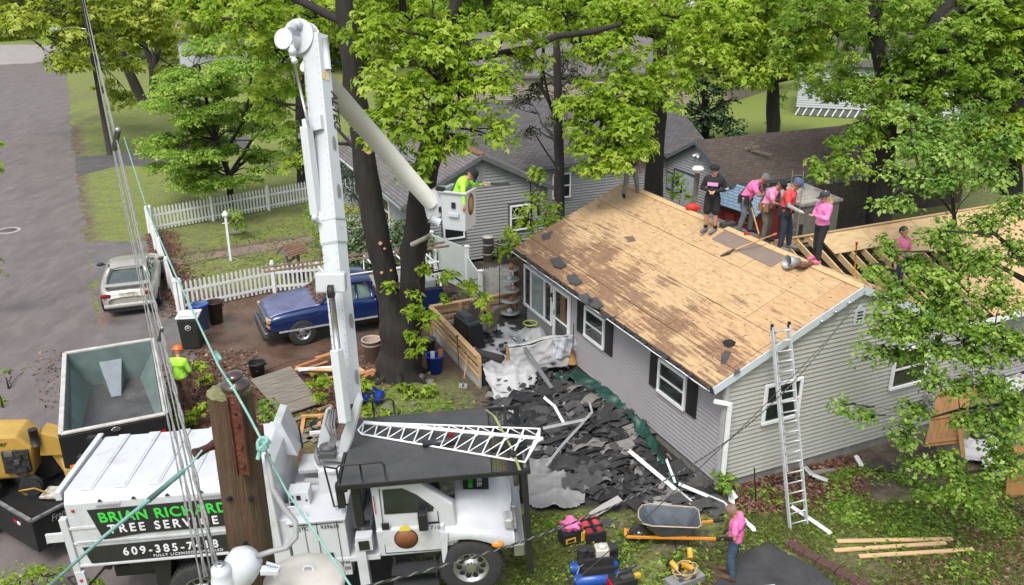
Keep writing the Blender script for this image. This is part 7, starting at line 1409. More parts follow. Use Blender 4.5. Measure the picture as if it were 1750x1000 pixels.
for i in range(170):
 v = HM @ Vector((random.uniform(-2.6, -.3), random.uniform(5.0, 9.5), 0)); lv = HI @ v; z = (.47 if lv.y > 6.9 else .12+max(0, (lv.y-5.2)*.2)); w = random.uniform(.04, .2); ds.prism([(random.uniform(.6, 1)*w*math.cos(a), random.uniform(.6, 1)*w*math.sin(a)) for a in np.arange(0, 6.2, 1.05)], 0, .006, Matrix.Translation((v.x, v.y, z+random.uniform(-.03, .04))) @ RX(random.gauss(0, 10)) @ RY(random.gauss(0, 10)))
tag(ds.build('torn_felt_scraps', FELT[0]), kind='stuff')
pc = None
for i, (x, y, a, w, L) in enumerate(((1010, 800, 12, .25, 1.0), (1040, 790, 8, .25, 1.1), (1015, 815, 15, .3, .95), (975, 818, 70, .35, .4), (1010, 828, 20, .4, .35), (940, 765, 40, .2, .3), (1085, 755, 10, .3, .9), (960, 745, 5, .2, .9), (900, 700, -5, .2, .7), (930, 715, 10, .2, .8), (1135, 855, -30, .2, .45), (1035, 858, 3, .22, .75), (1060, 720, 25, .3, .7), (900, 745, 60, .3, .35))):
 lab = ['long torn shingle strip lying on top of the dark heap']*14
 lab[10] = 'pale shingle piece near the lower end of the heap'; lab[11] = 'white backed shingle strip at the lawn edge of the heap'
 g = G(x, y, .3); g.z = heapz(g.x, g.y)+.08
 o = MB().prism([(-L/2, -w/2), (L/2, -w/2*.9), (L/2*1.05, w/2), (0, w/2*1.1), (-L/2*.95, w/2*.9)], 0, .012).build('shingle_strip', [FELT[1], FELT[0], FELT[1]][i % 3] if i not in (10, 11) else mat('shingle_pale', (.33, .33, .32), .9)); o.location = g; o.rotation_euler = (R(random.gauss(0, 6)), R(random.gauss(0, 5)), R(24+a)); tag(o, lab[i], 'shingle strip', 'torn shingle strips on the heap')
ALU = mat('alu_strip', (.52, .54, .56), .35, .3, var=.15, scale=6)
def strip(label, pts, w=.1, h=.02, m=WHT, cat='gutter piece', name='gutter_strip'):
 P_ = [G(x, y, z) for x, y, z in pts]; b = MB(); o = P_[0].copy()
 for i in range(len(P_)-1): b.bar(P_[i]-o, P_[i+1]-o, w, h); b.bar(P_[i]-o+Vector((0, 0, .03)), P_[i+1]-o+Vector((0, 0, .03)), .012, .05)
 q = b.build(name, m); q.location = o; return tag(q, label, cat, 'loose gutter and trim strips')
GRM = mat('metal_grey', (.28, .29, .30), .35, .6, var=.15)
strip('grey metal gutter length leaning over the white tarp on the rail', [(884, 575, 1.15), (943, 664, .3)], .11, .05, GRM)
strip('long white gutter length along the lower end of the heap', [(1076, 771, .35), (1197, 872, .1)], .11)
strip('short white trim upright against the green tarp', [(1139, 786, .5), (1154, 825, .2)], .05)
strip('thin white trim crossing toward the person on the lawn', [(1160, 828, .25), (1236, 860, .15), (1290, 905, .05)], .06)
strip('short white gutter piece below the downpipe', [(1248, 842, .1), (1251, 862, .06)], .12)
strip('bent white trim piece in the middle of the heap', [(930, 680, .5), (948, 695, .5), (965, 726, .4)], .07)
strip('bent thin metal strip joining the lattice tip to the heap', [(928, 733, .5), (1000, 718, .55), (1012, 705, .6), (1008, 690, .6)], .05, .02, ALU)
strip('straight metal strip crossing the heap diagonally', [(934, 795, .45), (962, 760, .45), (1003, 716, .5)], .05, .02, ALU)
strip('small white strip at the upper left of the heap', [(858, 696, .3), (892, 711, .35)], .06)
strip('white trim board lying beneath the ladder feet', [(1353, 866, .06), (1420, 912, .06)], .09)
strip('pale bent flashing by the gable leaf litter', [(1375, 798, .1), (1388, 812, .12), (1415, 822, .05)], .12, .02, ALU)
strip('small white plastic block in the leaf litter', [(1463, 780, .08), (1472, 796, .08)], .1, .05)
strip('white corner trim lying beyond the standing person', [(1262, 878, .08), (1290, 908, .05)], .08)
def on_roof(px, py, h=.0): return roofpos(px, py)+(HM.to_3x3() @ Vector((-(ZR-ZE), 0, WX/2+OV)).normalized())*h
RN = (HM.to_3x3() @ Vector((-(ZR-ZE), 0, WX/2+OV))).normalized()
def roofpatch(name, label, pix, m, h=.006, t=.006, cat='scrap', group=None):
 P_ = [on_roof(x, y, h) for x, y in pix]; o = P_[0].copy(); q = MB().slab([v-o for v in P_], RN, t).build(name, m); q.location = o; return tag(q, label, cat, group)
roofpatch('underlay_sheet', 'brownish grey underlay sheet on the plywood below the ridge', [(1216, 409), (1248, 388), (1352, 436), (1318, 457)], mat('underlay', (.19, .145, .12), .85, var=.12, scale=4, col2=(.13, .10, .09), amt=.3), cat='sheet')
roofpatch('roof_hole', 'dark rotted hole low in the plywood', [(1234, 585), (1240, 581), (1250, 580), (1258, 585), (1255, 592), (1246, 595), (1238, 592)], DK, .002, .003, 'hole')
roofpatch('felt_scrap', 'dark torn felt scrap just below the rotted hole', [(1233, 606), (1240, 600), (1250, 602), (1246, 612), (1240, 622), (1232, 622)], FELT[1], group='felt scraps on the plywood')
roofpatch('felt_scrap', 'small felt scrap beside the rake near the ladder', [(1256, 634), (1264, 631), (1266, 637), (1254, 643)], FELT[1], group='felt scraps on the plywood')
roofpatch('felt_scrap', 'grey felt scrap at the far eave corner', [(925, 402), (944, 395), (940, 408), (928, 412)], FELT[1], group='felt scraps on the plywood')
roofpatch('felt_scrap', 'brown felt scrap in the upper middle of the plywood', [(1066, 405), (1082, 404), (1087, 412), (1075, 414)], mat('felt_brown', (.14, .09, .07), .9), group='felt scraps on the plywood')
for i, (x, y) in enumerate(((955, 453), (982, 482), (1003, 515), (1018, 522))):
 roofpatch('felt_scrap', ['felt clump over the triple window', 'felt clump over the front door', 'large torn felt clump above the shuttered window', 'torn felt clump at the gutter above the shuttered window'][i], [(x-14, y-8), (x+2, y-12), (x+14, y+2), (x+4, y+8), (x-8, y+4)], FELT[1], .02, .03, group='felt scraps on the plywood')
so_ = thing('splinter_scatter', 'splinters and chips scattered on the bare plywood', 'splinters', on_roof(1150, 480)); so_['kind'] = 'stuff'; b = MB(); o = so_.location
for i in range(420):
 u, v = random.uniform(0, RL), random.uniform(.05, SLEN-.1); q = HM @ RM @ Vector((u, v, .02)); d = HM.to_3x3() @ RM.to_3x3() @ Vector((math.cos(i), math.sin(i), 0)); L = random.uniform(.01, .07)
 b.bar(q-o, q-o+d*L, random.uniform(.006, .02), .006, up=RN)
b.build('splinters', mat('splinter_brown', (.15, .08, .045), .9), so_); C.objects.unlink(so_) if False else None
p = on_roof(1250, 432, .05); tool('shovel', 'orange handled shovel lying across the underlay sheet below the ridge', ridgepos(1328, 396, .0)+Vector((0, 0, .35)), p, m=mat('handle_tan', (.5, .28, .12), .5), gm=mat('grip_coral', (.6, .12, .1), .5))
p = HW(5.0, 1.75, 3.42); tool('shovel', 'orange handled shovel standing among the open rafters', p+Vector((-.12, -.1, 1.15)), p, m=HANDLEO, gm=REDL)
v0 = ridgepos(1185, 352, .5); t = thing('vent_pipe', 'tall galvanised vent pipe with white cap behind the ridge', 'vent pipe', v0); b = MB(); b.cyl((0, 0, -.3), (.05, 0, 1.15), .07); b.build('pipe', mat('galv_dark', (.22, .22, .22), .4, .6), t); b = MB(); b.lathe([(.07, 1.12), (.09, 1.18), (.16, 1.20), (.17, 1.24), (.12, 1.29), (0, 1.31)], 20, T(.05, 0, 0)); b.build('cap', WHT, t)
t = thing('tool_bag', 'red tool bag at the foot of the vent pipe', 'bag', ridgepos(1183, 358, .1)); b = MB(); b.ball((0, 0, .12), (.2, .14, .13)).box((.1, 0, .1), (.25, .16, .12)); b.build('bag', mat('bag_red', (.45, .03, .02), .6, var=.3), t, bev=.02); b = MB(); b.tube([(-.1, 0, .2), (0, 0, .32), (.1, 0, .2)], .012, 6); b.build('handle', BLKC, t)
t = thing('tool_box', 'black case on the ridge right of the person in black', 'box', ridgepos(1243, 388, .05), 24); b = MB(); b.box((0, 0, .06), (.4, .2, .12)); b.build('case', mat('case_dark', (.04, .045, .04), .6), t, bev=.02); MB().tube([(-.08, 0, .12), (0, 0, .16), (.08, 0, .12)], .01, 6).build('handle', BLKC, t)
t = thing('tool_bucket', 'tipped bucket with brown leather tool pouches on the plywood near the ridge', 'bucket', on_roof(1355, 456, .12), 200); b = MB(); b.lathe([(.0, -.18), (.13, -.18), (.16, .15), (.15, .15), (.12, -.16)], 20, RY(75)); b.build('pail', mat('pail_grey', (.28, .29, .30), .4, .2), t)
b = MB()
for i in range(14): b.box((0, 0, 0), (random.uniform(.06, .2), random.uniform(.05, .12), .03), T(random.uniform(-.35, .1), random.uniform(.05, .4), random.uniform(-.06, .06)) @ RZ(random.uniform(0, 180)) @ RX(random.uniform(-40, 40)))
b.build('leather_pouch', mat('leather_brown', (.13, .06, .035), .8, var=.4), t)
t = thing('nail_pack', 'small red pack on the ridge board', 'pack', ridgepos(1276, 403, 0)); MB().box((0, 0, .03), (.14, .08, .06)).build('pack', REDL, t, bev=.01)
for x, lab in ((1388, 'black post left of the person in pink hoodie'), (1427, 'black post right of the person in pink hoodie')):
 q = HW((5.0 if x < 1400 else 5.9), 3.75, 4.05); t = thing('roof_bracket', lab, 'bracket', q, 24); b = MB(); b.box((0, 0, .18), (.08, .06, .4)).box((0, -.04, .02), (.12, .15, .03)); b.build('post', BLKC, t)
lp = HW(10.0, 12.6); ladder('wooden_ladder', 'old wooden ladder leaning behind the roofers by the shed', HW(11.8, 11.4, 0), HW(12.4, 12.1, 3.3), .4, 10, OLDW)
ladder('aluminium_ladder', 'long aluminium extension ladder leaning on the gable rake', (G(1347, 905)+G(1382, 897))/2, onp(1334, 557, HM @ Vector((0, -.3, 0)), HM.to_3x3() @ Vector((0, 1, 0))), .44, 20, ALU, .03, .08, up=(.4, -.9, .2))
q0 = (G(1347, 905)+G(1382, 897))/2; q1 = onp(1334, 557, HM @ Vector((0, -.3, 0)), HM.to_3x3() @ Vector((0, 1, 0))); nl = bpy.data.objects[max((o.name for o in bpy.data.objects if o.name.startswith('aluminium_ladder')))]
dv = (q1-q0); off = Vector((.03, .09, .02))
for sg in (-1, 1):
 s_ = dv.normalized().cross(Vector((.4, -.9, .2))).normalized()*(.19*sg); MB().bar(off+dv*.27+s_, off+dv*.99+s_, .028, .07, up=(.4, -.9, .2)).build('fly_rail', ALU, nl); MB().box((0, 0, 0), (.05, .06, .12), Matrix.Translation(dv*1.0+s_*1.15)).build('rubber_end', BLKC, nl)
# ================================================================== YARD OBJECTS
def lathe_thing(name, label, cat, loc, prof, m, rz=0, group=None, part='body', M=None, sx=1, sy=1, n=28):
 t = thing(name, label, cat, loc, rz, group, M=M); MB().lathe(prof, n, sx=sx, sy=sy).build(part, m, t); return t
def pail(r0, r1, h, t=.012): return [(0, 0), (r0, 0), (r1, h), (r1+.02, h), (r1+.02, h+.02), (r1-t, h+.02), (r1-t, h-.01), (r0-t, .03), (0, .03)]
BLUEP = mat('plastic_blue', (.012, .05, .40), .35, var=.12, bump=.03); BLKP = mat('plastic_black', (.02, .022, .02), .5, var=.2, bump=.1)
t = thing('wheeled_bin', 'black wheeled rubbish bin with a pale lid at the fence corner', 'bin', G(330, 592), 8); b = MB(); b.box((0, 0, .5), (.5, .5, .95), tap=1.18); b.build('body', BLKP, t, bev=.03); b = MB(); b.box((0, .02, 1.03), (.66, .68, .06)).box((0, -.1, 1.08), (.5, .3, .05)); b.build('lid', mat('lid_pale', (.5, .5, .52), .5, var=.2), t, bev=.03)
b = MB(); b.tube([(-.26, .36, 1.0), (.26, .36, 1.0)], .02, 8); b.build('handle', BLKP, t); b = MB(); b.lathe([(.07, 0), (.085, .0), (.085, .004), (.07, .004)], 20, T(0, -.287, .72) @ RX(90)).box((0, -.287, .72), (.09, .004, .02)).box((0, -.288, .74), (.02, .004, .07)); b.build('badge', SWH, t); b = MB()
for s in (-1, 1): b.cyl((.24*s, .3, .1), (.3*s, .3, .1), .1)
b.build('wheel', RUB, t)
t = lathe_thing('recycling_bin', 'tall blue recycling bin behind the black wheeled bin', 'bin', G(347, 562), pail(.19, .24, .82), mat('plastic_blue_faded', (.10, .17, .32), .5, var=.2)); b = MB(); b.lathe([(.25, .8), (.27, .8), (.27, .86), (.24, .86)], 28); b.build('rim', BLUEP, t)
t = lathe_thing('rubbish_can', 'dark brown round rubbish can beside the blue bin', 'bin', G(370, 552), pail(.20, .26, .72), mat('plastic_brown', (.05, .03, .025), .6, var=.2)); MB().tube([(.27, 0, .55), (.31, 0, .6), (.27, 0, .65)], .012, 6).build('handle', BLKP, t)
t = lathe_thing('tub', 'black plastic tub standing among the fallen leaves', 'tub', G(441, 643), pail(.17, .23, .42), BLKP); b = MB()
for s in (-1, 1): b.box((.26*s, 0, .38), (.08, .1, .02))
b.box((.05, -.235, .22), (.07, .01, .04), RX(-8)); b.build('handle', BLKP, t)
t = lathe_thing('barrel', 'beige round can with handles beside the maple trunk', 'bin', G(637, 617), pail(.21, .27, .68, .02), mat('plastic_beige', (.42, .33, .27), .6, var=.12, col2=(.3, .22, .17), amt=.3)); b = MB(); b.lathe([(.27, .55), (.285, .56), (.27, .58)], 28).tube([(.27, -.1, .5), (.33, -.12, .46), (.3, .02, .44)], .015, 6); b.build('handle', mat('plastic_beige2', (.45, .36, .3), .6), t)
t = lathe_thing('bucket', 'upright blue bucket holding a white board and a brown board', 'bucket', G(744, 636), pail(.19, .25, .52), BLUEP); MB().box((-.05, 0, .48), (.11, .03, .42), RX(8)).build('white_board', WHT, t); MB().box((.12, .02, .5), (.13, .03, .45), RY(4)).build('brown_board', LUM2, t)
t = lathe_thing('bucket', 'blue bucket tipped on its side behind the boom foot', 'bucket', None, pail(.18, .24, .50), BLUEP, M=Matrix.Translation(G(652, 680, .22)) @ RZ(-20) @ RY(-85)); MB().tube([(.24, 0, .45), (.3, .05, .3), (.2, 0, .1)], .01, 6).build('handle', BLKP, t)
t = lathe_thing('bin', 'small grey bin tucked behind the blue bucket', 'bin', G(735, 600), pail(.14, .17, .38), mat('plastic_grey', (.09, .095, .09), .6)); MB().lathe([(.19, .39), (.17, .42), (0, .43)], 20).build('lid', mat('plastic_grey', (0, 0, 0)), t)
for (x, y, r, h, lab) in ((834, 446, .2, .95, 'tall cream drum against the grey bungalow wall'), (862, 447, .3, .75, 'wide grey can with a black lid against the bungalow wall')):
 t = lathe_thing('drum', lab, 'drum', G(x, y), pail(r*.95, r, h), mat('drum_cream', (.38, .37, .34), .6, var=.15)); b = MB(); b.lathe([(r*1.02, h*.3), (r*1.06, h*.32), (r*1.02, h*.34)], 24).lathe([(r*1.02, h*.7), (r*1.06, h*.72), (r*1.02, h*.74)], 24).lathe([(r+.01, h+.02), (r, h+.05), (0, h+.06)], 24); b.build('band', BLKP if r > .25 else mat('drum_cream', (0, 0, 0)), t)
t = thing('bench_grill', 'black covered grill standing by the bungalow wall near the drums', 'grill', G(795, 432), 24); b = MB(); b.box((0, 0, .35), (.7, .4, .6), tap=.8); b.box((-.3, 0, .75), (.2, .3, .3)); b.build('cover', BLKC, t, bev=.05); MB().box((0, -.1, .03), (.8, .5, .05)).build('base', BLKP, t)
t = thing('wishing_well', 'ornamental stone wishing well with a small shingled roof on the fenced lawn', 'wishing well', G(503, 476), 55); t.scale = (.78, .78, .78)
b = MB(); b.lathe([(.52, 0), (.55, .1), (.52, .42), (.58, .44), (.58, .5), (.4, .5), (.4, .2), (0, .2)], 24); b.build('basin', mat('stone_grey', (.14, .135, .125), .9, var=.4, scale=7, bump=.8), t)
b = MB()
for s in (-1, 1): b.box((s*.35, 0, .9), (.09, .12, 1.2))
b.tube([(-.4, 0, .95), (.4, 0, .95)], .03, 8).bar((-.35, 0, .7), (.35, 0, 1.2), .06); b.build('post', OLDW, t)
wm_ = shingle('well_shingle', (.17, .09, .06), (.24, .14, .09), row=.12)
roofslab('roof', t, wm_, (-.5, -.5, 1.25), (1, 0, 0), (0, .5, .42), 1.0, .68, .04); roofslab('roof', t, wm_, (.5, .5, 1.25), (-1, 0, 0), (0, -.5, .42), 1.0, .68, .04)
b = MB(); b.prism([(-.48, 1.26), (.48, 1.26), (0, 1.66)], -.47, -.43, Matrix(((0, 0, 1, 0), (1, 0, 0, 0), (0, 1, 0, 0), (0, 0, 0, 1)))); b.build('gable_board', OLDW, t)
t = thing('yard_post', 'slim white post with a small lantern head on the fenced lawn', 'post', G(395, 446)); b = MB(); b.box((0, 0, .9), (.09, .09, 1.8)).box((-.04, 0, 1.5), (.25, .03, .03)); b.build('post', PKT, t, bev=.01); b = MB(); b.box((0, 0, 1.85), (.2, .2, .1)).box((0, 0, 1.93), (.13, .13, .1), tap=.7).lathe([(.12, .0), (.3, .02), (.3, .03)], 16, T(0, 0, -.02)); b.build('lantern', PKT, t, bev=.02)
lathe_thing('plant_dish', 'round pale dish under the leafy plant', 'dish', G(404, 398), [(0, 0), (.34, .02), (.38, .08), (.34, .09), (.3, .05), (0, .04)], OLDW, part='dish')
P_ = [G(428, 650, .06), G(497, 627, .16), G(548, 690, .12), G(482, 712, .05)]; o = P_[0].copy(); t = thing('fence_panel', 'weathered grey fence panel lying flat on the leaves', 'fence panel', o); n_ = 14
for i in range(n_):
 a = P_[0].lerp(P_[3], i/n_)-o; c = P_[1].lerp(P_[2], i/n_)-o; e = P_[0].lerp(P_[3], (i+.93)/n_)-o; g = P_[1].lerp(P_[2], (i+.93)/n_)-o; MB().slab([a, c, g, e], (0, 0, 1), .022+random.uniform(0, .012)).build('board', OLDW, t)
for i, (a, c, z, lab) in enumerate((((488, 722), (520, 712), .06, 'short grey board lying below the weathered fence panel'), ((500, 745), (550, 725), .05, 'long grey board at the foot of the weathered fence panel'), ((492, 730), (540, 755), .04, 'grey board crossing the others near the boom foot'), ((505, 760), (545, 742), .04, 'grey board closest to the chip truck'))):
 p, q = G(*a, z), G(*c, z); ob = MB().bar((0, 0, 0), q-p, .14, .02).build('grey_board', OLDW); ob.location = p; tag(ob, lab, 'board', 'loose grey boards')
bl_ = ['reddish board', 'orange brown board', 'pale brown board']; spots = [((505, 628), (560, 608), .25), ((512, 634), (560, 618), .22), ((505, 630), (575, 632), .28), ((530, 640), (590, 622), .18), ((540, 612), (575, 602), .3), ((575, 640), (618, 648), .15), ((585, 632), (640, 640), .25), ((592, 645), (640, 632), .3), ((600, 622), (628, 640), .2), ((612, 650), (641, 634), .25), ((545, 650), (580, 642), .1), ((545, 700), (566, 692), .08)]
ends = ['farthest left, pointing at the pickup wheel', 'second from the left in the pile', 'lying level across the left pile', 'reaching under the boom', 'topmost of the left pile', 'just right of the boom, lowest', 'top right of the boom', 'crossing toward the beige can', 'short, nearest the beige can', 'rightmost of the pile', 'among leaves under the boom', 'small, behind the orange frame']
for i, (a, c, z) in enumerate(spots):
 p, q = G(*a, z), G(*c, z+random.uniform(-.05, .05)); ob = MB().bar((0, 0, 0), q-p, random.uniform(.08, .16), .035).build('plank', [LUM2, mat('lumber_orange', (.42, .2, .08), .7, var=.3), LUM][i % 3]); ob.location = p; tag(ob, '%s in the plank pile, %s' % (bl_[i % 3], ends[i]), 'board', 'planks piled behind the boom')
p, q = G(510, 632, .3), G(567, 628, .3); ob = MB().bar((0, 0, 0), q-p, .12, .04).build('white_plank', WHT); ob.location = p; tag(ob, 'white painted board on top of the plank pile', 'board')
t = thing('lumber_pallet', 'orange brown wooden frame with a black tray lying by the boom foot', 'frame', G(512, 745), 8); b = MB(); b.box((.05, .35, .08), (.09, .75, .05)).box((.35, .78, .1), (.75, .09, .05)).box((.45, .55, .06), (.09, .5, .04)); b.build('frame', mat('lumber_orange2', (.50, .26, .10), .7, var=.25), t); b = MB(); b.lathe([(0, 0), (.22, 0), (.27, .14), (.25, .14), (.2, .02)], 20, T(.55, .3, 0), sx=1.25); b.build('tray', BLKP, t); MB().box((.55, -.02, .06), (.6, .05, .1)).build('white_edge', WHT, t)
for i, (x, y, r, lab) in enumerate(((715, 645, .2, 'grey stone below the blue bucket'), (735, 652, .14, 'smaller stone beside the grey one'), (660, 705, .3, 'large flat rock behind the handrail'), (708, 690, .09, 'small stone on bare soil'))):
 bm = bmesh.new(); bmesh.ops.create_icosphere(bm, subdivisions=3, radius=r)
 for v in bm.verts: v.co *= 1+.16*math.sin(v.co.x*19+i)+.12*math.sin(v.co.y*23+v.co.z*17); v.co.z *= .5
 me_ = bpy.data.meshes.new('rock'); bm.to_mesh(me_); bm.free(); me_.materials.append(mat('rock', (.16, .155, .15), .9, var=.3, bump=.8)); ob = bpy.data.objects.new('rock', me_); C.objects.link(ob); ob.location = G(x, y, r*.2); tag(ob, lab, 'rock')
UPH = mat('cushion_taupe', (.17, .145, .125), .9, var=.15, scale=6, bump=.5)
for i, (x, y, rz, lab) in enumerate(((-1.95, 9.75, 200, 'taupe padded deck chair nearest the rear rail'), (-1.75, 8.85, 215, 'taupe padded deck chair in front of the other one'))):
 t = thing('deck_chair', lab, 'chair', M=HM @ T(x, y, .31) @ RZ(rz), group='padded chairs on the deck'); b = MB(); b.box((0, 0, .42), (.5, .52, .1)); b.build('seat', UPH, t, bev=.04); b = MB(); b.box((0, 0, 0), (.5, .1, .7), T(0, .27, .78) @ RX(-14)); b.build('backrest', UPH, t, bev=.04)
 for sx in (-1, 1):
  for sy in (-1, 1): MB().cyl((.22*sx, .22*sy, 0), (.22*sx, .22*sy, .38), .018).build('leg', BLKP, t)
t = thing('covered_grill', 'black covered grill on the deck behind the left slat rail', 'grill', M=HM @ T(-2.35, 8.75, .31) @ RZ(5)); b = MB(); b.box((0, 0, .45), (.55, 1.2, .85), tap=.82); b.box((0, .1, .9), (.42, .8, .15), tap=.7); o_ = b.build('cover', mat('vinyl_black', (.018, .018, .02), .3, var=.4, bump=.5, bscale=8), t, bev=.05); MB().box((0, 0, .03), (.5, 1.1, .06)).build('base', BLKP, t)
t = thing('felt_roll', 'dark roll of roofing felt on the white tarp near the rail corner', 'roll', M=HM @ T(-2.35, 7.25, .62) @ RZ(-55)); MB().tube([(-.45, 0, 0), (.45, 0, 0)], .12, 18).build('roll', FELT[1], t)
t = thing('corner_shelf', 'tall black wire corner shelf holding pots beside the triple window', 'shelf', M=HM @ T(-.38, 10.1, .31)); b = MB()
for x, y in ((0, 0), (.3, .2), (-.3, .2)): b.tube([(x, y, 0), (x, y, 1.75)], .012, 6)
b.build('frame', BLKP, t)
for z in (.15, .55, .9, 1.25, 1.6): MB().lathe([(0, 0), (.3, 0), (.31, .02), (0, .02)], 20, T(0, .1, z)).build('shelf', mat('shelf_pale', (.3, .31, .31), .5), t)
for i, z in enumerate((.17, .57, .92, 1.27, 1.62)): MB().lathe([(0, 0), (.06, 0), (.09, .1), (.05, .16), (0, .17)], 14, T(-.05+.06*(i % 3), .0, z)).build('pot', [mat('pot_white', (.5, .5, .5), .4), mat('pot_terracotta', (.35, .12, .06), .7), mat('pot_pink', (.45, .25, .22), .6)][i % 3], t)
t = thing('garden_hoop', 'lime green ring lying on the white cloth by the window', 'ring', M=HM @ T(-.55, 8.35, .85)); MB().tube([(.2*math.cos(a), .2*math.sin(a), .0) for a in np.arange(0, 6.4, .3)], .02, 6).build('ring', mat('lime', (.4, .55, .05), .5), t)
t = thing('rod', 'thin black rod leaning against the slat rail outside the deck', 'rod', G(786, 655)); b = MB(); b.tube([(0, 0, 0), (-.05, .1, 1.35)], .014, 6).ball((-.05, .1, 1.36), .04); b.build('rod', BLKP, t)
tool('spade', 'wooden shovel propped against the slat rail outside the deck', G(800, 650)+Vector((.02, .25, .95)), G(792, 655, .1), m=mat('wood_pale', (.4, .25, .15), .7))
t = thing('straw_broom', 'brown corn broom standing by the house wall beside the door', 'broom', M=HM @ T(-.15, 6.45, .0)); b = MB(); b.cyl((0, 0, .6), (.02, 0, 1.5), .012, n=8); b.build('handle', BLKP, t); MB().cyl((0, 0, .3), (0, 0, .75), .12, .03, n=14).build('bristles', mat('straw', (.3, .16, .05), .9, var=.4, scale=20, bump=.8), t)
# ================================================================== LAWN OBJECTS
t = thing('wheelbarrow', 'grey wheelbarrow with orange handles on the lawn', 'wheelbarrow', G(1150, 930), -6)
def tray(s, z, y0=0): return [(-.62*s-.0, -.30*s, z), (-.45*s, -.36*s, z), (.40*s, -.33*s, z), (.47*s, -.24*s, z), (.47*s, .24*s, z), (.40*s, .33*s, z), (-.45*s, .36*s, z), (-.62*s, .30*s, z), (-.70*s, .12*s, z), (-.70*s, -.12*s, z)]
b = MB(); V_ = tray(.55, .30)+tray(1.0, .66)+tray(1.03, .66)+tray(.97, .645)+tray(.53, .325); n_ = 10
b.add(V_, [tuple(reversed(range(10)))]+[(i, (i+1) % n_, n_+(i+1) % n_, n_+i) for i in range(n_)]+[(n_+i, n_+(i+1) % n_, 2*n_+(i+1) % n_, 2*n_+i) for i in range(n_)]+[(2*n_+(i+1) % n_, 2*n_+i, 3*n_+i, 3*n_+(i+1) % n_) for i in range(n_)]+[(3*n_+(i+1) % n_, 3*n_+i, 4*n_+i, 4*n_+(i+1) % n_) for i in range(n_)]+[tuple(range(4*n_, 5*n_))]); b.build('tray', mat('tray_grey', (.10, .115, .135), .4, .3, var=.3, scale=4, col2=(.17, .18, .2), amt=.35), t, bev=.006)
b = MB(); b.tube([(x*1.0, y*1.0, .665) for x, y, z in tray(1.02, 0)]+[(tray(1.02, 0)[0][0], tray(1.02, 0)[0][1], .665)], .014, 6); b.build('rim', mat('rim_tan', (.4, .33, .25), .5), t)
for s in (-1, 1):
 MB().bar((-.92, s*.10, .18), (.95, s*.30, .42), .045, .05).build('handle', HANDLEO, t, bev=.006); MB().bar((.78, s*.283, .40), (1.0, s*.305, .43), .055, .06).build('grip', BLKP, t, bev=.01); MB().tube([(.25, s*.22, .36), (.30, s*.22, .02), (.05, s*.2, .02), (.0, s*.2, .3)], .014, 6).build('leg', BLKP, t)
MB().bar((-.95, -.12, .2), (-.95, .12, .2), .05).build('nose', HANDLEO, t); wheel(t, (-.68, 0, .20), .20, .09, -1, 5, 24)
t = thing('tool_bag', 'black and yellow tool bag with a pink cloth bundled on top', 'bag', G(975, 925), 25); b = MB(); b.box((0, 0, .16), (.46, .30, .30)); b.build('body', BLKC, t, bev=.04); MB().box((.2, -.02, .15), (.10, .28, .24)).build('side_panel', mat('bag_yellow', (.62, .38, .03), .6), t, bev=.02); b = MB(); b.box((-.08, -.156, .14), (.22, .012, .11)); b.build('pocket', mat('bag_yellow', (0, 0, 0)), t); MB().box((-.08, -.165, .14), (.15, .01, .06)).build('label', SBK, t)
b = MB()
bm = bmesh.new(); bmesh.ops.create_icosphere(bm, subdivisions=4, radius=.19)
for v in bm.verts: v.co *= 1+.18*math.sin(v.co.x*31+v.co.y*17)+.12*math.sin(v.co.y*41+v.co.z*23); v.co.z *= .62
me_ = bpy.data.meshes.new('cloth'); bm.to_mesh(me_); bm.free(); me_.materials.append(PINKC); ob = bpy.data.objects.new('pink_cloth', me_); C.objects.link(ob); ob.location = t.location+Vector((.0, 0, .40)); me_.polygons.foreach_set('use_smooth', [True]*len(me_.polygons)); tag(ob, 'bright pink cloth bundled on the black and yellow bag', 'cloth')
t = thing('duffel_bag', 'red and black tool duffel leaning beside the yellow bag', 'bag', G(1010, 915), 15); b = MB()
for s in (-1, 1): b.tube([(s*.10, -.25, .16), (s*.10, .25, .2)], .115, 16)
b.build('body', mat('bag_red2', (.42, .04, .06), .7, var=.2), t); b = MB(); b.box((0, 0, .17), (.05, .5, .3)).box((0, -.27, .14), (.42, .06, .24)).tube([(-.05, -.12, .3), (-.03, 0, .42), (-.05, .12, .3)], .015, 6).box((0, -.1, .24), (.4, .04, .14)).box((0, .12, .26), (.4, .04, .14)); b.build('straps', BLKC, t, bev=.01)
CB = mat('compressor_blue', (.015, .07, .33), .3, var=.1); t = thing('air_compressor', 'blue twin tank air compressor with petrol engine on the lawn', 'compressor', G(1018, 990), 8)
b = MB()
for y in (-.18, .18): b.tube([(-.46, y, .16), (-.42, y, .16), (.42, y, .16), (.46, y, .16)], [.06, .12, .12, .06], 18)
b.build('tank', CB, t); b = MB(); b.box((0, -.02, .32), (.62, .40, .2)); b.box((0, -.12, .42), (.56, .06, .3)); b.build('belt_guard', BLKC, t, bev=.01); b = MB(); b.box((.12, .10, .56), (.26, .24, .2)).ball((.12, .08, .68), (.10, .09, .05)); b.build('fuel_tank', mat('engine_white', (.50, .48, .44), .5), t, bev=.03); b = MB(); b.box((.34, .12, .54), (.16, .18, .22)).cyl((-.25, .1, .4), (-.25, .1, .66), .10).cyl((-.1, .1, .4), (-.1, .1, .62), .08).box((.3, .0, .68), (.12, .12, .08)); b.build('engine', mat('engine_black', (.025, .025, .026), .5, var=.6), t, bev=.01)
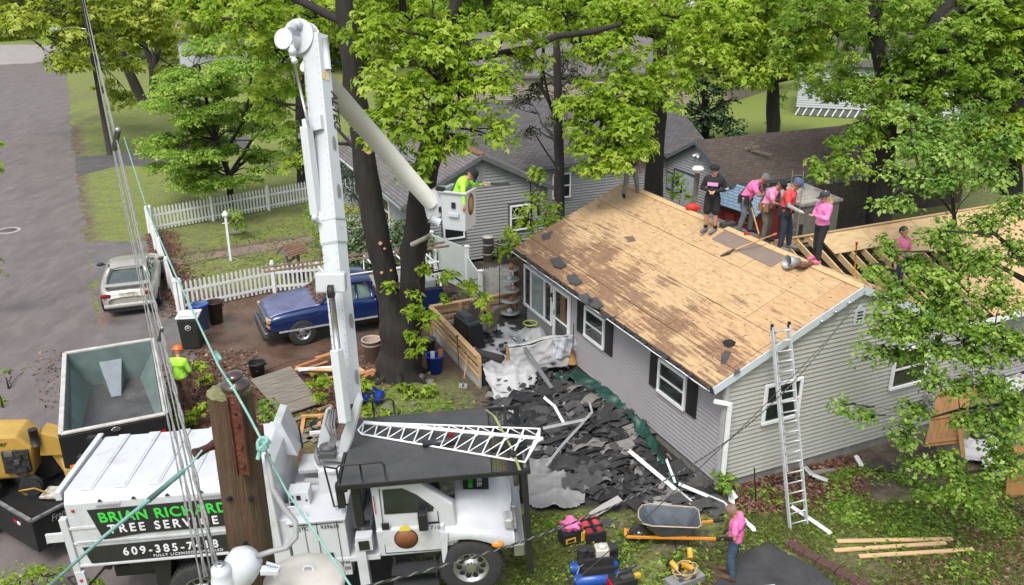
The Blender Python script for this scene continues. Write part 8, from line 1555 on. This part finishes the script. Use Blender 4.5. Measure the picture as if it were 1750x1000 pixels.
b = MB(); b.tube([(-.5, -.18, .16), (-.62, -.2, .32)], .02, 6).box((0, .02, .44), (.4, .05, .05)).tube([(-.4, -.1, .2), (-.35, -.15, .45), (-.2, -.1, .5)], .012, 6); b.build('fittings', CHR, t); b = MB(); b.cyl((-.48, -.22, .16), (-.54, -.22, .16), .1).cyl((.4, .25, .1), (.4, .32, .1), .12); b.build('wheel', RUB, t)
t = thing('tool_case', 'red and black power tool case in front of the blue compressor', 'tool case', G(1062, 1004), 20); b = MB(); b.box((0, 0, .14), (.5, .34, .26)); b.build('case', BLKP, t, bev=.03); MB().box((-.26, 0, .14), (.04, .3, .2)).build('red_end', REDL, t, bev=.01); b = MB(); b.tube([(-.12, 0, .27), (-.08, 0, .36), (.1, 0, .36), (.14, 0, .27)], .016, 6).box((.05, -.1, .29), (.25, .1, .06)).cyl((.15, .1, .28), (.35, .14, .32), .035); b.build('power_tool', mat('tool_dark', (.05, .05, .055), .4), t); MB().box((.25, -.12, .3), (.12, .08, .06)).build('battery', mat('tool_yellow', (.5, .35, .03), .5), t)
t = thing('nailer_pile', 'aluminium case heaped with yellow nail guns and coiled hose', 'nail guns', G(1172, 995), 28); b = MB(); b.box((-.05, -.02, .09), (.75, .3, .16)); b.build('case', mat('case_alu', (.35, .36, .37), .35, .5), t, bev=.02)
NY = mat('nailer_yellow', (.58, .33, .04), .45);
for i, (x, y, a) in enumerate(((-.1, .12, 20), (.12, .02, 70), (.25, .2, -30))):
 b = MB(); M_ = T(x, y, .24+.03*i) @ RZ(a) @ RX(20); b.cyl((0, 0, 0), (0, .2, .03), .055).box((0, .08, -.07), (.04, .06, .12)); b2 = b;
 b2.v = [tuple(M_ @ Vector(v)) for v in b2.v]; b2.build('nail_gun', NY, t, bev=.006); c_ = MB(); c_.box((0, .22, -.05), (.05, .05, .14), M_).cyl((0, -.05, 0), (0, .0, 0), .06); c_.build('nail_magazine', BLKP, t)
b = MB(); b.tube([(.22*math.cos(a)*(1+.15*math.sin(a*2.3)), .2*math.sin(a)*(1+.1*math.cos(a*1.7))+.05, .25+.05*math.sin(a*1.3)) for a in np.arange(0, 19, .35)], .011, 6); b.build('hose', mat('hose_tan', (.5, .36, .16), .5), t)
b = MB()
for i in range(9): b.box((random.uniform(-.3, .25), random.uniform(-.15, .15), .2), (random.uniform(.04, .14), .06, .08), RZ(0))
b.build('small_tools', mat('tool_mixed', (.14, .14, .14), .4, .3, var=.9, scale=12), t, bev=.01)
for a, c, lab in (((1430, 925), (1628, 921), 'pale lumber board farthest back on the lawn'), ((1425, 941), (1617, 928), 'pale lumber board in the middle of the three on the lawn'), ((1468, 951), (1664, 939), 'pale lumber board nearest the viewer on the lawn')):
 p, q = G(*a, .05), G(*c, .05); ob = MB().bar((0, 0, 0), q-p, .09, .04).build('lumber_board', LUM); ob.location = p; tag(ob, lab, 'board', 'new lumber boards on the lawn'); ob.modifiers.new('b', 'BEVEL').width = .004
BRK = mat('brick_dark', (.10, .055, .045), .9, var=.35, scale=5, bump=.6, col2=(.16, .12, .09), amt=.3); p, q = G(1345, 932), G(1480, 1008); n_ = 17; d = (q-p)/n_; a_ = math.degrees(math.atan2(d.y, d.x)); proto = None
bpos = ['at the upper end of the row'] + ['number %s counted from the upper end of the row' % w for w in 'two three four five six seven eight nine ten eleven twelve thirteen fourteen fifteen sixteen'.split()]+['at the lower end of the row']
for i in range(n_):
 M_ = Matrix.Translation(p+d*(i+.5)+Vector((0, random.uniform(-.015, .015), 0))) @ RZ(a_+random.uniform(-5, 5))
 if proto is None:
  proto = thing('cored_brick', 'x', 'brick', M=M_, group='cored bricks edging the asphalt path'); b = MB(); w = .21; h = .11; L = d.length*.92
  for yy in (-w/2+.01, 0, w/2-.01): b.box((0, yy, h/2), (L, .022, h))
  for xx in np.linspace(-L/2+.008, L/2-.008, 4): b.box((xx, 0, h/2-.002), (.016, w-.04, h-.006))
  b.box((0, 0, .01), (L*.98, w*.96, .018));
  for yy in (-.052, .052): b.box((0, yy, h/2-.003), (L-.01, .018, h-.008))
  b.build('brick', BRK, proto); c = proto
 else: c = copytree(proto, M=M_)
 c['label'] = 'dark cored brick edging the path, '+bpos[i]
for a, c, lab in (((1350, 925), (1480, 1015), 'low rusty edging board behind the cored bricks'),):
 p_, q_ = G(a[0]+4, a[1]-3, .03), G(c[0]+4, c[1]-3, .03); ob = MB().bar((0, 0, 0), q_-p_, .03, .1).build('edging_board', mat('rust_brown', (.09, .04, .025), .9, var=.4)); ob.location = p_; tag(ob, lab, 'edging')
t = thing('iron_post', 'short dark iron post in front of the gable wall', 'post', G(1292, 858)); MB().bar((0, 0, 0), (-.12, -.0, .85), .05, .02).build('post', mat('iron_dark', (.04, .035, .03), .7, .4), t)
t = thing('paving_slab', 'flat dark slate square on the lawn right of the ladder', 'slab', G(1423, 865)); MB().prism([(-.22, -.1), (.2, -.12), (.24, .1), (-.2, .12)], 0, .03).build('slab', FELT[1], t)
t = thing('paving_slab', 'flat dark slate square between the bags and the wheelbarrow', 'slab', G(1040, 895)); MB().prism([(-.2, -.14), (.16, -.2), (.22, .0), (.0, .16), (-.14, .12)], 0, .03).build('slab', FELT[1], t)
t = thing('weathered_timber', 'weathered timbers and black pipe in the leaf litter under the ladder', 'timber', G(1395, 818)); b = MB(); b.bar((-.1, .1, .08), (.5, .25, .05), .12, .05).bar((-.5, -.05, .04), (.45, .2, .1), .07, .04); b.build('timber', OLDW, t); MB().tube([(-1.2, -.35, .05), (-.4, -.05, .06), (.1, .1, .05)], .03, 8).build('pipe', BLKP, t)
t = thing('garden_hose', 'black hose end curling from the gable leaf litter', 'hose', G(1500, 805)); MB().tube([(-.3, .2, .03), (0, 0, .03), (.25, -.1, .03), (.35, .05, .03)], .022, 8).build('hose', BLKP, t)
Yp = 16.7; P_ = [at(1603, 668, 17.9), at(1668, 656, 17.9), at(1642, 757, 16.9), at(1579, 764, 16.9)]; o = P_[3].copy(); t = thing('leaning_gate', 'orange brown wooden gate panel leaning at the far end of the gable wall', 'panel', o); n_ = (P_[1]-P_[0]).cross(P_[3]-P_[0]).normalized(); PNL = mat('panel_wood', (.33, .17, .06), .75, var=.25, scale=2, stretch=(3, .5, .5))
for i in range(7): a, c = i/7, (i+.95)/7; MB().slab([P_[0].lerp(P_[1], a)-o, P_[0].lerp(P_[1], c)-o, P_[3].lerp(P_[2], c)-o, P_[3].lerp(P_[2], a)-o], n_, .02).build('board', PNL, t)
for k in (.08, .5, .92): a = P_[0].lerp(P_[3], k)-o; c = P_[1].lerp(P_[2], k)-o; MB().bar(a-n_*.03, c-n_*.03, .02, .09, up=(P_[0]-P_[3])).build('batten', PNL, t)
MB().bar(at(1636, 700, 17.2)-o, at(1646, 782, 16.6)-o, .1, .03).build('prop', PNL, t)
t = thing('leaning_gate', 'orange brown wooden gate panel at the right edge below the near branches', 'panel', G(1745, 850)); MB().slab([(-.35, 0, 0), (.6, .1, 0), (.6, .4, 1.1), (-.3, .3, 1.1)], (0, -1, .3), .02).build('board', PNL, t); MB().bar((-.35, -.03, .55), (.6, .07, .55), .02, .08).build('batten', PNL, t)
tarp('tarp', 'white scraps and crumpled plastic right of the leaning wooden panel', [(1640, 760), (1690, 735), (1720, 790), (1712, 830), (1670, 800), (1645, 790)], WTARP, lambda x, y: .03, .14, .05)
tarp('tarp', 'white plastic near the wing wall behind the branches', [(1675, 660), (1745, 630), (1755, 680), (1700, 690)], WTARP, lambda x, y: .03, .16, .06)
b = MB()
for i in range(120):
 g = G(random.uniform(1660, 1740), random.uniform(690, 760)); w = random.uniform(.05, .2); b.box((0, 0, 0), (w*1.6, w, .01), Matrix.Translation(g+Vector((0, 0, random.uniform(.02, .15)))) @ RZ(random.uniform(0, 180)) @ RX(random.gauss(0, 15)), random.randrange(2))
tag(b.build('side_debris', [FELT[0], FELT[1]]), kind='stuff')
p = G(1293, 986, 1.41); wc = thing('white_car', 'white car roof just showing at the bottom edge beside the path', 'car', M=Matrix.Translation((p.x-.25, p.y-.95, 0)) @ RZ(-160) @ T(-1.9, 0, 0)); CW = mat('car_white', (.5, .52, .55), .3, var=.04, coat=.4, bump=0)
carloft(wc, 'body', body, CW); carloft(wc, 'glasshouse', [(.55, gh(.66, .93, .62, .98)), (.8, gh(.72, .94, .60, 1.10)), (1.25, gh(.76, .94, .58, 1.34)), (2.3, gh(.78, .93, .60, 1.38)), (3.0, gh(.76, .91, .58, 1.22)), (3.45, gh(.70, .88, .60, .93))], MATS['car_glass'])
carloft(wc, 'roof', [(1.12, [(.5, 1.30), (.66, 1.31), (.62, 1.345), (.3, 1.37)]), (1.4, [(.5, 1.34), (.70, 1.34), (.66, 1.39), (.3, 1.415)]), (2.3, [(.5, 1.36), (.70, 1.35), (.66, 1.41), (.3, 1.43)]), (2.75, [(.5, 1.3), (.66, 1.29), (.6, 1.35), (.3, 1.37)])], CW)
for x in (.85, 3.6):
 for s in (-1, 1): wheel(wc, (x, s*.80, .31), .31, .2, s, 5)
# ================================================================== POLES AND WIRES
PW = mat('pole_wood', (.095, .055, .032), .9, var=.4, scale=5, bump=1.0, bscale=22, col2=(.05, .062, .025), amt=.40, stretch=(6, 6, .5)); RUST = mat('rusty_steel', (.13, .045, .028), .75, .3, var=.4, scale=12, bump=.5, bscale=60)
tp = at(392, 668, 4.35); fp = thing('utility_pole', 'mossy weathered utility pole close to the camera with insulator, rusty bracket and transformer', 'utility pole', (tp.x, tp.y, 0)); ht = tp.z
b = MB(); zs = np.linspace(0, ht, 40); vs = []; nn_ = 40
for z in zs:
 for k in range(nn_): a = 2*PI*k/nn_; r = (.121+(ht-z)*.006)*(1+.02*math.sin(a*7+z*.6)+.014*math.sin(a*13+2)+.01*math.sin(a*23+z*2)); vs.append((r*math.cos(a), r*math.sin(a), z))
b.add(vs, [(j*nn_+k, j*nn_+(k+1) % nn_, (j+1)*nn_+(k+1) % nn_, (j+1)*nn_+k) for j in range(39) for k in range(nn_)], None, 0, True); b.build('post', PW, fp)
b = MB(); vs = [(r*math.cos(2*PI*k/nn_), r*math.sin(2*PI*k/nn_), ht+.004*math.sin(k*2.3)*r/.13+(.012 if r < .1 else 0)) for r in (.124, .085, .04) for k in range(nn_)]; b.add(vs, [(j*nn_+k, j*nn_+(k+1) % nn_, (j+1)*nn_+(k+1) % nn_, (j+1)*nn_+k) for j in range(2) for k in range(nn_)]+[tuple(range(2*nn_, 3*nn_))], None, 0, True); b.build('mossy_top', mat('moss_top', (.17, .17, .085), .95, var=.4, scale=14, bump=1, bscale=50, col2=(.10, .075, .04), amt=.4), fp)
FI = Matrix.Translation((-tp.x, -tp.y, 0))
def fpt(px, py, Y): return FI @ at(px, py, Y)
bx = fpt(399, 655, 4.22); b = MB(); b.box((bx.x, -.150, ht-.20), (.062, .012, .50)).box((bx.x-.032, -.158, ht-.20), (.006, .03, .50)).box((bx.x+.032, -.158, ht-.20), (.006, .03, .50)); b.tube([(bx.x-.01, -.15, ht+.0), (bx.x-.02, -.10, ht+.12)], .014, 8); br_ = b.build('bracket', RUST, fp, bev=.002)
for z in (.12, .26, .38): MB().prism([(.016*math.cos(a), .016*math.sin(a)) for a in np.arange(0, 6.2, PI/2)], 0, .02, T(bx.x, -.156, ht-z) @ RX(90) @ RZ(15)).build('bolt', RUST, br_)
MB().lathe([(.009, 0), (.009, .004), (0, .004)], 12, T(bx.x, -.157, ht-.06) @ RX(90)).build('bolt_hole', DK, br_)
INS = mat('glazed_brown', (.035, .018, .014), .08, var=.3, bump=0, coat=1); ic = fpt(396, 640, 4.3); b = MB(); b.lathe([(0, -.035), (.045, -.035), (.075, -.015), (.082, .01), (.07, .035), (.04, .045), (.034, .055), (.048, .06), (.05, .075), (.035, .088), (.01, .092), (0, .092)], 32, Matrix.Translation((bx.x-.015, -.06, ht+.06)) @ RX(8)); b.build('insulator', INS, fp)
for (px, py, r) in ((390, 855, .014), (433, 858, .015), (419, 930, .013)):
 q = fpt(px, py, 4.21); rr = math.hypot(q.x, q.y); MB().cyl((q.x/rr*.145, q.y/rr*.145, q.z), (q.x/rr*.10, q.y/rr*.10, q.z), r, n=14).build('bolt_hole', DK, fp)
s0 = fpt(366, 760, 4.3); s1 = fpt(334, 776, 4.2); b = MB(); b.tube([s0.lerp(s1, -.5), s0, s0.lerp(s1, .3), s0.lerp(s1, .8), s1], [.03, .03, .022, .026, .034], 16); b.build('side_spool', mat('spool_brown', (.06, .025, .02), .4, var=.3), fp)
b = MB(); b.box((.13, .0, ht-.28), (.05, .08, .09)); b.build('side_bracket', RUST, fp, bev=.004)
TG = mat('transformer_paint', (.50, .53, .57), .35, var=.06, scale=4, bump=.05, coat=.3, col2=(.40, .40, .38), amt=.22)
tk = fpt(520, 985, 4.1); b = MB(); b.lathe([(0, .02), (.12, .018), (.215, .0), (.235, -.02), (.235, -.04), (.225, -.05), (.225, -.9)], 48, Matrix.Translation(tk)); tank = b.build('transformer_tank', mat('tank_cream', (.46, .44, .40), .5, var=.08, scale=6, bump=.1, col2=(.25, .2, .15), amt=.24), fp)
b = MB(); b.tube([tk+Vector((-.01, .03, .02)), tk+Vector((.0, .03, .05)), tk+Vector((.04, .03, .05)), tk+Vector((.05, .03, .02))], .008, 8); b.build('lifting_lug', TG, tank)
c1 = fpt(415, 965, 3.95); b = MB(); b.lathe([(0, .10), (.05, .09), (.09, .055), (.102, .0), (.098, -.06), (.085, -.10), (.06, -.2)], 36, Matrix.Translation(c1) @ RY(28) @ RX(-10)); b.build('cutout_head', TG, fp)
b = MB(); c2 = fpt(378, 978, 3.85); b.lathe([(0, .05), (.032, .05), (.034, .035), (.05, .032), (.054, .0), (.056, -.04), (.06, -.045), (.062, -.3)], 30, Matrix.Translation(c2)); b.build('bushing', TG, fp); b = MB(); b.lathe([(.014, .05), (.03, .052), (.03, .056), (.012, .06)], 20, Matrix.Translation(c2)).box((c2.x, c2.y, c2.z+.06), (.05, .012, .008)); b.build('bushing_cap', CHR, fp)
b = MB(); b.box(tuple(fpt(462, 975, 3.9)), (.10, .05, .03)).tube([fpt(455, 962, 3.9), fpt(478, 968, 3.9), fpt(470, 985, 3.9)], .010, 8); b.build('clamp_bracket', TG, fp, bev=.004)
b = MB(); b.tube([fpt(457, 776, 4.2), fpt(460, 800, 4.18), fpt(466, 835, 4.12), fpt(485, 868, 4.08), fpt(505, 892, 4.05), fpt(506, 918, 4.0), fpt(490, 936, 3.98), fpt(462, 943, 3.97), fpt(438, 951, 3.95)], .016, 14); b.build('conduit', mat('conduit_grey', (.27, .27, .28), .5, bump=.1), fp)
g = G(188, 265); fq = thing('utility_pole', 'dark utility pole with a street lamp on the grass verge at the far left', 'utility pole', g); b = MB(); b.tube([(0, 0, 0), (0, 0, 6), (0, 0, 12.5)], [.17, .14, .11], 14); b.build('post', mat('pole_dark', (.035, .028, .024), .9, var=.3, bump=.5), fq); b = MB(); lm = at(92, 50, 49.5)-g; b.tube([(0, 0, lm.z-.1), (lm.x*.5, lm.y*.5, lm.z+.05), (lm.x*.8, lm.y*.8, lm.z)], .04, 8); b.build('lamp_arm', GRM, fq)
b = MB(); b.ball((lm.x, lm.y, lm.z), (.45, .17, .12)); b.build('lamp_head', mat('lamp_head', (.42, .46, .5), .4), fq); b = MB(); b.ball((0, 0, 8.6), (.09, .09, .12)).box((0, -.15, 8.9), (.12, .12, .25)); b.build('fittings', BLKP, fq)
WIR = mat('wire_pale', (.32, .32, .31), .4, .5, var=.3, scale=30, bump=0); WIRD = mat('wire_dark', (.035, .035, .037), .5, bump=0); TEAL = mat('rope_teal', (.22, .43, .39), .6, var=.15, scale=30, bump=.5, bscale=200)
def wire(name, label, p, q, sag, r, m, n=24, twist=0, cat='wire', group=None, strands=1):
 p = Vector(p); q = Vector(q); b = MB(); base = [p.lerp(q, i/n)-Vector((0, 0, 4*sag*(i/n)*(1-i/n)))-p for i in range(n+1)]
 if strands == 1: b.tube(base, r, 6)
 else:
  d = (q-p).normalized(); u = d.cross(Vector((0, 0, 1))).normalized(); w = u.cross(d)
  K = n*10
  for s in range(strands):
   pts = []
   for i in range(K+1):
    t = i/K; c = p.lerp(q, t)-Vector((0, 0, 4*sag*t*(1-t)))-p; a = twist*t*2*PI+2*PI*s/strands; pts.append(c+(u*math.cos(a)+w*math.sin(a))*r*1.1)
   b.tube(pts, r, 5, mi=s % 2)
 o = b.build(name, m if isinstance(m, list) else [m]); o.location = p; return tag(o, label, cat, group)
far = g
for i, (dx, dz, ex, ey, rr, sg_) in enumerate(((.0, 9.6, 368, 962, .009, .12), (.05, 9.2, 360, 975, .008, .3), (-.05, 8.9, 352, 985, .009, .5), (.1, 8.3, 372, 990, .006, .35), (0, 7.9, 345, 1000, .006, .6), (.1, 7.2, 380, 1000, .007, .2))):
 lab = 'pale overhead wire running from the far pole to the near transformer, '+['topmost of the bundle', 'second from the top', 'third from the top', 'fourth from the top', 'fifth from the top', 'lowest of the bundle'][i]
 wire('overhead_wire', lab, far+Vector((dx, 0, dz)), at(ex, ey, 3.9), sg_, rr*(.7 if i else 1), WIR, group='overhead wires along the street', strands=1 if i % 2 else 2, twist=60)
for x, y, lab in ((205, 240, 'small splice closure hanging on the wires near the far pole'), (279, 577, 'black wire clamp on the bundle near the dump trailer')):
 f = (y-30)/940; q = far+Vector((0, 0, 9.3)); e = at(366, 968, 3.9); best = min((abs(project(np.array(v.x), np.array(v.y), np.array(v.z))[1]-y), i) for i, v in ((i, q.lerp(e, i/400)) for i in range(400))); v = q.lerp(e, best[1]/400); t = thing('wire_clamp', lab, 'clamp', v); s = .55 if y < 300 else .2; MB().bar((-.12*s, 0, -.3*s), (.1*s, 0, .3*s), .14*s, .14*s).build('clamp', WIRD, t, bev=.02*s); MB().ball((.1*s, 0, .3*s), .09*s).build('clamp_end', GRM, t)
rp_ = [at(212, 235, 30), at(252, 360, 13), at(300, 470, 7.6), at(345, 565, 5.4), at(375, 628, 4.30), at(388, 648, 4.16)]; o = rp_[-1].copy(); b = MB(); b.tube([v-o for v in rp_], [.012, .010, .008, .007, .007, .007], 8)
b.tube([v-o for v in (at(388, 648, 4.16), at(398, 662, 4.10), at(425, 710, 4.02), at(447, 752, 3.98))], .007, 8); b.tube([v-o for v in (at(450, 762, 3.97), at(490, 840, 3.9), at(545, 920, 3.7), at(605, 1010, 3.5))], .006, 8)
ob = b.build('teal_rope', TEAL); ob.location = o; tag(ob, 'teal rope tied around the near pole insulator and running off to the street', 'rope')
b = MB(); kc = at(450, 757, 3.97)-o
for i in range(4): b.tube([kc+Vector((.028*math.cos(a+i), .028*math.sin(a+i)*.6-.01, .028*math.sin(a*1.0+i*1.4))) for a in np.arange(0, 6.4, .5)], .010, 7)
b.tube([kc, kc+Vector((-.02, -.01, -.04)), kc+Vector((-.035, -.01, -.09))], .012, 7); b.tube([kc, kc+Vector((.04, -.01, .01))], .011, 7); b.build('knot', TEAL, ob)
b = MB(); q = Vector((bx.x-.015+tp.x, -.06+tp.y, ht+.098))-o; b.tube([q+Vector((.038*math.cos(a), .038*math.sin(a), .0012*a)) for a in np.arange(0, 13, .4)], .006, 6); b.build('rope_wrap', TEAL, ob)
for i, (x, y, Y) in enumerate(((367, 600, 4.7),)): b = MB(); v = at(x, y, Y)-o; b.tube([v, v+Vector((.03, -.02, -.05))], .017, 8); b.build('splice', TEAL, ob)
rq = [at(345, 770, 4.15), at(325, 795, 4.0), at(270, 842, 3.8), at(180, 915, 3.4), at(80, 1005, 3.0)]; o = rq[0].copy(); b = MB(); b.tube([v-o for v in rq], [.006, .006, .012, .008, .007], 8); ob = b.build('teal_rope', TEAL); ob.location = o; tag(ob, 'teal rope leading from the side spool down to the lower left corner', 'rope')
MB().tube([rq[1].lerp(rq[2], .2)-o, rq[2].lerp(rq[3], .2)-o], [.013, .015], 8).build('splice', mat('rope_dark', (.10, .2, .18), .7), ob)
e = HW(2.95, -.2, 3.95)
wire('service_cable', 'thick twisted service cable from the lower pole to the gable peak', at(585, 1012, 4.2), e, 1.05, .0055, [WIRD, WIR], n=30, twist=90, strands=3, group=None)
wire('service_cable', 'thin dark cable crossing the gable wall below the twisted one', at(930, 1040, 6.0), HW(3.2, -.2, 4.05), .2, .006, WIRD)
